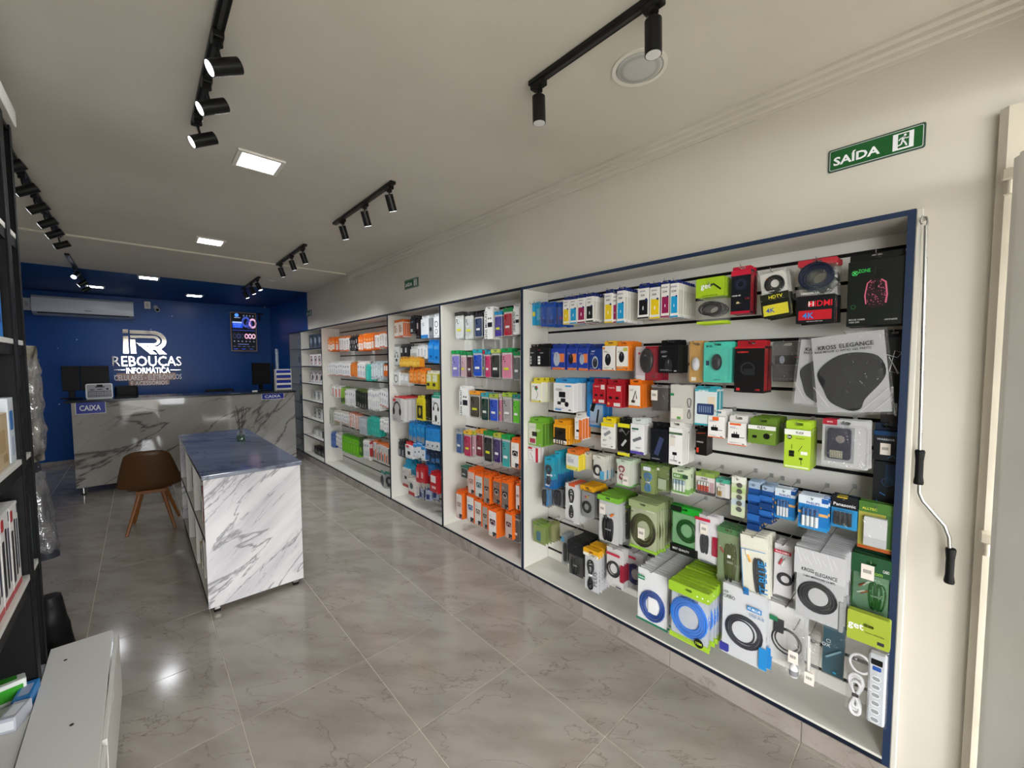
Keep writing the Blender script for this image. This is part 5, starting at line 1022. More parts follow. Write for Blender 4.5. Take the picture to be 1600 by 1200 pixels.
H('A', 427, 535, 868, 1150, 2.235, 2, .05, dict(c='2a87cf', tab='2078bc', pr=[(.2, .05, .95, .5, '9fb8cf')], pc=[('line', .5, .5, .22, '101216', ((.3, .35), (.5, .62))), ('line', .5, .5, .1, '1c1e22', ((.6, .1), (.7, .4)))], side='1f6cae'), 'tall blue box with a black selfie holder picture', 'box', 'retail_box', TD)
for q, (a, b, c_, d_) in enumerate(((463, 543, 878, 1002), (549, 645, 885, 1026))):
    H('A', a, b, c_, d_, 2.15-.01*q, 2 if q == 0 else 4, .035, dict(c='b71f2c', tab='ad1b28', pr=[(.66, .72, .95, .95, 'e8dcd8'), (.5, .05, .92, .2, 'e6e0dc')], pc=[('block', .28, .42, .35, '1a1416'), ('block', .72, .42, .35, '1a1416'), ('disc', .15, .15, .16, 'e8a060')], tx=[('TOMATE', .33, .86, .06, 'f0d8d8', .5)], side='a81b28'), 'red adapter box, '+('narrower one beside the blue box' if q == 0 else 'wider one beside the orange boxes'), 'box', 'retail_box', TD)
H('A', 687, 764, 885, 1030, 2.14, 5, .032, dict(c='ee7d25', tab='ec7518', pr=[(.03, .1, .97, .97, 'f0ebe4')], pc=[('line', .5, .5, .08, '26262a', ((.35, .3), (.6, .75), (.7, .4))), ('block', .4, .28, .5, '4a3a30')], side='ec7a20'), 'orange stand box with white front on the third row', 'box', 'retail_box', TD)
H('A', 824, 932, 888, 1055, 2.15, 3, .03, dict(t='bag', f='s', bk='4c4446', hf=.1, hc='8a8082', tag=(.25, .62, .38)), 'grey smoked pouch with a price sticker, third row', 'pouch', 'accessory_pouch', TD)
H('A', 937, 1098, 880, 1130, 2.14, 2, .02, dict(t='bag', f='h', bk='d3d0c8', pr=[(.06, .70, .22, .76, '2c8a5a'), (.1, .12, .6, .4, 'e9e6dc'), (.35, .12, .5, .18, '58a048')], **{'in': [('eight', .8, .4, .2, .5, .02, 1, '6a6a6c')]}), 'white translucent adapter pouch with a grey cable', 'pouch', 'accessory_pouch', TD)
H('B', 20, 160, 912, 1140, 2.13, 2, .04, dict(c='dce6e8', tab='38a8b8', th=.014, pr=[(0, .93, 1, 1, '3aa6b4'), (0, 0, 1, .05, '3aa6b4'), (.6, .5, .95, .8, 'e6d6bc')], pc=[('block', .5, .45, 1.3, '2b3f6a'), ('bars', .5, .45, .6, '7f94b8', 6)], tx=[('LEHMOX', .4, .95, .05, 'ffffff', .5)], side='35a0ae'), 'pale teal box with a small blue keyboard picture', 'box', 'retail_box', TD)
for q, (a, b, c_, d_) in enumerate(((110, 222, 45, 188), (243, 372, 88, 240))):
    H('D', a, b, c_, d_, 2.12, 3, .045, dict(c='f2f0ee', tab='e9e5e2', pr=[(0, 0, 1, .04, 'e2642c'), (.28, .8, .66, .97, 'e8682e') if q == 0 else (.1, .88, .7, .97, 'e8682e')], pc=[('plugs', .5, .4, .85, '17171a')], side='ece8e4'), 'white and orange charger box, '+('upper one' if q == 0 else 'lower one nearer the green boxes'), 'charger box', 'charger_box', FR)
# ---- fourth row
H('C', 62, 150, 80, 226, 2.15, 4, .034, dict(c='7db43a', tab='74b436', pr=[(.0, .05, .55, .95, 'd9dcc8'), (.1, .1, .5, .3, 'a83a4a')], pc=[('block', .45, .5, .6, '2a2c22'), ('lines', .75, .7, .3, 'e4ecc8', 3)], side='5a8a30'), 'green and white earphone box, counter end, fourth row', 'box', 'retail_box', FR)
H('C', 218, 303, 95, 215, 2.15, 6, .026, dict(c='eda820', tab='eba01c', pr=[(.08, .3, .92, .85, '2a2118'), (.0, .02, 1, .2, 'efe8dc'), (0, .2, 1, .3, '1c1a16')], pc=[('block', .5, .58, .5, '0e0e10'), ('bars', .5, .1, .7, '3a3a3a', 4)], side='dc9614'), 'amber box with black chargers on the fourth row', 'box', 'retail_box', FR)
H('C', 351, 400, 50, 188, 2.16, 3, .03, dict(c='efece8', tab='e9e4de', pr=[(.55, 0, 1, .9, 'ea7a30')], pc=[('block', .4, .4, .6, '1a1a1c')], side='ea7a2c'), 'narrow white and orange adapter box on the fourth row', 'box', 'retail_box', FR)
H('C', 515, 600, 85, 240, 2.14, 3, .04, dict(c='efeee9', tab='f0d820', pr=[(0, .86, 1, 1, 'f0d820')], pc=[('line', .5, .5, .2, '8c9096', ((.25, .5), (.7, .68))), ('lines', .3, .32, .3, '6a6c70', 3), ('ring', .7, .42, .14, '3a3a3a')], side='e6e4dc'), 'white hub box with a yellow tab', 'box', 'retail_box', FR)
H('C', 620, 697, 88, 288, 2.14, 2, .04, dict(c='141412', tab='181816', pr=[(0, .88, 1, 1, 'e8e02c'), (0, 0, 1, .1, 'e8e02c')], pc=[('line', .5, .5, .18, 'c8cacc', ((.35, .3), (.7, .5))), ('line', .5, .5, .02, 'd8d8d8', ((.3, .85), (.7, .65), (.95, .8)))], side='1c1c1a'), 'black and yellow adapter box beside the white hub box', 'box', 'retail_box', FR)
H('C', 699, 785, 90, 278, 2.13, 3, .035, dict(c='efefef', tab='dde4e2', pr=[(0, 0, 1, .09, '5a4aa8'), (.1, .8, .6, .86, '2c6a5a')], pc=[('line', .5, .5, .2, '6d7078', ((.2, .42), (.8, .56))), ('lines', .6, .22, .4, '8a8c94', 2)], side='e4e2e0'), 'white hub box with a violet base', 'box', 'retail_box', FR)
H('C', 823, 932, 122, 326, 2.13, 2, .05, dict(c='17191f', tab='121317', pc=[('line', .5, .5, .28, '3a4668', ((.35, .2), (.68, .75)))], tx=[('HD EXTERNO', .35, .08, .03, 'c8c8cc', .5), ], side='121317'), 'black box with a blue drive case picture', 'box', 'retail_box', FR)
H('C', 939, 1024, 115, 345, 2.12, 6, .026, dict(c='f0efed', tab='e6e4e0', pr=[(0, .82, 1, .88, '4a6a48'), (.1, .5, .45, .8, 'e2dccf')], pc=[('block', .45, .3, .55, '141416'), ('line', .5, .5, .03, '141416', ((.45, .3), (.4, .12), (.6, .1)))], side='e9e7e3'), 'white box with a black adapter cable, widest stack', 'box', 'retail_box', FR)
H('C', 1106, 1178, 135, 285, 2.15, 2, .04, dict(c='17120f', tab='151210', pr=[(.1, .1, .3, .3, 'd8482c')], pc=[('line', .5, .5, .03, 'e86040', ((.1, .9), (.9, .94)))], tx=[('WIRELESS', .4, .55, .06, 'e8e0d8', .6)]), 'small black and red box under the charger boxes', 'box', 'retail_box', FR)
H('D', 377, 568, 108, 232, 2.10, 4, .05, dict(c='6f8f34', tab='66862c', th=.032, pr=[(0, .78, 1, 1, 'f0f2ec')], pc=[('block', .25, .38, .28, '17190f'), ('disc', .68, .45, .24, '14160e'), ('lines', .85, .6, .1, 'f0f0e0', 3)], tx=[('FLEX', .5, .89, .13, '2b3424', .5)], side='5d7d28'), 'olive green FLEX charger box', 'charger box', 'charger_box', FR)
H('D', 619, 800, 135, 398, 2.09, 3, .042, dict(c='b4d43c', tab='b0d436', th=.035, pr=[(0, .86, 1, 1, 'f2f4ec'), (.65, .38, .9, .46, 'f4f6ea'), (.05, .03, .95, .07, 'e8f0c0')], pc=[('block', .3, .42, .35, '15170f'), ('block', .3, .34, .35, '15170f'), ('disc', .2, .8, .2, '20241a'), ('line', .5, .5, .02, '15170f', ((.3, .5), (.3, .62))), ('line', .5, .5, .02, '15170f', ((.55, .45), (.7, .6))), ('block', .66, .27, .22, '15170f'), ('line', .5, .5, .02, '15170f', ((.66, .25), (.68, .12)))], tx=[('FLEX', .6, .925, .055, '26301c', .5), ('5A', .2, .8, .05, 'ffffff'), ('PLUG&PLAY', .62, .78, .025, '30401c', .4)], side='a2c42e'), 'lime green FLEX power adapter box', 'charger box', 'charger_box', FR)
H('D', 862, 1190, 75, 398, 2.10, 3, .03, dict(t='card', c='c9cacc', pr=[(.0, .88, .32, 1, 'b52838'), (.06, .1, .7, .85, '9a9ca2')], tx=[('SATA', .16, .94, .03, 'ffffff', .2)], bl=(.02, .02, .98, .9), **{'in': [('slab', .14, .18, .64, .82, '1b2036', 'drive_caddy'), ('slab', .32, .52, .52, .68, 'd8d0cc', 'disc_hub', .5), ('slab', .2, .2, .48, .36, 'e2dfc4', 'caddy_label', .01)]}), 'clear blister with a notebook drive caddy', 'drive caddy', 'drive_caddy_pack', FR)
H('D', 1217, 1400, 145, 345, 2.18, 2, .05, dict(c='12151c', tab='10243c', th=.03, pr=[(0, .85, 1, 1, '0d3a66')], tx=[('WARRIOR', .5, .72, .07, 'c8ccd4', .85)], pc=[('line', .5, .5, .03, '1f6aa8', ((.6, .1), (.8, .2), (.9, .12)))], tag=(.5, .4, .42)), 'black and blue boxed headset with a price sticker', 'box', 'retail_box', FR)
H('D', 1213, 1392, 350, 650, 2.19, 2, .05, dict(c='10141a', pr=[(.5, .5, .95, .95, '15324e')], pc=[('ring', .6, .55, .5, '1a3a58'), ('line', .5, .5, .05, '2c78b8', ((.3, .3), (.55, .25)))], tx=[('3', .2, .1, .05, '3a9ad8')]), 'dark blue and black box under the boxed headset', 'box', 'retail_box', FI, hooks=False)
# ---- fifth row
H('C', 43, 124, 235, 324, 2.15, 2, .03, dict(c='efe9e9', tab='e8e2e2', pr=[(.75, 0, 1, 1, 'c8293c'), (0, .86, .4, 1, 'c8293c')], pc=[('line', .5, .5, .03, '3a3a3a', ((.2, .6), (.5, .2)))]), 'small white and red cable box, fifth row', 'cable box', 'cable_box', FI)
H('C', 150, 213, 300, 497, 2.11, 9, .024, dict(t='card', c='2aa6c2', pr=[(0, 0, 1, .3, '1f6fb4'), (.1, .06, .5, .12, 'e8eef4'), (.6, .4, .8, .46, 'f0f4f6')], bl=(.1, .1, .9, .8), **{'in': [('eight', .5, .45, .6, .6, .06, 2, '1a2430')]}), 'cyan cable card at the front of the longest stack, fifth row', 'cable card', 'cable_card', FI)
H('C', 216, 252, 262, 480, 2.16, 7, .022, dict(t='card', c='2fa9c6', pr=[(0, 0, 1, .35, '1d69ae')], bl=(.1, .1, .9, .8)), 'cyan cable card on the neighbouring hook, fifth row', 'cable card', 'cable_card', FI)
H('C', 298, 378, 280, 378, 2.14, 5, .026, dict(c='e6dc5a', tab='e47a30', pr=[(0, .25, .98, 1, 'dde0dc'), (.1, .45, .6, .7, 'b8bcc0')], side='ecd030'), 'yellow box with an orange tab on the fifth row', 'box', 'retail_box', FI)
H('C', 411, 456, 270, 380, 2.20, 3, .02, dict(t='bag', f='h', bk='dcdad2', hf=.2, hc='e8e6dc'), 'pale card pack behind the looped black cable pouch', 'cable bag', 'cable_bag', FI)
H('C', 460, 542, 290, 440, 2.14, 6, .02, dict(t='bag', f='h', bk='d8d6cc', hf=.2, hc='dedcd0', pr=[(.62, .05, .95, .4, '58a4cc')], **{'in': [('coil', .35, .38, .55, .05, 2, '1b1b1d', 1.2)]}), 'clear pouch with a small looped black cable, fifth row', 'cable bag', 'cable_bag', FI)
H('C', 607, 700, 315, 482, 2.13, 6, .02, dict(t='bag', f='h', bk='d5d8cc', hf=.16, hc='c8d8c0', tag=(.7, .25, .38), ft=(.04, '68b05a'), **{'in': [('eight', .35, .5, .5, .5, .035, 2, '8a2c38')]}), 'pale pouch with a dark red cable and price sticker', 'cable bag', 'cable_bag', FI)
H('C', 757, 850, 345, 528, 2.13, 4, .026, dict(t='bag', f='o', bk='8fa065', hf=.12, hc='5f8038', pr=[(.25, .8, .75, .93, 'dfe6ee')], **{'in': [('eight', .5, .4, .7, .62, .05, 4, '2f7ac8')]}), 'green pouch with a bright blue coiled cable', 'cable bag', 'cable_bag', FI)
H('C', 856, 938, 352, 515, 2.16, 3, .03, dict(t='bag', f='o', bk='7c8c5c', hf=.12, hc='708850', pr=[(.2, .1, .85, .5, 'a8b49a'), (.1, .8, .3, .9, 'e8e8e0')]), 'olive blister pouch beside the green battery cards', 'pouch', 'accessory_pouch', FI)
H('C', 947, 1060, 378, 538, 2.11, 4, .024, dict(t='card', c='cfdcbf', pr=[(0, .05, 1, .25, '79ac58'), (.05, .62, .8, .82, '6a9a50'), (.6, .66, .9, .8, '36503a')], tx=[('FLEX', .3, .72, .08, 'ffffff', .4)], bl=(.08, .1, .85, .6), **{'in': [('cells', 4, .45, .38, .7, .42, 'dfe6e0', '9fb8c4')]}), 'green card of four rechargeable batteries', 'battery pack', 'battery_card', FI)
H('D', 14, 145, 430, 578, 2.12, 3, .03, dict(t='card', c='e2dad8', pr=[(.0, .8, 1, 1, '8aa850'), (.0, .0, 1, .14, '4a4044'), (.75, .15, .95, .6, 'b89aa0')], tx=[('mox', .45, .72, .08, '26262a', .4)], bl=(.15, .1, .8, .65), **{'in': [('cells', 4, .45, .4, .6, .42, 'b8402c', 'd8dcd8')]}), 'white battery card with a lime top', 'battery pack', 'battery_card', FI)
H('D', 148, 248, 475, 612, 2.11, 3, .03, dict(t='card', c='dcdad8', pr=[(.0, .8, 1, 1, '4aa890'), (0, 0, 1, .1, '3c3a40')], tx=[('mox', .45, .74, .08, '26262a', .4)], bl=(.15, .1, .7, .65), **{'in': [('cells', 2, .35, .4, .3, .42, 'a8843a', 'dcdcd0')]}), 'white battery card with a teal top', 'battery pack', 'battery_card', FI)
H('D', 262, 358, 455, 722, 2.11, 2, .012, dict(t='card', c='ccd6b4', pr=[(0, .84, 1, 1, 'e6e8de'), (0, .28, 1, .44, 'b8c8d0'), (0, .60, 1, .74, 'b4cc88')], **{'in': [('coins', 5, '8a8a86')]}), 'pale green strip of coin batteries', 'battery pack', 'coin_battery_card', FI)
for q, (a, b, c_, d_) in enumerate(((368, 462, 490, 818), (448, 542, 518, 768))):
    H('D', a, b, c_, d_, 2.10-.0*q, 4, .024, dict(t='card', c='1d4c8e', pr=[(0, .86, 1, 1, '9fb4cc'), (0, .06, 1, .1, 'e8b04a'), (0, .26, 1, .3, 'e8b04a'), (0, .46, 1, .5, 'e8b04a'), (0, .66, 1, .7, 'e8b04a')], **{'in': [('slab', .05, .02+.2*i, .95, .15+.2*i, '2a66b4' if i % 2 else '183f7c', 'battery_row', .02) for i in range(4)]}), 'dark blue battery strip with gold bands, '+('longer one' if q == 0 else 'shorter one'), 'battery pack', 'battery_strip', FI)
phl = lambda: dict(t='card', c='1f78bf', pr=[(0, .74, 1, 1, 'dce8f2'), (.78, .84, 1, .98, '1a5cae'), (0, .44, 1, .52, 'e8b468'), (0, .0, 1, .12, '2f92d4')], tx=[('PHILIPS', .5, .79, .075, '1b3f94', .62)], bl=(.15, .08, .75, .68), **{'in': [('cells', 4, .42, .36, .6, .5, 'e6eef2', '2f6fb0')]})
H('D', 548, 690, 540, 742, 2.12, 3, .024, phl(), 'blue battery card, smaller one of the two lettered PHILIPS', 'battery pack', 'battery_card', FI)
H('D', 706, 912, 590, 815, 2.07, 4, .024, phl(), 'large foremost blue battery card lettered PHILIPS', 'battery pack', 'battery_card', FI)
H('D', 928, 1112, 592, 808, 2.10, 3, .024, dict(t='card', c='2c90cc', pr=[(0, .62, 1, 1, '17191e'), (.2, .94, .6, .98, 'd8c030')], tx=[('Panasonic', .5, .74, .10, 'f0f0f2', .85)], bl=(.1, .08, .85, .6), **{'in': [('cells', 4, .46, .32, .7, .4, '16181d', '2a2e3a')]}), 'blue and black battery card lettered Panasonic', 'battery pack', 'battery_card', FI)
H('D', 1107, 1366, 640, 965, 2.10, 2, .03, dict(t='card', c='a9a64a', pr=[(0, .0, 1, .07, 'b85a28'), (0, .78, 1, 1, '4c7a34'), (.75, .1, 1, .78, '3f6a30')], tx=[('ALLTEC', .3, .86, .05, 'dfe04a', .45)], bl=(.12, .1, .85, .74), **{'in': [('slab', .18, .3, .8, .72, 'd2d4d6', 'battery_charger', .03), ('slab', .18, .12, .8, .3, 'bfc2c6', 'charger_base', .02)]}), 'green and yellow card with a white battery charger', 'charger', 'charger_card', FI)
# ---- sixth row
H('C', 140, 190, 490, 612, 2.14, 5, .024, dict(t='bag', f='s', bk='8a8c90', **{'in': [('bundle', .4, .5, .6, .8, .06, 4, '3a3a3e'), ('slab', .65, .1, .85, .9, '3a8ac4')]}), 'grey pouch hanging under the cyan cable cards', 'cable bag', 'cable_bag', SX_, hooks=False)
H('C', 205, 275, 495, 610, 2.16, 4, .024, dict(t='bag', f='s', bk='85878c', **{'in': [('bundle', .5, .5, .6, .8, .06, 4, '34363c')]}), 'second grey pouch beside it under the cyan cards', 'cable bag', 'cable_bag', SX_, hooks=False)
H('C', 284, 372, 460, 718, 2.10, 7, .02, dict(t='bag', f='h', bk='d8d8d6', pr=[(.35, .93, .8, 1, 'd8572c'), (.1, .06, .7, .1, '9a9a9a')], **{'in': [('eight', .48, .5, .45, .68, .045, 3, '1a1a1c')]}), 'clear white bag with a long black cable looped', 'cable bag', 'cable_bag', SX_)
cab = lambda: dict(t='bag', f='s', hf=.15, hc='e2a41c', hs=1, bk='9a9a9e', bz=(.02, .8), tx=[('CABO', .6, .89, .06, '17120a', .5), ('5m', .2, .89, .05, '17120a')], **{'in': [('coil', .42, .33, .6, .045, 4, '17171a', 1.1), ('plug', .45, .62, .04, .08, 'd8b820', 30), ('plug', .35, .6, .04, .08, 'c8323c', -20)]})
H('C', 386, 474, 478, 680, 2.11, 6, .022, cab(), 'amber CABO header bag with coloured plugs, sixth row', 'cable bag', 'cable_bag', SX_)
H('C', 482, 520, 490, 670, 2.20, 4, .02, cab(), 'half-hidden amber CABO header bag, sixth row', 'cable bag', 'cable_bag', SX_)
H('C', 492, 628, 545, 842, 2.07, 9, .022, dict(t='bag', f='h', hf=.1, hc='7cba3c', hs=1, bk='c9cac8', bz=(.03, .88), tag=(.25, .72, .28), **{'in': [('bundle', .5, .3, .45, .5, .04, 6, '131315'), ('plug', .6, .6, .05, .08, 'e07a2c', 50), ('plug', .4, .5, .06, .1, '17171a', -20)]}), 'silvery bag with a green top and a black cable', 'cable bag', 'cable_bag', SX_)
H('C', 645, 690, 590, 820, 2.15, 6, .02, dict(t='bag', f='s', hf=.1, hc='6f9a38', bk='5a5c54', **{'in': [('bundle', .5, .45, .6, .7, .06, 5, '141416'), ('plug', .4, .75, .08, .08, 'e0b020', 20)]}), 'dark cable bag between the silvery and the olive ones', 'cable bag', 'cable_bag', SX_)
H('C', 688, 868, 580, 885, 2.06, 8, .024, dict(t='bag', f='o', hf=.14, hc='9aa878', hs=1, bk='c8ccb4', bz=(.05, .86), ft=(.05, '93c23c'), tag=(.47, .36, .24), tx=[('CABO DE REDE', .78, .85, .03, 'f4f4ec', .3), ('X', .13, .77, .04, '20241a')], **{'in': [('coil', .5, .42, .82, .028, 12, '2b2620', 1.3)]}), 'olive bag with a thick coil of dark cable', 'cable bag', 'cable_bag', SX_, gap=.001)
H('C', 948, 1128, 612, 918, 2.10, 2, .026, dict(t='bag', f='g', hf=.13, hc='1fa02c', hs=1, bk='9fc8a0', bz=(.2, .84), pr=[(0, .03, 1, .2, '121412'), (0, .88, .4, 1, '10180f')], tx=[('BEST QUALITY', .4, .11, .05, 'eef2ee', .6)], **{'in': [('coil', .58, .52, .68, .035, 4, '1b1c1c', 1.15)]}), 'bright green bag lettered BEST QUALITY with a black coil', 'cable bag', 'cable_bag', SX_)
H('D', 12, 190, 705, 1035, 2.09, 3, .024, dict(t='bag', f='h', bk='d9d8dc', pr=[(.05, .86, .65, .92, 'c02c44'), (.3, .03, .8, .06, '5a5a68')], tag=(.42, .7, .28), **{'in': [('bundle', .42, .38, .3, .4, .03, 4, '2c2e34'), ('slab', .72, .2, .95, .58, '9c1c38', 'tool_handle', .04)]}), 'clear bag with pliers-like leads and a dark red handle', 'cable bag', 'cable_bag', SX_)
H('D', 165, 322, 800, 1180, 2.07, 4, .026, dict(t='bag', f='o', hf=.1, hc='4d7a50', bk='8a9c84', bz=(.0, .9), pr=[(.5, .5, .65, .55, 'e8e8e8')], **{'in': [('bundle', .6, .4, .5, .7, .04, 6, '15161a'), ('plug', .3, .55, .05, .1, 'a82838', -35)]}), 'green-tinted pouch with a folded black cable', 'cable bag', 'cable_bag', SX_)
H('F', 180, 350, 62, 395, 2.03, 5, .028, dict(t='bag', f='h', bk='e6e4d4', bz=(.02, .98), pr=[(.08, .0, .28, .12, '2470b0'), (.08, .76, .9, .77, '2f88c8'), (.08, .12, .1, .76, '2f88c8')], tx=[('IT-BLUE', .78, .36, .12, '2a8ac8', 1.2, 1.5708)], **{'in': [('bundle', .62, .35, .35, .6, .03, 6, '33363a'), ('plug', .35, .55, .04, .12, 'e8a020', -20), ('plug', .28, .6, .04, .12, 'e8e4d8', -15)]}), 'cream bag with vertical blue lettering and video plugs', 'cable bag', 'cable_bag', SX_, rot=-4)
H('F', 376, 486, 105, 410, 2.07, 4, .026, dict(t='bag', f='h', bk='dcdadd', pr=[(.05, .82, .95, .88, 'b82840')], tx=[('PLUS CABLE', .5, .85, .03, 'ffffff', .7)], **{'in': [('coil', .6, .35, .7, .05, 3, '1a1b22', 1.0), ('plug', .3, .6, .06, .12, 'c02838', 20), ('plug', .45, .58, .06, .12, 'ececec', 15)]}), 'clear bag with red and white plugs on a black lead', 'cable bag', 'cable_bag', SX_)
H('F', 490, 785, 140, 562, 2.00, 11, .024, dict(t='bag', f='h', bk='b9babd', pr=[(.0, .62, 1, .97, 'c4c5c8')], tx=[('KROSS', .28, .70, .05, '17171b', .25), ('ELEGANCE', .64, .68, .05, '4a4a50', .42), ('CABO IMPRESSORA 3.0 MTS', .5, .62, .028, '222226', .62)], pc=[('line', .5, .5, .008, 'e6e6e8', ((.05+.1*i, .95-.04*(i % 3)), (.15+.1*i, .78+.03*(i % 2)))) for i in range(8)], **{'in': [('coil', .48, .35, .72, .024, 9, '1d1e22', 1.0), ('slab', .9, .02, .97, .4, '9a9b9e', 'side_strip', .01)]}), 'large silver bag with a black printer cable', 'cable bag', 'cable_bag', SX_)
H('F', 808, 1032, 175, 495, 2.10, 3, .03, dict(t='bag', f='g', hf=.32, hc='1f5030', hs=1, bk='7f9488', bz=(0, .7), tx=[('CABO', .88, .8, .05, 'e8ece8', .16), ('.com', .65, .72, .05, '8ab840', .3)], tag=(.42, .72, .34), **{'in': [('bundle', .65, .3, .5, .5, .025, 5, '17181a'), ('plug', .2, .42, .035, .12, 'b02838', 50), ('plug', .3, .45, .035, .12, 'e8e8e8', 40), ('plug', .15, .3, .035, .12, 'e8e8e8', 60), ('plug', .25, .3, .035, .12, 'b02838', 55)]}), 'dark green bag with red and white plugs and a tag', 'cable bag', 'cable_bag', SX_)
# ---- lowest row
H('C', 82, 165, 715, 842, 2.14, 4, .028, dict(t='bag', f='o', bk='94a864', hf=.12, hc='7d9848', **{'in': [('slab', .35, .15, .6, .6, '2f6f9c', 'adapter')]}), 'small green pouch with a blue adapter, lowest row', 'pouch', 'accessory_pouch', SV)
H('C', 185, 225, 710, 830, 2.20, 3, .024, dict(t='bag', f='o', bk='b0ac80', hf=.12, hc='90905c'), 'small olive pouch beside the blue adapter pouch, lowest row', 'pouch', 'accessory_pouch', SV)
H('E', 88, 140, 75, 345, 2.16, 4, .022, dict(t='bag', f='s', bk='aeb4ba', pr=[(.1, .75, .6, .88, '58a0c8')], **{'in': [('bundle', .6, .4, .5, .6, .06, 4, '26272b')]}), 'grey pouch with a black lead, lowest row', 'cable bag', 'cable_bag', SV)
H('E', 145, 275, 150, 440, 2.10, 8, .024, dict(t='bag', f='s', hf=.38, hc='242428', hs=1, bk='4c4c52', bz=(0, .6), **{'in': [('bundle', .5, .3, .5, .5, .045, 6, '1c1c1f')]}), 'black-topped cable bag in a crowded stack, lowest row', 'cable bag', 'cable_bag', SV)
cab2 = lambda: dict(t='bag', f='h', hf=.17, hc='e6a820', hs=1, bk='cfd0d2', bz=(0, .83), pr=[(0, .83, 1, .9, 'f4efe0')], tx=[('CABO', .62, .87, .06, '17120a', .5), ('PLUS', .78, .35, .12, '6a6a70', 1.2, 1.5708)], **{'in': [('eight', .42, .38, .5, .68, .055, 3, '141416')]})
H('E', 279, 412, 212, 572, 2.03, 2, .024, cab2(), 'foremost amber CABO header bag, lowest row', 'cable bag', 'cable_bag', SV)
H('E', 335, 455, 182, 545, 2.10, 3, .024, cab2(), 'amber CABO bag set further back, lowest row', 'cable bag', 'cable_bag', SV)
H('E', 463, 626, 200, 540, 2.06, 3, .022, dict(t='bag', f='h', bk='d5d2d0', pr=[(.08, .80, .8, .86, 'c03048'), (.6, .04, .9, .07, '4a4a60')], **{'in': [('coil', .4, .45, .62, .04, 3, '1d1e20', 1.15), ('slab', .78, .2, .98, .62, '98243a', 'tool_handle', .04)]}), 'clear bag with a black loop and dark red handle, lowest row', 'cable bag', 'cable_bag', SV)
H('E', 636, 790, 235, 575, 2.12, 3, .024, dict(t='bag', f='h', bk='b8b6b8', pr=[(.05, .82, .6, .88, 'b83048')], **{'in': [('coil', .5, .42, .85, .05, 6, '1f2460', 1.15)]}), 'clear bag with a navy blue coil, lowest row', 'cable bag', 'cable_bag', SV)
H('E', 722, 1000, 395, 862, 1.965, 15, .024, dict(t='bag', f='h', bk='e3e4e6', ft=(.03, '2c7a5a'), pr=[(.08, .78, .3, .86, '2a8a5c')], tx=[('UGREEN', .19, .82, .025, 'ffffff', .18)], **{'in': [('coil', .53, .35, .76, .03, 8, '2c4a90', 1.15), ('slab', .4, .22, .68, .5, 'eeeef0', 'paper_insert', .01)]}), 'white zip bag with a dark blue network cable', 'cable bag', 'cable_bag', SV, gap=.002)
H('E', 1003, 1355, 530, 1030, 1.925, 13, .03, dict(t='bag', f='c', hf=.17, hc='9cc432', hs=1, bk='c2c8d0', bz=(.05, .83), ft=(.08, 'a6cc34'), pc=[('disc', .78, .12, .22, '16180f')], tx=[('CABLE DE REDE', .5, .80, .045, '1c1c1c', .5), ('10M', .78, .12, .045, 'c8e040', .16), ('. . .', .85, .9, .03, 'f0f4e0', .3)], **{'in': [('coil', .48, .45, .9, .024, 14, '2f7ad8', 1.08)]}), 'lime-topped bag with a thick coil of bright blue cable', 'cable bag', 'cable_bag', SV, gap=.002)
H('F', 82, 355, 350, 775, 2.02, 7, .022, dict(t='bag', f='h', bk='d4d6da', pr=[(.84, .06, 1, .33, '2a8ad0'), (.58, .74, .88, .8, '3a8ac8')], tx=[('CABO', .2, .82, .045, '4a4c52', .26), ('USB', .12, .88, .03, '4a4c52'), ('IT-BLUE', .73, .77, .03, 'ffffff', .26), ('USB A-B', .78, .69, .04, '7a9ac0', .3)], **{'in': [('coil', .5, .42, .75, .02, 5, '2a2c36', 1.0), ('slab', .0, .06, .2, .16, '3a3e98', 'monitor_plug', .03)]}), 'wide clear bag with a dark monitor cable and blue plugs', 'cable bag', 'cable_bag', SV)
H('F', 340, 560, 445, 780, 2.05, 5, .02, dict(t='bag', f='h', bk='dededc', pr=[(.08, .68, .3, .76, '2a7a52')], **{'in': [('coil', .55, .4, .75, .025, 2, '2c2d30', 1.05), ('slab', .18, .5, .45, .72, '26272b', 'drive_plug', .03)]}), 'white zip bag with a flat drive cable', 'cable bag', 'cable_bag', SV)
H('F', 442, 545, 570, 860, 1.96, 1, .035, dict(t='bag', f='c', tag=(.5, .45, .55), **{'in': [('bottle',)]}), 'small clear bag holding a white bottle', 'bag', 'clear_bag', SV)
H('F', 528, 632, 600, 890, 1.95, 2, .026, dict(t='bag', f='c', tag=(.55, .15, .55), **{'in': [('syr',)]}), 'small clear bag holding a white tube', 'bag', 'clear_bag', SV)
H('F', 645, 778, 545, 850, 2.16, 3, .02, dict(t='bag', f='s', bk='1f5468', pc=[('line', .5, .5, .09, '7aa0ac', ((.2, .35), (.85, .55))), ('ring', .3, .66, .2, 'd0dce0'), ('block', .6, .12, .25, '2aa0c8')], tx=[('OX', .2, .58, .06, 'e0e8ea')]), 'dark teal pouch with a pen-shaped tool picture', 'pouch', 'accessory_pouch', SV)
H('F', 778, 1020, 495, 1100, 2.04, 1, .045, dict(t='bag', f='c', hf=.27, hc='a6b83c', hs=1, tx=[('get', .2, .86, .07, 'ffffff', .4), ('Extensao multitomadas', .65, .84, .014, '4a5a18', .45)], pr=[(.72, .76, .88, .79, '2a2e3a')], **{'in': [('strip',), ('eight', .25, .2, .46, .38, .055, 3, 'e8e8ea'), ('coil', .35, .5, .5, .045, 1, 'e8e8ea', 1.2)]}), 'lime-headed bag marked get with a white power strip', 'power strip', 'power_strip_bag', SV)
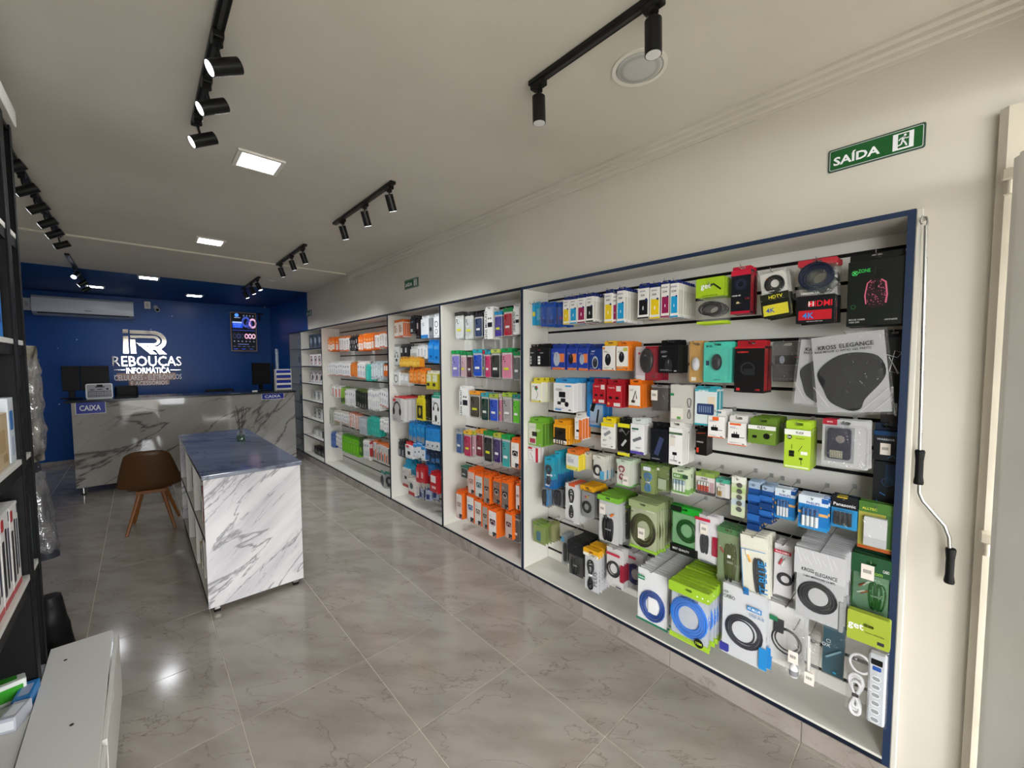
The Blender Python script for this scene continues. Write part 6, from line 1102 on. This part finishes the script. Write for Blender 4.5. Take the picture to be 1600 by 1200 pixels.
# ================================================================== THE PHONE CASE CABINET
cr.update({'P': (690, 460, .35), 'Q': (600, 470, .3), 'R': (440, 490, .24161)})
def case(col, hdr='1f8a4a', f='c', sticker=None):
    return dict(t='bag', f=f, hf=.13, hc=hdr, bk='d8d6d0', bz=(.02, .86), pr=[(.28, .3, .74, .38, sticker)] if sticker else [], **{'in': [('case', col)]})
def cbox_(c, c2='17181c', tx=None, tab='e8e6e2'): return dict(c=c, tab=tab, pr=[(.62, .1, .95, .5, c2)] if not tx else [], pc=[('block', .68, .5, .9, c2), ('disc', .55, .72, .14, '0a0a0c'), ('disc', .78, .72, .14, '0a0a0c')], tx=[(tx, .22, .5, .12, '2a2a30', 2.2, 1.5708)] if tx else [])
rows5 = {'top row': [(57, 97, 78, 200, 'K', 'clear phone case stack with yellow stickers', 'dfe2e0', '2a2a2c'), (100, 140, 78, 203, 'K', 'second clear phone case pack with yellow sticker', 'd2d6d4', '2a2a2c'), (145, 180, 85, 192, 'C', 'navy phone case', '1f3a66', '2a2a30'), (190, 228, 72, 200, 'X', 'white phone case box with vertical lettering', 'f0efec', 'LENS MOUNT'), (234, 268, 75, 192, 'C', 'violet phone case', '4a3a9c', '2090c0'), (273, 314, 60, 188, 'C', 'red phone case', 'b02034', '1f8a4a'), (318, 347, 62, 178, 'X', 'white phone case box showing a black case', 'efeeea', 'LENS MOUNT')],
 'second row': [(42, 78, 250, 372, 'C', 'lilac phone case', '8a80cc', '1f9a50'), (82, 108, 255, 372, 'C', 'pale pink clear phone case', 'c8a8b0', '1f8a4a'), (112, 134, 255, 375, 'C', 'dark plum phone case', '4a1a2c', '1f8a4a'), (137, 180, 245, 370, 'C', 'royal blue phone case', '1c4fc0', '2aa0b0'), (183, 190, 250, 370, 'C', 'thin grey phone case', '7a7a80', 'c02038'), (192, 215, 250, 375, 'C', 'hot pink phone case', 'd02a6c', '2a9ab0'), (218, 259, 245, 377, 'S', 'black clear phone case', '26282a', 'b8c860'), (264, 312, 240, 380, 'C', 'light pink phone case', 'e08aa8', '1f9a50'), (317, 349, 255, 386, 'S', 'grey clear phone case', '6a6c6e', '1f8a4a')],
 'third row': [(78, 118, 425, 540, 'X', 'white phone case box at the counter side', 'efeeea', 'LENS MOUNT'), (123, 170, 432, 552, 'S', 'smoky brown phone case', '4c4238', 'e89a30'), (174, 208, 440, 567, 'C', 'dark green phone case', '123a30', '3aa0a8'), (211, 250, 445, 570, 'C', 'bright blue phone case', '1f50c8', 'a8b840'), (254, 266, 445, 572, 'C', 'narrow pink phone case', 'c87a98', 'c8b8b0'), (269, 312, 440, 575, 'S', 'clear glitter phone case', 'b8aeb0', '9ab840'), (315, 348, 448, 580, 'C', 'lime phone case', '6ad02c', '2a8a80')],
 'fourth row': [(62, 90, 600, 712, 'C', 'steel blue phone case', '3a62a0', '9a9ca0'), (96, 130, 610, 726, 'C', 'cerise phone case', 'c02458', 'e8b83a'), (133, 150, 612, 722, 'C', 'pale rose phone case', 'd0a0ac', 'c8c43a'), (152, 183, 605, 728, 'C', 'burgundy phone case', '7c1c34', 'e09a30'), (186, 225, 612, 752, 'C', 'black phone case', '141518', '1f8a3a'), (229, 262, 622, 756, 'C', 'deep purple phone case', '3a1c66', 'b8bc40'), (266, 304, 628, 776, 'C', 'turquoise phone case', '38a8a8', '1fa04a'), (309, 347, 658, 776, 'O', 'black and white phone case box', 'e9e6e0', '15161a')],
 'fifth row': [(84, 114, 768, 820, 'S', 'small dark charm pouch', '3a4a44', '2a7a60'), (117, 147, 790, 890, 'O', 'pink phone case box with an orange side', 'd8c0b8', 'a87a70'), (149, 183, 808, 906, 'O', 'green-grey phone case box with an orange side', 'cfd4d0', '4a6a70'), (187, 214, 815, 932, 'O', 'brown phone case box with an orange side', 'a08a7c', '3a2420'), (229, 262, 832, 936, 'O', 'dark phone case box with an orange side', '8a6a5c', '241c1c'), (266, 300, 838, 960, 'O', 'black ring phone case box', '7a6a60', '1a1a1e'), (331, 348, 850, 962, 'O', 'pale phone case box with an orange side', 'd8c8c0', '8a6a6a')],
 'lowest row': [(65, 92, 888, 1000, 'O', 'cream phone case box with an orange side', 'e4d8d0', 'a88a80'), (112, 145, 900, 1016, 'O', 'blue and white phone case box', 'e6e2de', '3a6a98'), (147, 178, 922, 1030, 'O', 'beige and black phone case box', 'ddd8d0', '8a7a6a'), (181, 206, 945, 1046, 'O', 'brown-grey phone case box', 'a89e94', '4a4238'), (209, 246, 965, 1082, 'O', 'plum and white phone case box', 'eae4e0', '4a1c34'), (283, 316, 978, 1090, 'O', 'dark red phone case box', 'c8b0a8', '5a2024'), (318, 345, 985, 1112, 'S', 'grey clear case', '5a5c60', '5a5c5e')]}
for rn, L5 in rows5.items():
    for i, (x0, x1, y0, y1, k, lab, c, c2) in enumerate(L5):
        if k == 'O': P_ = dict(c='e86a20', tab='e86a20', th=.028, pr=[(.04, .02, .96, .96, c), (.5, .03, .95, .2, '2a2c2e')], pc=[('block', .5, .56, 1.1, c2), ('ring', .5, .5, .5, 'c8bcb8')], side='ee7424', s0=0, s1=1); dd, nn = .024, 5
        elif k == 'X': P_ = cbox_(c, '1a1c26', c2); dd, nn = .02, 4
        elif k == 'K': P_ = case(c, c2, 'c', 'd8d83a'); dd, nn = .018, 7
        else: P_ = case(c, c2, 's' if k == 'S' else 'c', 'd8d83a' if i % 3 == 1 else 'e8e8e4'); dd, nn = .017, 4
        nn = min(nn, 3 if k in 'CSX' and x1-x0 < 30 else nn)
        H('P', x0, x1, y0, y1, 2.16 if k != 'O' else 2.13, nn, dd, P_, lab+' on the '+rn, 'phone case' if k in 'CSK' else 'phone case box', 'phone_case_pack' if k in 'CSK' else 'phone_case_box', rn+' of the phone cases')
for p_ in (): pass

# ================================================================== THE HEADSET CABINET
def pb(c, tab, *pr, pc=(), **k): return dict(c=c, tab=tab, pr=list(pr), pc=list(pc), **k)
RQ = 'boxed headset cabinet'
Q_ = [
 (52, 100, 115, 193, 2.15, 5, .02, pb('e6dcd0', 'e87a30', (0, 0, 1, .08, 'd8602c'), (.1, .3, .5, .8, 'c8a080'), pc=[('ring', .6, .5, .4, '3a3a3a')], side='d8622c'), 'white and orange earphone box', 'top row', 'earphone_box', 2),
 (136, 163, 92, 170, 2.15, 4, .022, pb('17171a', '1c1c1e', (.1, .1, .5, .3, 'c8c8ca'), pc=[('lines', .5, .8, .4, 'a8a8ac', 3)]), 'black earphone box', 'top row', 'earphone_box', 1), (166, 186, 96, 196, 2.17, 3, .022, pb('2a1c1e', '1c1c1e', (.1, .5, .6, .8, 'c8b8b8')), 'dark red-brown earphone box', 'top row', 'earphone_box', 1),
 (191, 230, 95, 195, 2.14, 3, .03, pb('e8ecee', 'dfe2e4', (0, 0, 1, .18, '2a8ad8'), pc=[('lines', .4, .7, .3, '8a9aa8', 3)]), 'white box with a blue base', 'top row', 'earphone_box', 1), (232, 254, 90, 195, 2.15, 3, .03, pb('8a8e94', 'b8bcc0', pc=[('disc', .5, .45, .6, '2a2c30')]), 'grey speaker box', 'top row', 'earphone_box', 1), (257, 288, 84, 192, 2.13, 3, .03, pb('edeeef', 'dcdde0', pc=[('ring', .5, .65, .6, '222226'), ('ring', .5, .3, .5, '222226')]), 'white box with two ring pictures', 'top row', 'earphone_box', 1),
 (50, 80, 240, 332, 2.16, 3, .025, pb('c9cac6', '8a8a86', pc=[('phones', .5, .5, .7), ('block', .5, .25, .6, '2a2a2c')]), 'grey and black earphone box', 'second row', 'earphone_box', 1), (85, 130, 240, 300, 2.17, 3, .025, pb('2a2c2c', '3a3a3a', (.1, .5, .45, .9, 'd8d8d4')), 'black and white cable box', 'second row', 'earphone_box', 2),
 (136, 174, 252, 300, 2.16, 3, .025, pb('dededa', 'c8c8c4', (.1, .2, .9, .6, 'b8bab8')), 'pale grey box', 'second row', 'earphone_box', 1), (176, 226, 240, 295, 2.16, 3, .025, pb('e4e4e2', 'd0d0ce', (.1, .2, .5, .8, 'c0c2c4')), 'small white cable box', 'second row', 'earphone_box', 3), (80, 186, 304, 342, 2.13, 2, .03, pb('e8b43c', 'e8a830', (.1, .3, .9, .7, 'f0c860'), side='e08a28'), 'small amber box', 'second row', 'earphone_box', 6),
 (229, 288, 222, 325, 2.13, 3, .03, pb('1f80d0', '1a74c4', (.1, .7, .9, .9, '4a9ae0'), pc=[('block', .5, .3, .6, '1a4a80')], side='1868b0'), 'bright blue box', 'second row', 'earphone_box', 2),
 (43, 80, 372, 438, 2.15, 3, .03, pb('d6d6d2', 'b8b8b4', pc=[('ring', .5, .5, .6, '3a3a3c')]), 'white mouse box', 'third row', 'earphone_box', 1), (83, 126, 372, 436, 2.17, 3, .025, pb('c8c8c4', 'a88a60', (.1, .4, .9, .8, 'e8e8e8')), 'grey-white cable box', 'third row', 'earphone_box', 2), (131, 215, 363, 428, 2.14, 3, .025, pb('e8862c', 'e87a20', (.1, .2, .9, .8, 'f0a860'), pc=[('block', .5, .5, .5, 'b85a1c')], side='d87424'), 'orange adapter box', 'third row', 'earphone_box', 4), (219, 280, 378, 458, 2.13, 3, .03, pb('c8bc2c', 'e0dcc8', (.1, .5, .9, .95, 'd8d8c0'), (.1, .2, .6, .4, '3a3a28')), 'yellow cable box', 'third row', 'earphone_box', 2),
 (43, 104, 508, 630, 2.10, 5, .05, pb('b6b3b0', 'c83a3a', (.75, 0, 1, 1, 'd8d6d4'), (.05, .86, .3, .97, 'c83a3a'), pc=[('phones', .4, .5, .8)], side='d5d2cf', th=.02), 'grey headset box at the front of a five-box run', 'fourth row', 'headset_box', 1), (168, 205, 512, 622, 2.14, 3, .04, pb('d8c82c', 'e0d030', (.1, .1, .9, .7, '2a2a20'), pc=[('mouse', .5, .42, .6, 'b8a828')]), 'yellow and black mouse box', 'fourth row', 'headset_box', 1), (208, 245, 505, 620, 2.17, 3, .03, pb('101012', '0c0c0e', pc=[('ring', .5, .5, .7, '2c2c30')]), 'black headset box', 'fourth row', 'headset_box', 1), (248, 294, 495, 645, 2.11, 3, .05, pb('ececea', '2a9a80', (0, .92, 1, 1, '2a9a80'), pc=[('phones', .5, .58, .8), ('mouse', .5, .22, .45)]), 'white headset box with a green top', 'fourth row', 'headset_box', 1),
 (128, 212, 648, 735, 2.15, 4, .03, pb('2484c4', '1f7cbc', (0, 0, 1, .3, '8a929a'), (.1, .6, .9, .9, '2a9ad8'), side='1a6aa4'), 'blue and grey adapter box', 'fifth row', 'adapter_box', 4), (216, 290, 668, 775, 2.12, 5, .028, pb('2a88d0', '1f74bc', (0, 0, 1, .4, 'd0d2d4'), pc=[('block', .5, .2, .5, '4a4c50')], side='2074b8'), 'blue and white adapter box', 'fifth row', 'adapter_box', 3), (76, 108, 732, 806, 2.17, 3, .03, pb('26282c', '1c1c1e', (.1, .1, .6, .5, '8a8e94')), 'black and grey cable box', 'fifth row', 'adapter_box', 2), (110, 150, 752, 820, 2.14, 3, .03, pb('e8e6e6', 'd8343c', (.1, .8, .5, .95, 'd8343c'), pc=[('block', .5, .4, .6, '2a2a2e')]), 'white box with a red corner', 'fifth row', 'adapter_box', 1), (152, 214, 748, 818, 2.14, 5, .028, pb('d6dade', '2a84cc', (0, .78, 1, 1, '2a8ad0'), pc=[('block', .5, .4, .5, '5a5e66')], side='3a84bc'), 'pale blue-topped adapter box', 'fifth row', 'adapter_box', 3), (218, 292, 778, 842, 2.15, 4, .03, pb('1c2c48', '1a3a6a', (.1, .1, .9, .4, '3a6aa0')), 'navy adapter box', 'fifth row', 'adapter_box', 3),
 (96, 130, 872, 968, 2.15, 4, .028, pb('c9c3bc', '2a9ac0', (0, 0, 1, .15, 'b8443c'), pc=[('block', .5, .5, .6, '3a3a3c')], side='b8a89c'), 'grey-white adapter box with a red base', 'lowest row', 'adapter_box', 1), (112, 164, 842, 900, 2.18, 3, .03, pb('1f90b4', '2090b8', (.1, .1, .9, .5, '2a6a88')), 'teal blue box', 'lowest row', 'adapter_box', 2), (166, 214, 868, 944, 2.14, 4, .026, pb('b8222c', 'b02028', (.1, .3, .6, .7, 'd8a8a8'), side='a01c24'), 'red adapter box', 'lowest row', 'adapter_box', 2), (216, 290, 860, 920, 2.18, 3, .03, pb('2070b0', '1a6aa8', (.1, .1, .9, .5, '3a8ac0')), 'mid-blue adapter box', 'lowest row', 'adapter_box', 3), (238, 284, 908, 998, 2.10, 4, .03, pb('b81c26', 'b01a24', (.1, .55, .7, .95, 'e4dcd8'), (.2, .2, .7, .35, 'd8b0b0'), side='a81c24'), 'bright red box with a white label', 'lowest row', 'adapter_box', 1), (126, 160, 932, 1012, 2.12, 3, .03, pb('d0cac4', 'c8c0b8', (0, 0, 1, .22, 'b8383c'), pc=[('disc', .5, .6, .5, '4a5a58')], side='c0b8b0'), 'pale box with a red base', 'lowest row', 'adapter_box', 1)]
cr['Q'] = (600, 470, .3)
def spread(c, x0, x1, y0, y1, X, n, d, P, lab, row, name, cols, bay, cat='box'):
    ox, oy, s = cr[c]; U0, U1 = ox+x0*s, ox+x1*s; vm = oy+(y0+y1)/2*s
    a, b = atx(U0, vm, X), atx(U1, vm, X); um = (U0+U1)/2; zt, zb = atx(um, oy+y0*s, X).z, atx(um, oy+y1*s, X).z
    ya, yb = a.y, b.y
    for q in range(6):
        if YD[q+1] < (ya+yb)/2 < YD[q]: ya, yb = min(ya, YD[q]-.021), max(yb, YD[q+1]+.021)
    W = (ya-yb)/cols; w = W*.94; h = zt-zb; proto = make(w, h, d, P); n = max(1, min(n, int((XB-.004-X)/(d+.0012)))); ty = P.get('t', 'box')
    gr = (name.replace('_', ' ')+'s').replace('boxs', 'boxes').replace('batterys', 'batteries')+' on the '+row+' of the '+bay
    for j in range(cols):
        y = ya-W*(j+.5); l0 = lab+(', '+onames[j]+' of its run' if cols > 1 else '')+', '+row
        dz = random.uniform(-.014, .010) if cols > 1 else 0; yw = radians(random.uniform(-7, 7)) if cols > 2 else 0
        for i in range(n):
            M = Matrix.Translation((X+i*(d+.0012), y, zb+dz+(random.uniform(-.002, .002) if i else 0))) @ BEARD @ Matrix.Rotation(yw, 4, 'Z')
            if ty != 'box': M = M @ Matrix.Translation((0, 0, h)) @ Matrix.Rotation(random.uniform(-.04, .04), 4, 'Y') @ Matrix.Translation((0, 0, -h))
            put(proto, M, l0+', '+bay if i == 0 else l0+', '+onames[i]+' on its hook', cat, gr, name)
        th = P.get('th', min(.032, w*.45)); zh = zb+dz+(h+th*.62 if ty == 'box' else h*.93 if ty == 'card' else h*(1-P.get('hf', .08)*.38))
        tag(link('peg_hook', hook(X-.008, 0, 0), None, (XB, y, zh+.001)), 'steel peg hook holding the '+' '.join(l0.split()[:11]), 'hook', 'peg hooks on the slatwall')
for x0, x1, y0, y1, X, n, d, P_, lab, row, nm, cols in Q_: spread('Q', x0, x1, y0, y1, X, n, d, P_, lab, row, nm, cols, 'headset bay')
# a drift of blue-grey sachets at the bottom hook
sm = film('sachet_film', 'c0c8e0', .35, .4)
for k in range(14):
    p0 = atx(648+k*2.7, 768+(k % 3)*2+k*.4, 2.14+.02*(k % 4)); r = empty('foil_sachet', f'silvery blue sachet, {onames[k]} along the crowded bottom hook of the headset bay', 'sachet', 'sachets in the headset bay', tuple(p0-Vector((0, 0, .05))), radians(-90+random.uniform(-30, 30)))
    g = pouch(.085, .11, .012, mat('5a6488' if k % 2 else 'a8b0c8', .25, .3), random.Random(k)); part('pouch', g, r); g = G(); g.box(-.02, .02, -.0105, -.0095, .02, .07, mat('2a3460', .4)); part('printed_panel', g, r)

# ================================================================== THE LONG CABLE BOX CABINET
def thin(c, tab, *pr, **k): return dict(c=c, tab=tab, pr=list(pr), **k)
op = lambda: thin('e8701c', 'e87818', (.1, .1, .9, .55, 'e6ddd2'), (.2, .65, .8, .8, 'f0a868'), pc=[('ring', .5, .35, .4, '8a5a40')], side='e06a20')
wp = lambda b='e06a24': thin('e8e4df', 'e87a28', (0, 0, 1, .1, b), (.2, .5, .8, .85, 'c8bcb4'), pc=[('ring', .5, .35, .5, 'b05a48')], side='e0d8d0')
wt = lambda t='e2dfda', b='c84a3a': thin('e6e4e0', t, (0, 0, 1, .05, b), (.2, .2, .8, .5, 'c4c8cc'), (.2, .7, .6, .85, '9aa4b0'), side='d8d6d2')
R_ = [
 (284, 342, 165, 240, 2.20, 4, .035, op(), 'orange cable pack', 'top row', 3), (346, 368, 165, 240, 2.22, 3, .035, op(), 'orange and white pack', 'top row', 1), (371, 435, 158, 242, 2.18, 4, .035, wp(), 'white cable pack with orange base', 'top row', 4), (437, 494, 153, 235, 2.18, 4, .035, thin('1c1a1a', '3a3432', (.15, .5, .5, .8, 'b8b0a8'), (.6, .2, .9, .4, 'c8c0b8'), side='26221f'), 'black cable pack', 'top row', 4), (496, 598, 142, 236, 2.16, 4, .035, op(), 'bright orange charger pack', 'top row', 6), (601, 684, 132, 222, 2.14, 4, .035, wp('d8582c'), 'white charger pack with picture', 'top row', 5),
 (284, 440, 325, 402, 2.18, 4, .03, wt(), 'thin white cable box', 'second row', 10), (442, 488, 328, 402, 2.19, 3, .03, thin('e0761e', 'c87a38', (.2, .2, .8, .8, 'd88a40'), side='d86e1c'), 'orange-brown cable box', 'second row', 3), (490, 540, 325, 420, 2.18, 3, .03, wt('e8e4de', 'e07030'), 'white cable box with orange edge', 'second row', 3), (544, 576, 342, 436, 2.15, 3, .03, thin('3ab8a8', '48bcae', (.2, .1, .5, .9, '62ccc0'), side='30a898'), 'turquoise cable box', 'second row', 1), (578, 655, 325, 424, 2.16, 3, .03, thin('c9d2d4', 'b8c4c8', (.15, .2, .85, .7, 'dce2e4'), (.3, .1, .6, .2, '8a98a0'), side='b4c0c4'), 'pale grey-blue cable box', 'second row', 5), (660, 686, 330, 405, 2.15, 3, .03, thin('d86a24', '3a2a22', (.1, .5, .9, .9, 'e8e0d8'), side='e0701c'), 'dark and orange cable box', 'second row', 2),
 (320, 382, 478, 538, 2.19, 3, .03, thin('e2dfda', 'd8d5d0', (.5, .1, .9, .9, 'd85a34'), side='d8d4cf'), 'small white box with red-orange stripe', 'third row', 3), (384, 409, 486, 580, 2.17, 3, .03, thin('8ab82c', '6a9a28', (.1, .1, .9, .4, '2a2c20'), side='1c2418'), 'lime and black cable box', 'third row', 2), (412, 474, 500, 600, 2.16, 4, .03, wt('dcdad4', 'a8acac'), 'tall white adapter box', 'third row', 5), (477, 552, 505, 610, 2.15, 4, .03, thin('1d211c', '5a6a2c', (.2, .1, .4, .3, 'b8b8b0'), (.2, .6, .8, .9, '2c3a28'), side='16191a'), 'black adapter box with olive tab', 'third row', 5), (556, 632, 500, 626, 2.14, 4, .03, wt('c8cac6', '8a8c90'), 'white and grey cable box', 'third row', 6), (635, 690, 502, 602, 2.13, 4, .03, wt('d8d4d0', 'd0603a'), 'white pocket cable box', 'third row', 4),
 (304, 336, 625, 716, 2.19, 3, .03, thin('b4b4a4', '9a9a88', (.2, .2, .8, .7, '8a8c7c'), side='a4a494'), 'olive grey cable pack', 'fourth row', 2), (340, 430, 645, 702, 2.18, 4, .025, wt('ded8cc', 'd8743c'), 'short white cable pack', 'fourth row', 7), (433, 497, 655, 738, 2.16, 4, .028, thin('dedad6', 'c87a58', (.7, .0, 1, 1, 'd8622c'), (.1, .1, .5, .5, 'c0b8b4'), side='d4d0cc'), 'white pack with orange flank', 'fourth row', 5), (500, 550, 682, 778, 2.14, 4, .028, thin('b8bebe', 'a8aeb0', (.2, .1, .8, .5, '9aa4a8'), side='aab2b4'), 'grey cable pack', 'fourth row', 4), (553, 632, 685, 788, 2.12, 4, .028, thin('2fa898', '3ab0a0', (.4, .3, .6, .5, '78ccc0'), side='2a9c8e'), 'teal cable pack', 'fourth row', 5), (635, 692, 692, 762, 2.12, 4, .028, wt('dcdad6', 'b8bcc0'), 'low white adapter pack', 'fourth row', 4),
 (320, 350, 778, 864, 2.19, 3, .03, thin('2a5ca8', '3a6ab4', (.2, .2, .8, .5, '4a80c8'), side='1c3c7c'), 'blue cable pack', 'fifth row', 2), (353, 390, 785, 862, 2.18, 3, .03, wt('c8c0b8', '9a9ca4'), 'grey-white cable pack', 'fifth row', 3), (392, 498, 812, 912, 2.15, 4, .028, thin('6ab81c', '4a8a1c', (.3, .2, .7, .6, '78c82c'), side='5aa818'), 'vivid green cable pack', 'fifth row', 6), (501, 522, 815, 915, 2.15, 4, .028, thin('2f5a1c', '2a4a1c', (.2, .2, .8, .5, '88b83c')), 'dark green cable pack', 'fifth row', 1), (526, 566, 828, 945, 2.14, 4, .028, wt('dcd8d0', 'b0a8a8'), 'tall pale cable pack', 'fifth row', 3), (569, 590, 835, 925, 2.14, 4, .028, thin('b02a28', 'c84a3a', (.1, .6, .9, .9, 'e8dcd8')), 'red cable pack', 'fifth row', 2), (594, 690, 850, 958, 2.12, 4, .028, thin('c6c2be', 'e07838', (.6, .1, .95, .6, 'd86a2c'), (.1, .1, .4, .5, '4a5a6a'), side='4a4c50'), 'mixed white and orange cable pack', 'fifth row', 5)]
for x0, x1, y0, y1, X, n, d, P_, lab, row, cols in R_: spread('R', x0, x1, y0, y1, X, min(n, 3), d, P_, lab, row, 'cable_box', cols, 'long bay', 'cable box')
for k, (u, v) in enumerate(((596, 742), (603, 752), (606, 738))):
    p0 = atx(u, v, 2.2); w_ = .16; h_ = .2
    M = Matrix.Translation((2.2+.03*k, p0.y, Z0+.032+.09*(k == 2))) @ BEARD @ Matrix.Rotation(radians((-12, 10, -4)[k]), 4, 'Z')
    put(make(w_, h_, .03, dict(t='bag', f='h', bk='c8cccc', hf=.12, hc='3aa89a', **{'in': [('coil', .5, .45, .6, .06, 3, '3a3c40'), ('slab', .3, .1, .7, .3, '2a2c30', 'earpiece')]})), M, 'clear headset bag leaning on the cabinet floor, '+('nearer the counter', 'beside the divider', 'propped on the others')[k], 'bag', 'bags on the floor of the long cabinet', 'headset_bag')

# ================================================================== GOODS ON THE BOX SHELVES BY THE COUNTER
SH2 = [1.93, 1.638, 1.347, 1.052, .747, .442, .11]
def stand(X, y, z, w, h, d, P, lab, cat, name, gr): put(make(w, h, d, P), Matrix.Translation((X, y, z)) @ BEARD, lab, cat, gr, name)
spec2 = [(0, 3, .24, .24, pb('3a4450', None, (.1, .1, .9, .9, '2a323c'), pc=[('disc', .5, .55, .5, '8a98a8'), ('block', .5, .25, .5, '55606c')]), 'dark blister box with a grey device', 'device_box'),
 (1, 4, .2, .2, pb('e6e4e2', None, (0, 0, 1, .08, 'd0ccc8'), pc=[('ring', .5, .5, .7, 'a83a3c'), ('disc', .5, .5, .3, '3a3a3c')]), 'white box with a red ring picture', 'device_box'),
 (2, 3, .25, .22, pb('dad8d6', None, pc=[('ring', .4, .5, .6, 'a02c34'), ('disc', .65, .45, .4, '26262a')]), 'white headphone box with red and black', 'device_box'),
 (3, 2, .24, .18, pb('dcdcda', None, pc=[('ring', .5, .5, .6, '4a4a4c'), ('disc', .5, .5, .35, '7a7c80')]), 'white speaker box', 'device_box'), (4, 2, .22, .18, pb('d8d8d6', None, pc=[('ring', .5, .5, .7, '5a5a5c'), ('disc', .5, .5, .3, '333336')]), 'white fan box', 'device_box'),
 (5, 2, .26, .12, pb('e2e2e0', None, (.1, .2, .6, .6, 'c0c2c4')), 'low white box', 'device_box'), (5, 1, .24, .11, pb('1c1c1e', None, (.1, .3, .7, .6, '5a5a5e')), 'low black box', 'device_box'), (6, 3, .18, .14, pb('19191b', None, (.1, .3, .7, .6, '6a6a6e')), 'small black box', 'device_box'), (6, 2, .14, .13, pb('dcdcda', None, pc=[('disc', .5, .5, .5, '2c2c30')]), 'small white camera box', 'device_box')]
off = {}
for s_, n, w_, h_, P_, lab, nm in spec2:
    y = off.get(s_, 7.55 if s_ in (0, 1, 2) else 7.45)
    lv = ('top', 'second', 'third', 'fourth', 'fifth', 'sixth', 'bottom')[s_]
    zz = SH2[s_]+(.0095 if s_ < 6 else .0165)
    w_ = min(w_, .21)
    for i in range(n):
        if y-w_ < 6.7: break
        stand(2.19, y-w_/2, zz, w_, h_, .09, P_, f'{lab}, {onames[i]} from the glass, {lv} box shelf', 'box', nm, 'boxes on the box shelves'); y -= w_+.01
    off[s_] = y
SH1 = [1.949, 1.628, 1.314, .99]
for s_, items in enumerate(([(8.28, .16, .25, 'dfe4ea', 'b8c8d8', 'tall white box')], [(8.3, .09, .24, 'c8ccd0', '3a4048', 'slim grey box'), (8.16, .1, .24, 'd8dcde', '4a5058', 'pale device box')], [(8.25, .12, .17, '3a5a98', 'c8d4e4', 'blue and white pack')], [(8.31, .05, .19, 'd8cc3a', '6a6a50', 'yellow-topped spray bottle'), (8.22, .05, .19, 'd8cc3a', '8a8a7a', 'second yellow-topped spray bottle')])):
    for y, w_, h_, c, c2, lab in items:
        lv = ('highest', 'second', 'third', 'fourth')[s_]
        if 'bottle' in lab:
            r = empty('spray_bottle', f'{lab} on the {lv} glass shelf', 'bottle', 'goods on the glass shelves', (2.22, y-.1, SH1[s_]+.0045)); g = G(); lathe(g, [(0, 0), (.024, .001), (.024, .12), (.012, .13)], mat(c2, .3), 14); part('bottle', g, r)
            g = G(); g.cyl((0, 0, .128), (0, 0, .19), .02, mat(c, .4), n=14); part('cap', g, r)
        else: stand(2.2, y-.1, SH1[s_]+.0045, w_, h_, .06, pb(c, None, (.1, .3, .9, .8, c2)), f'{lab} on the {lv} glass shelf', 'box', 'product_box', 'goods on the glass shelves')
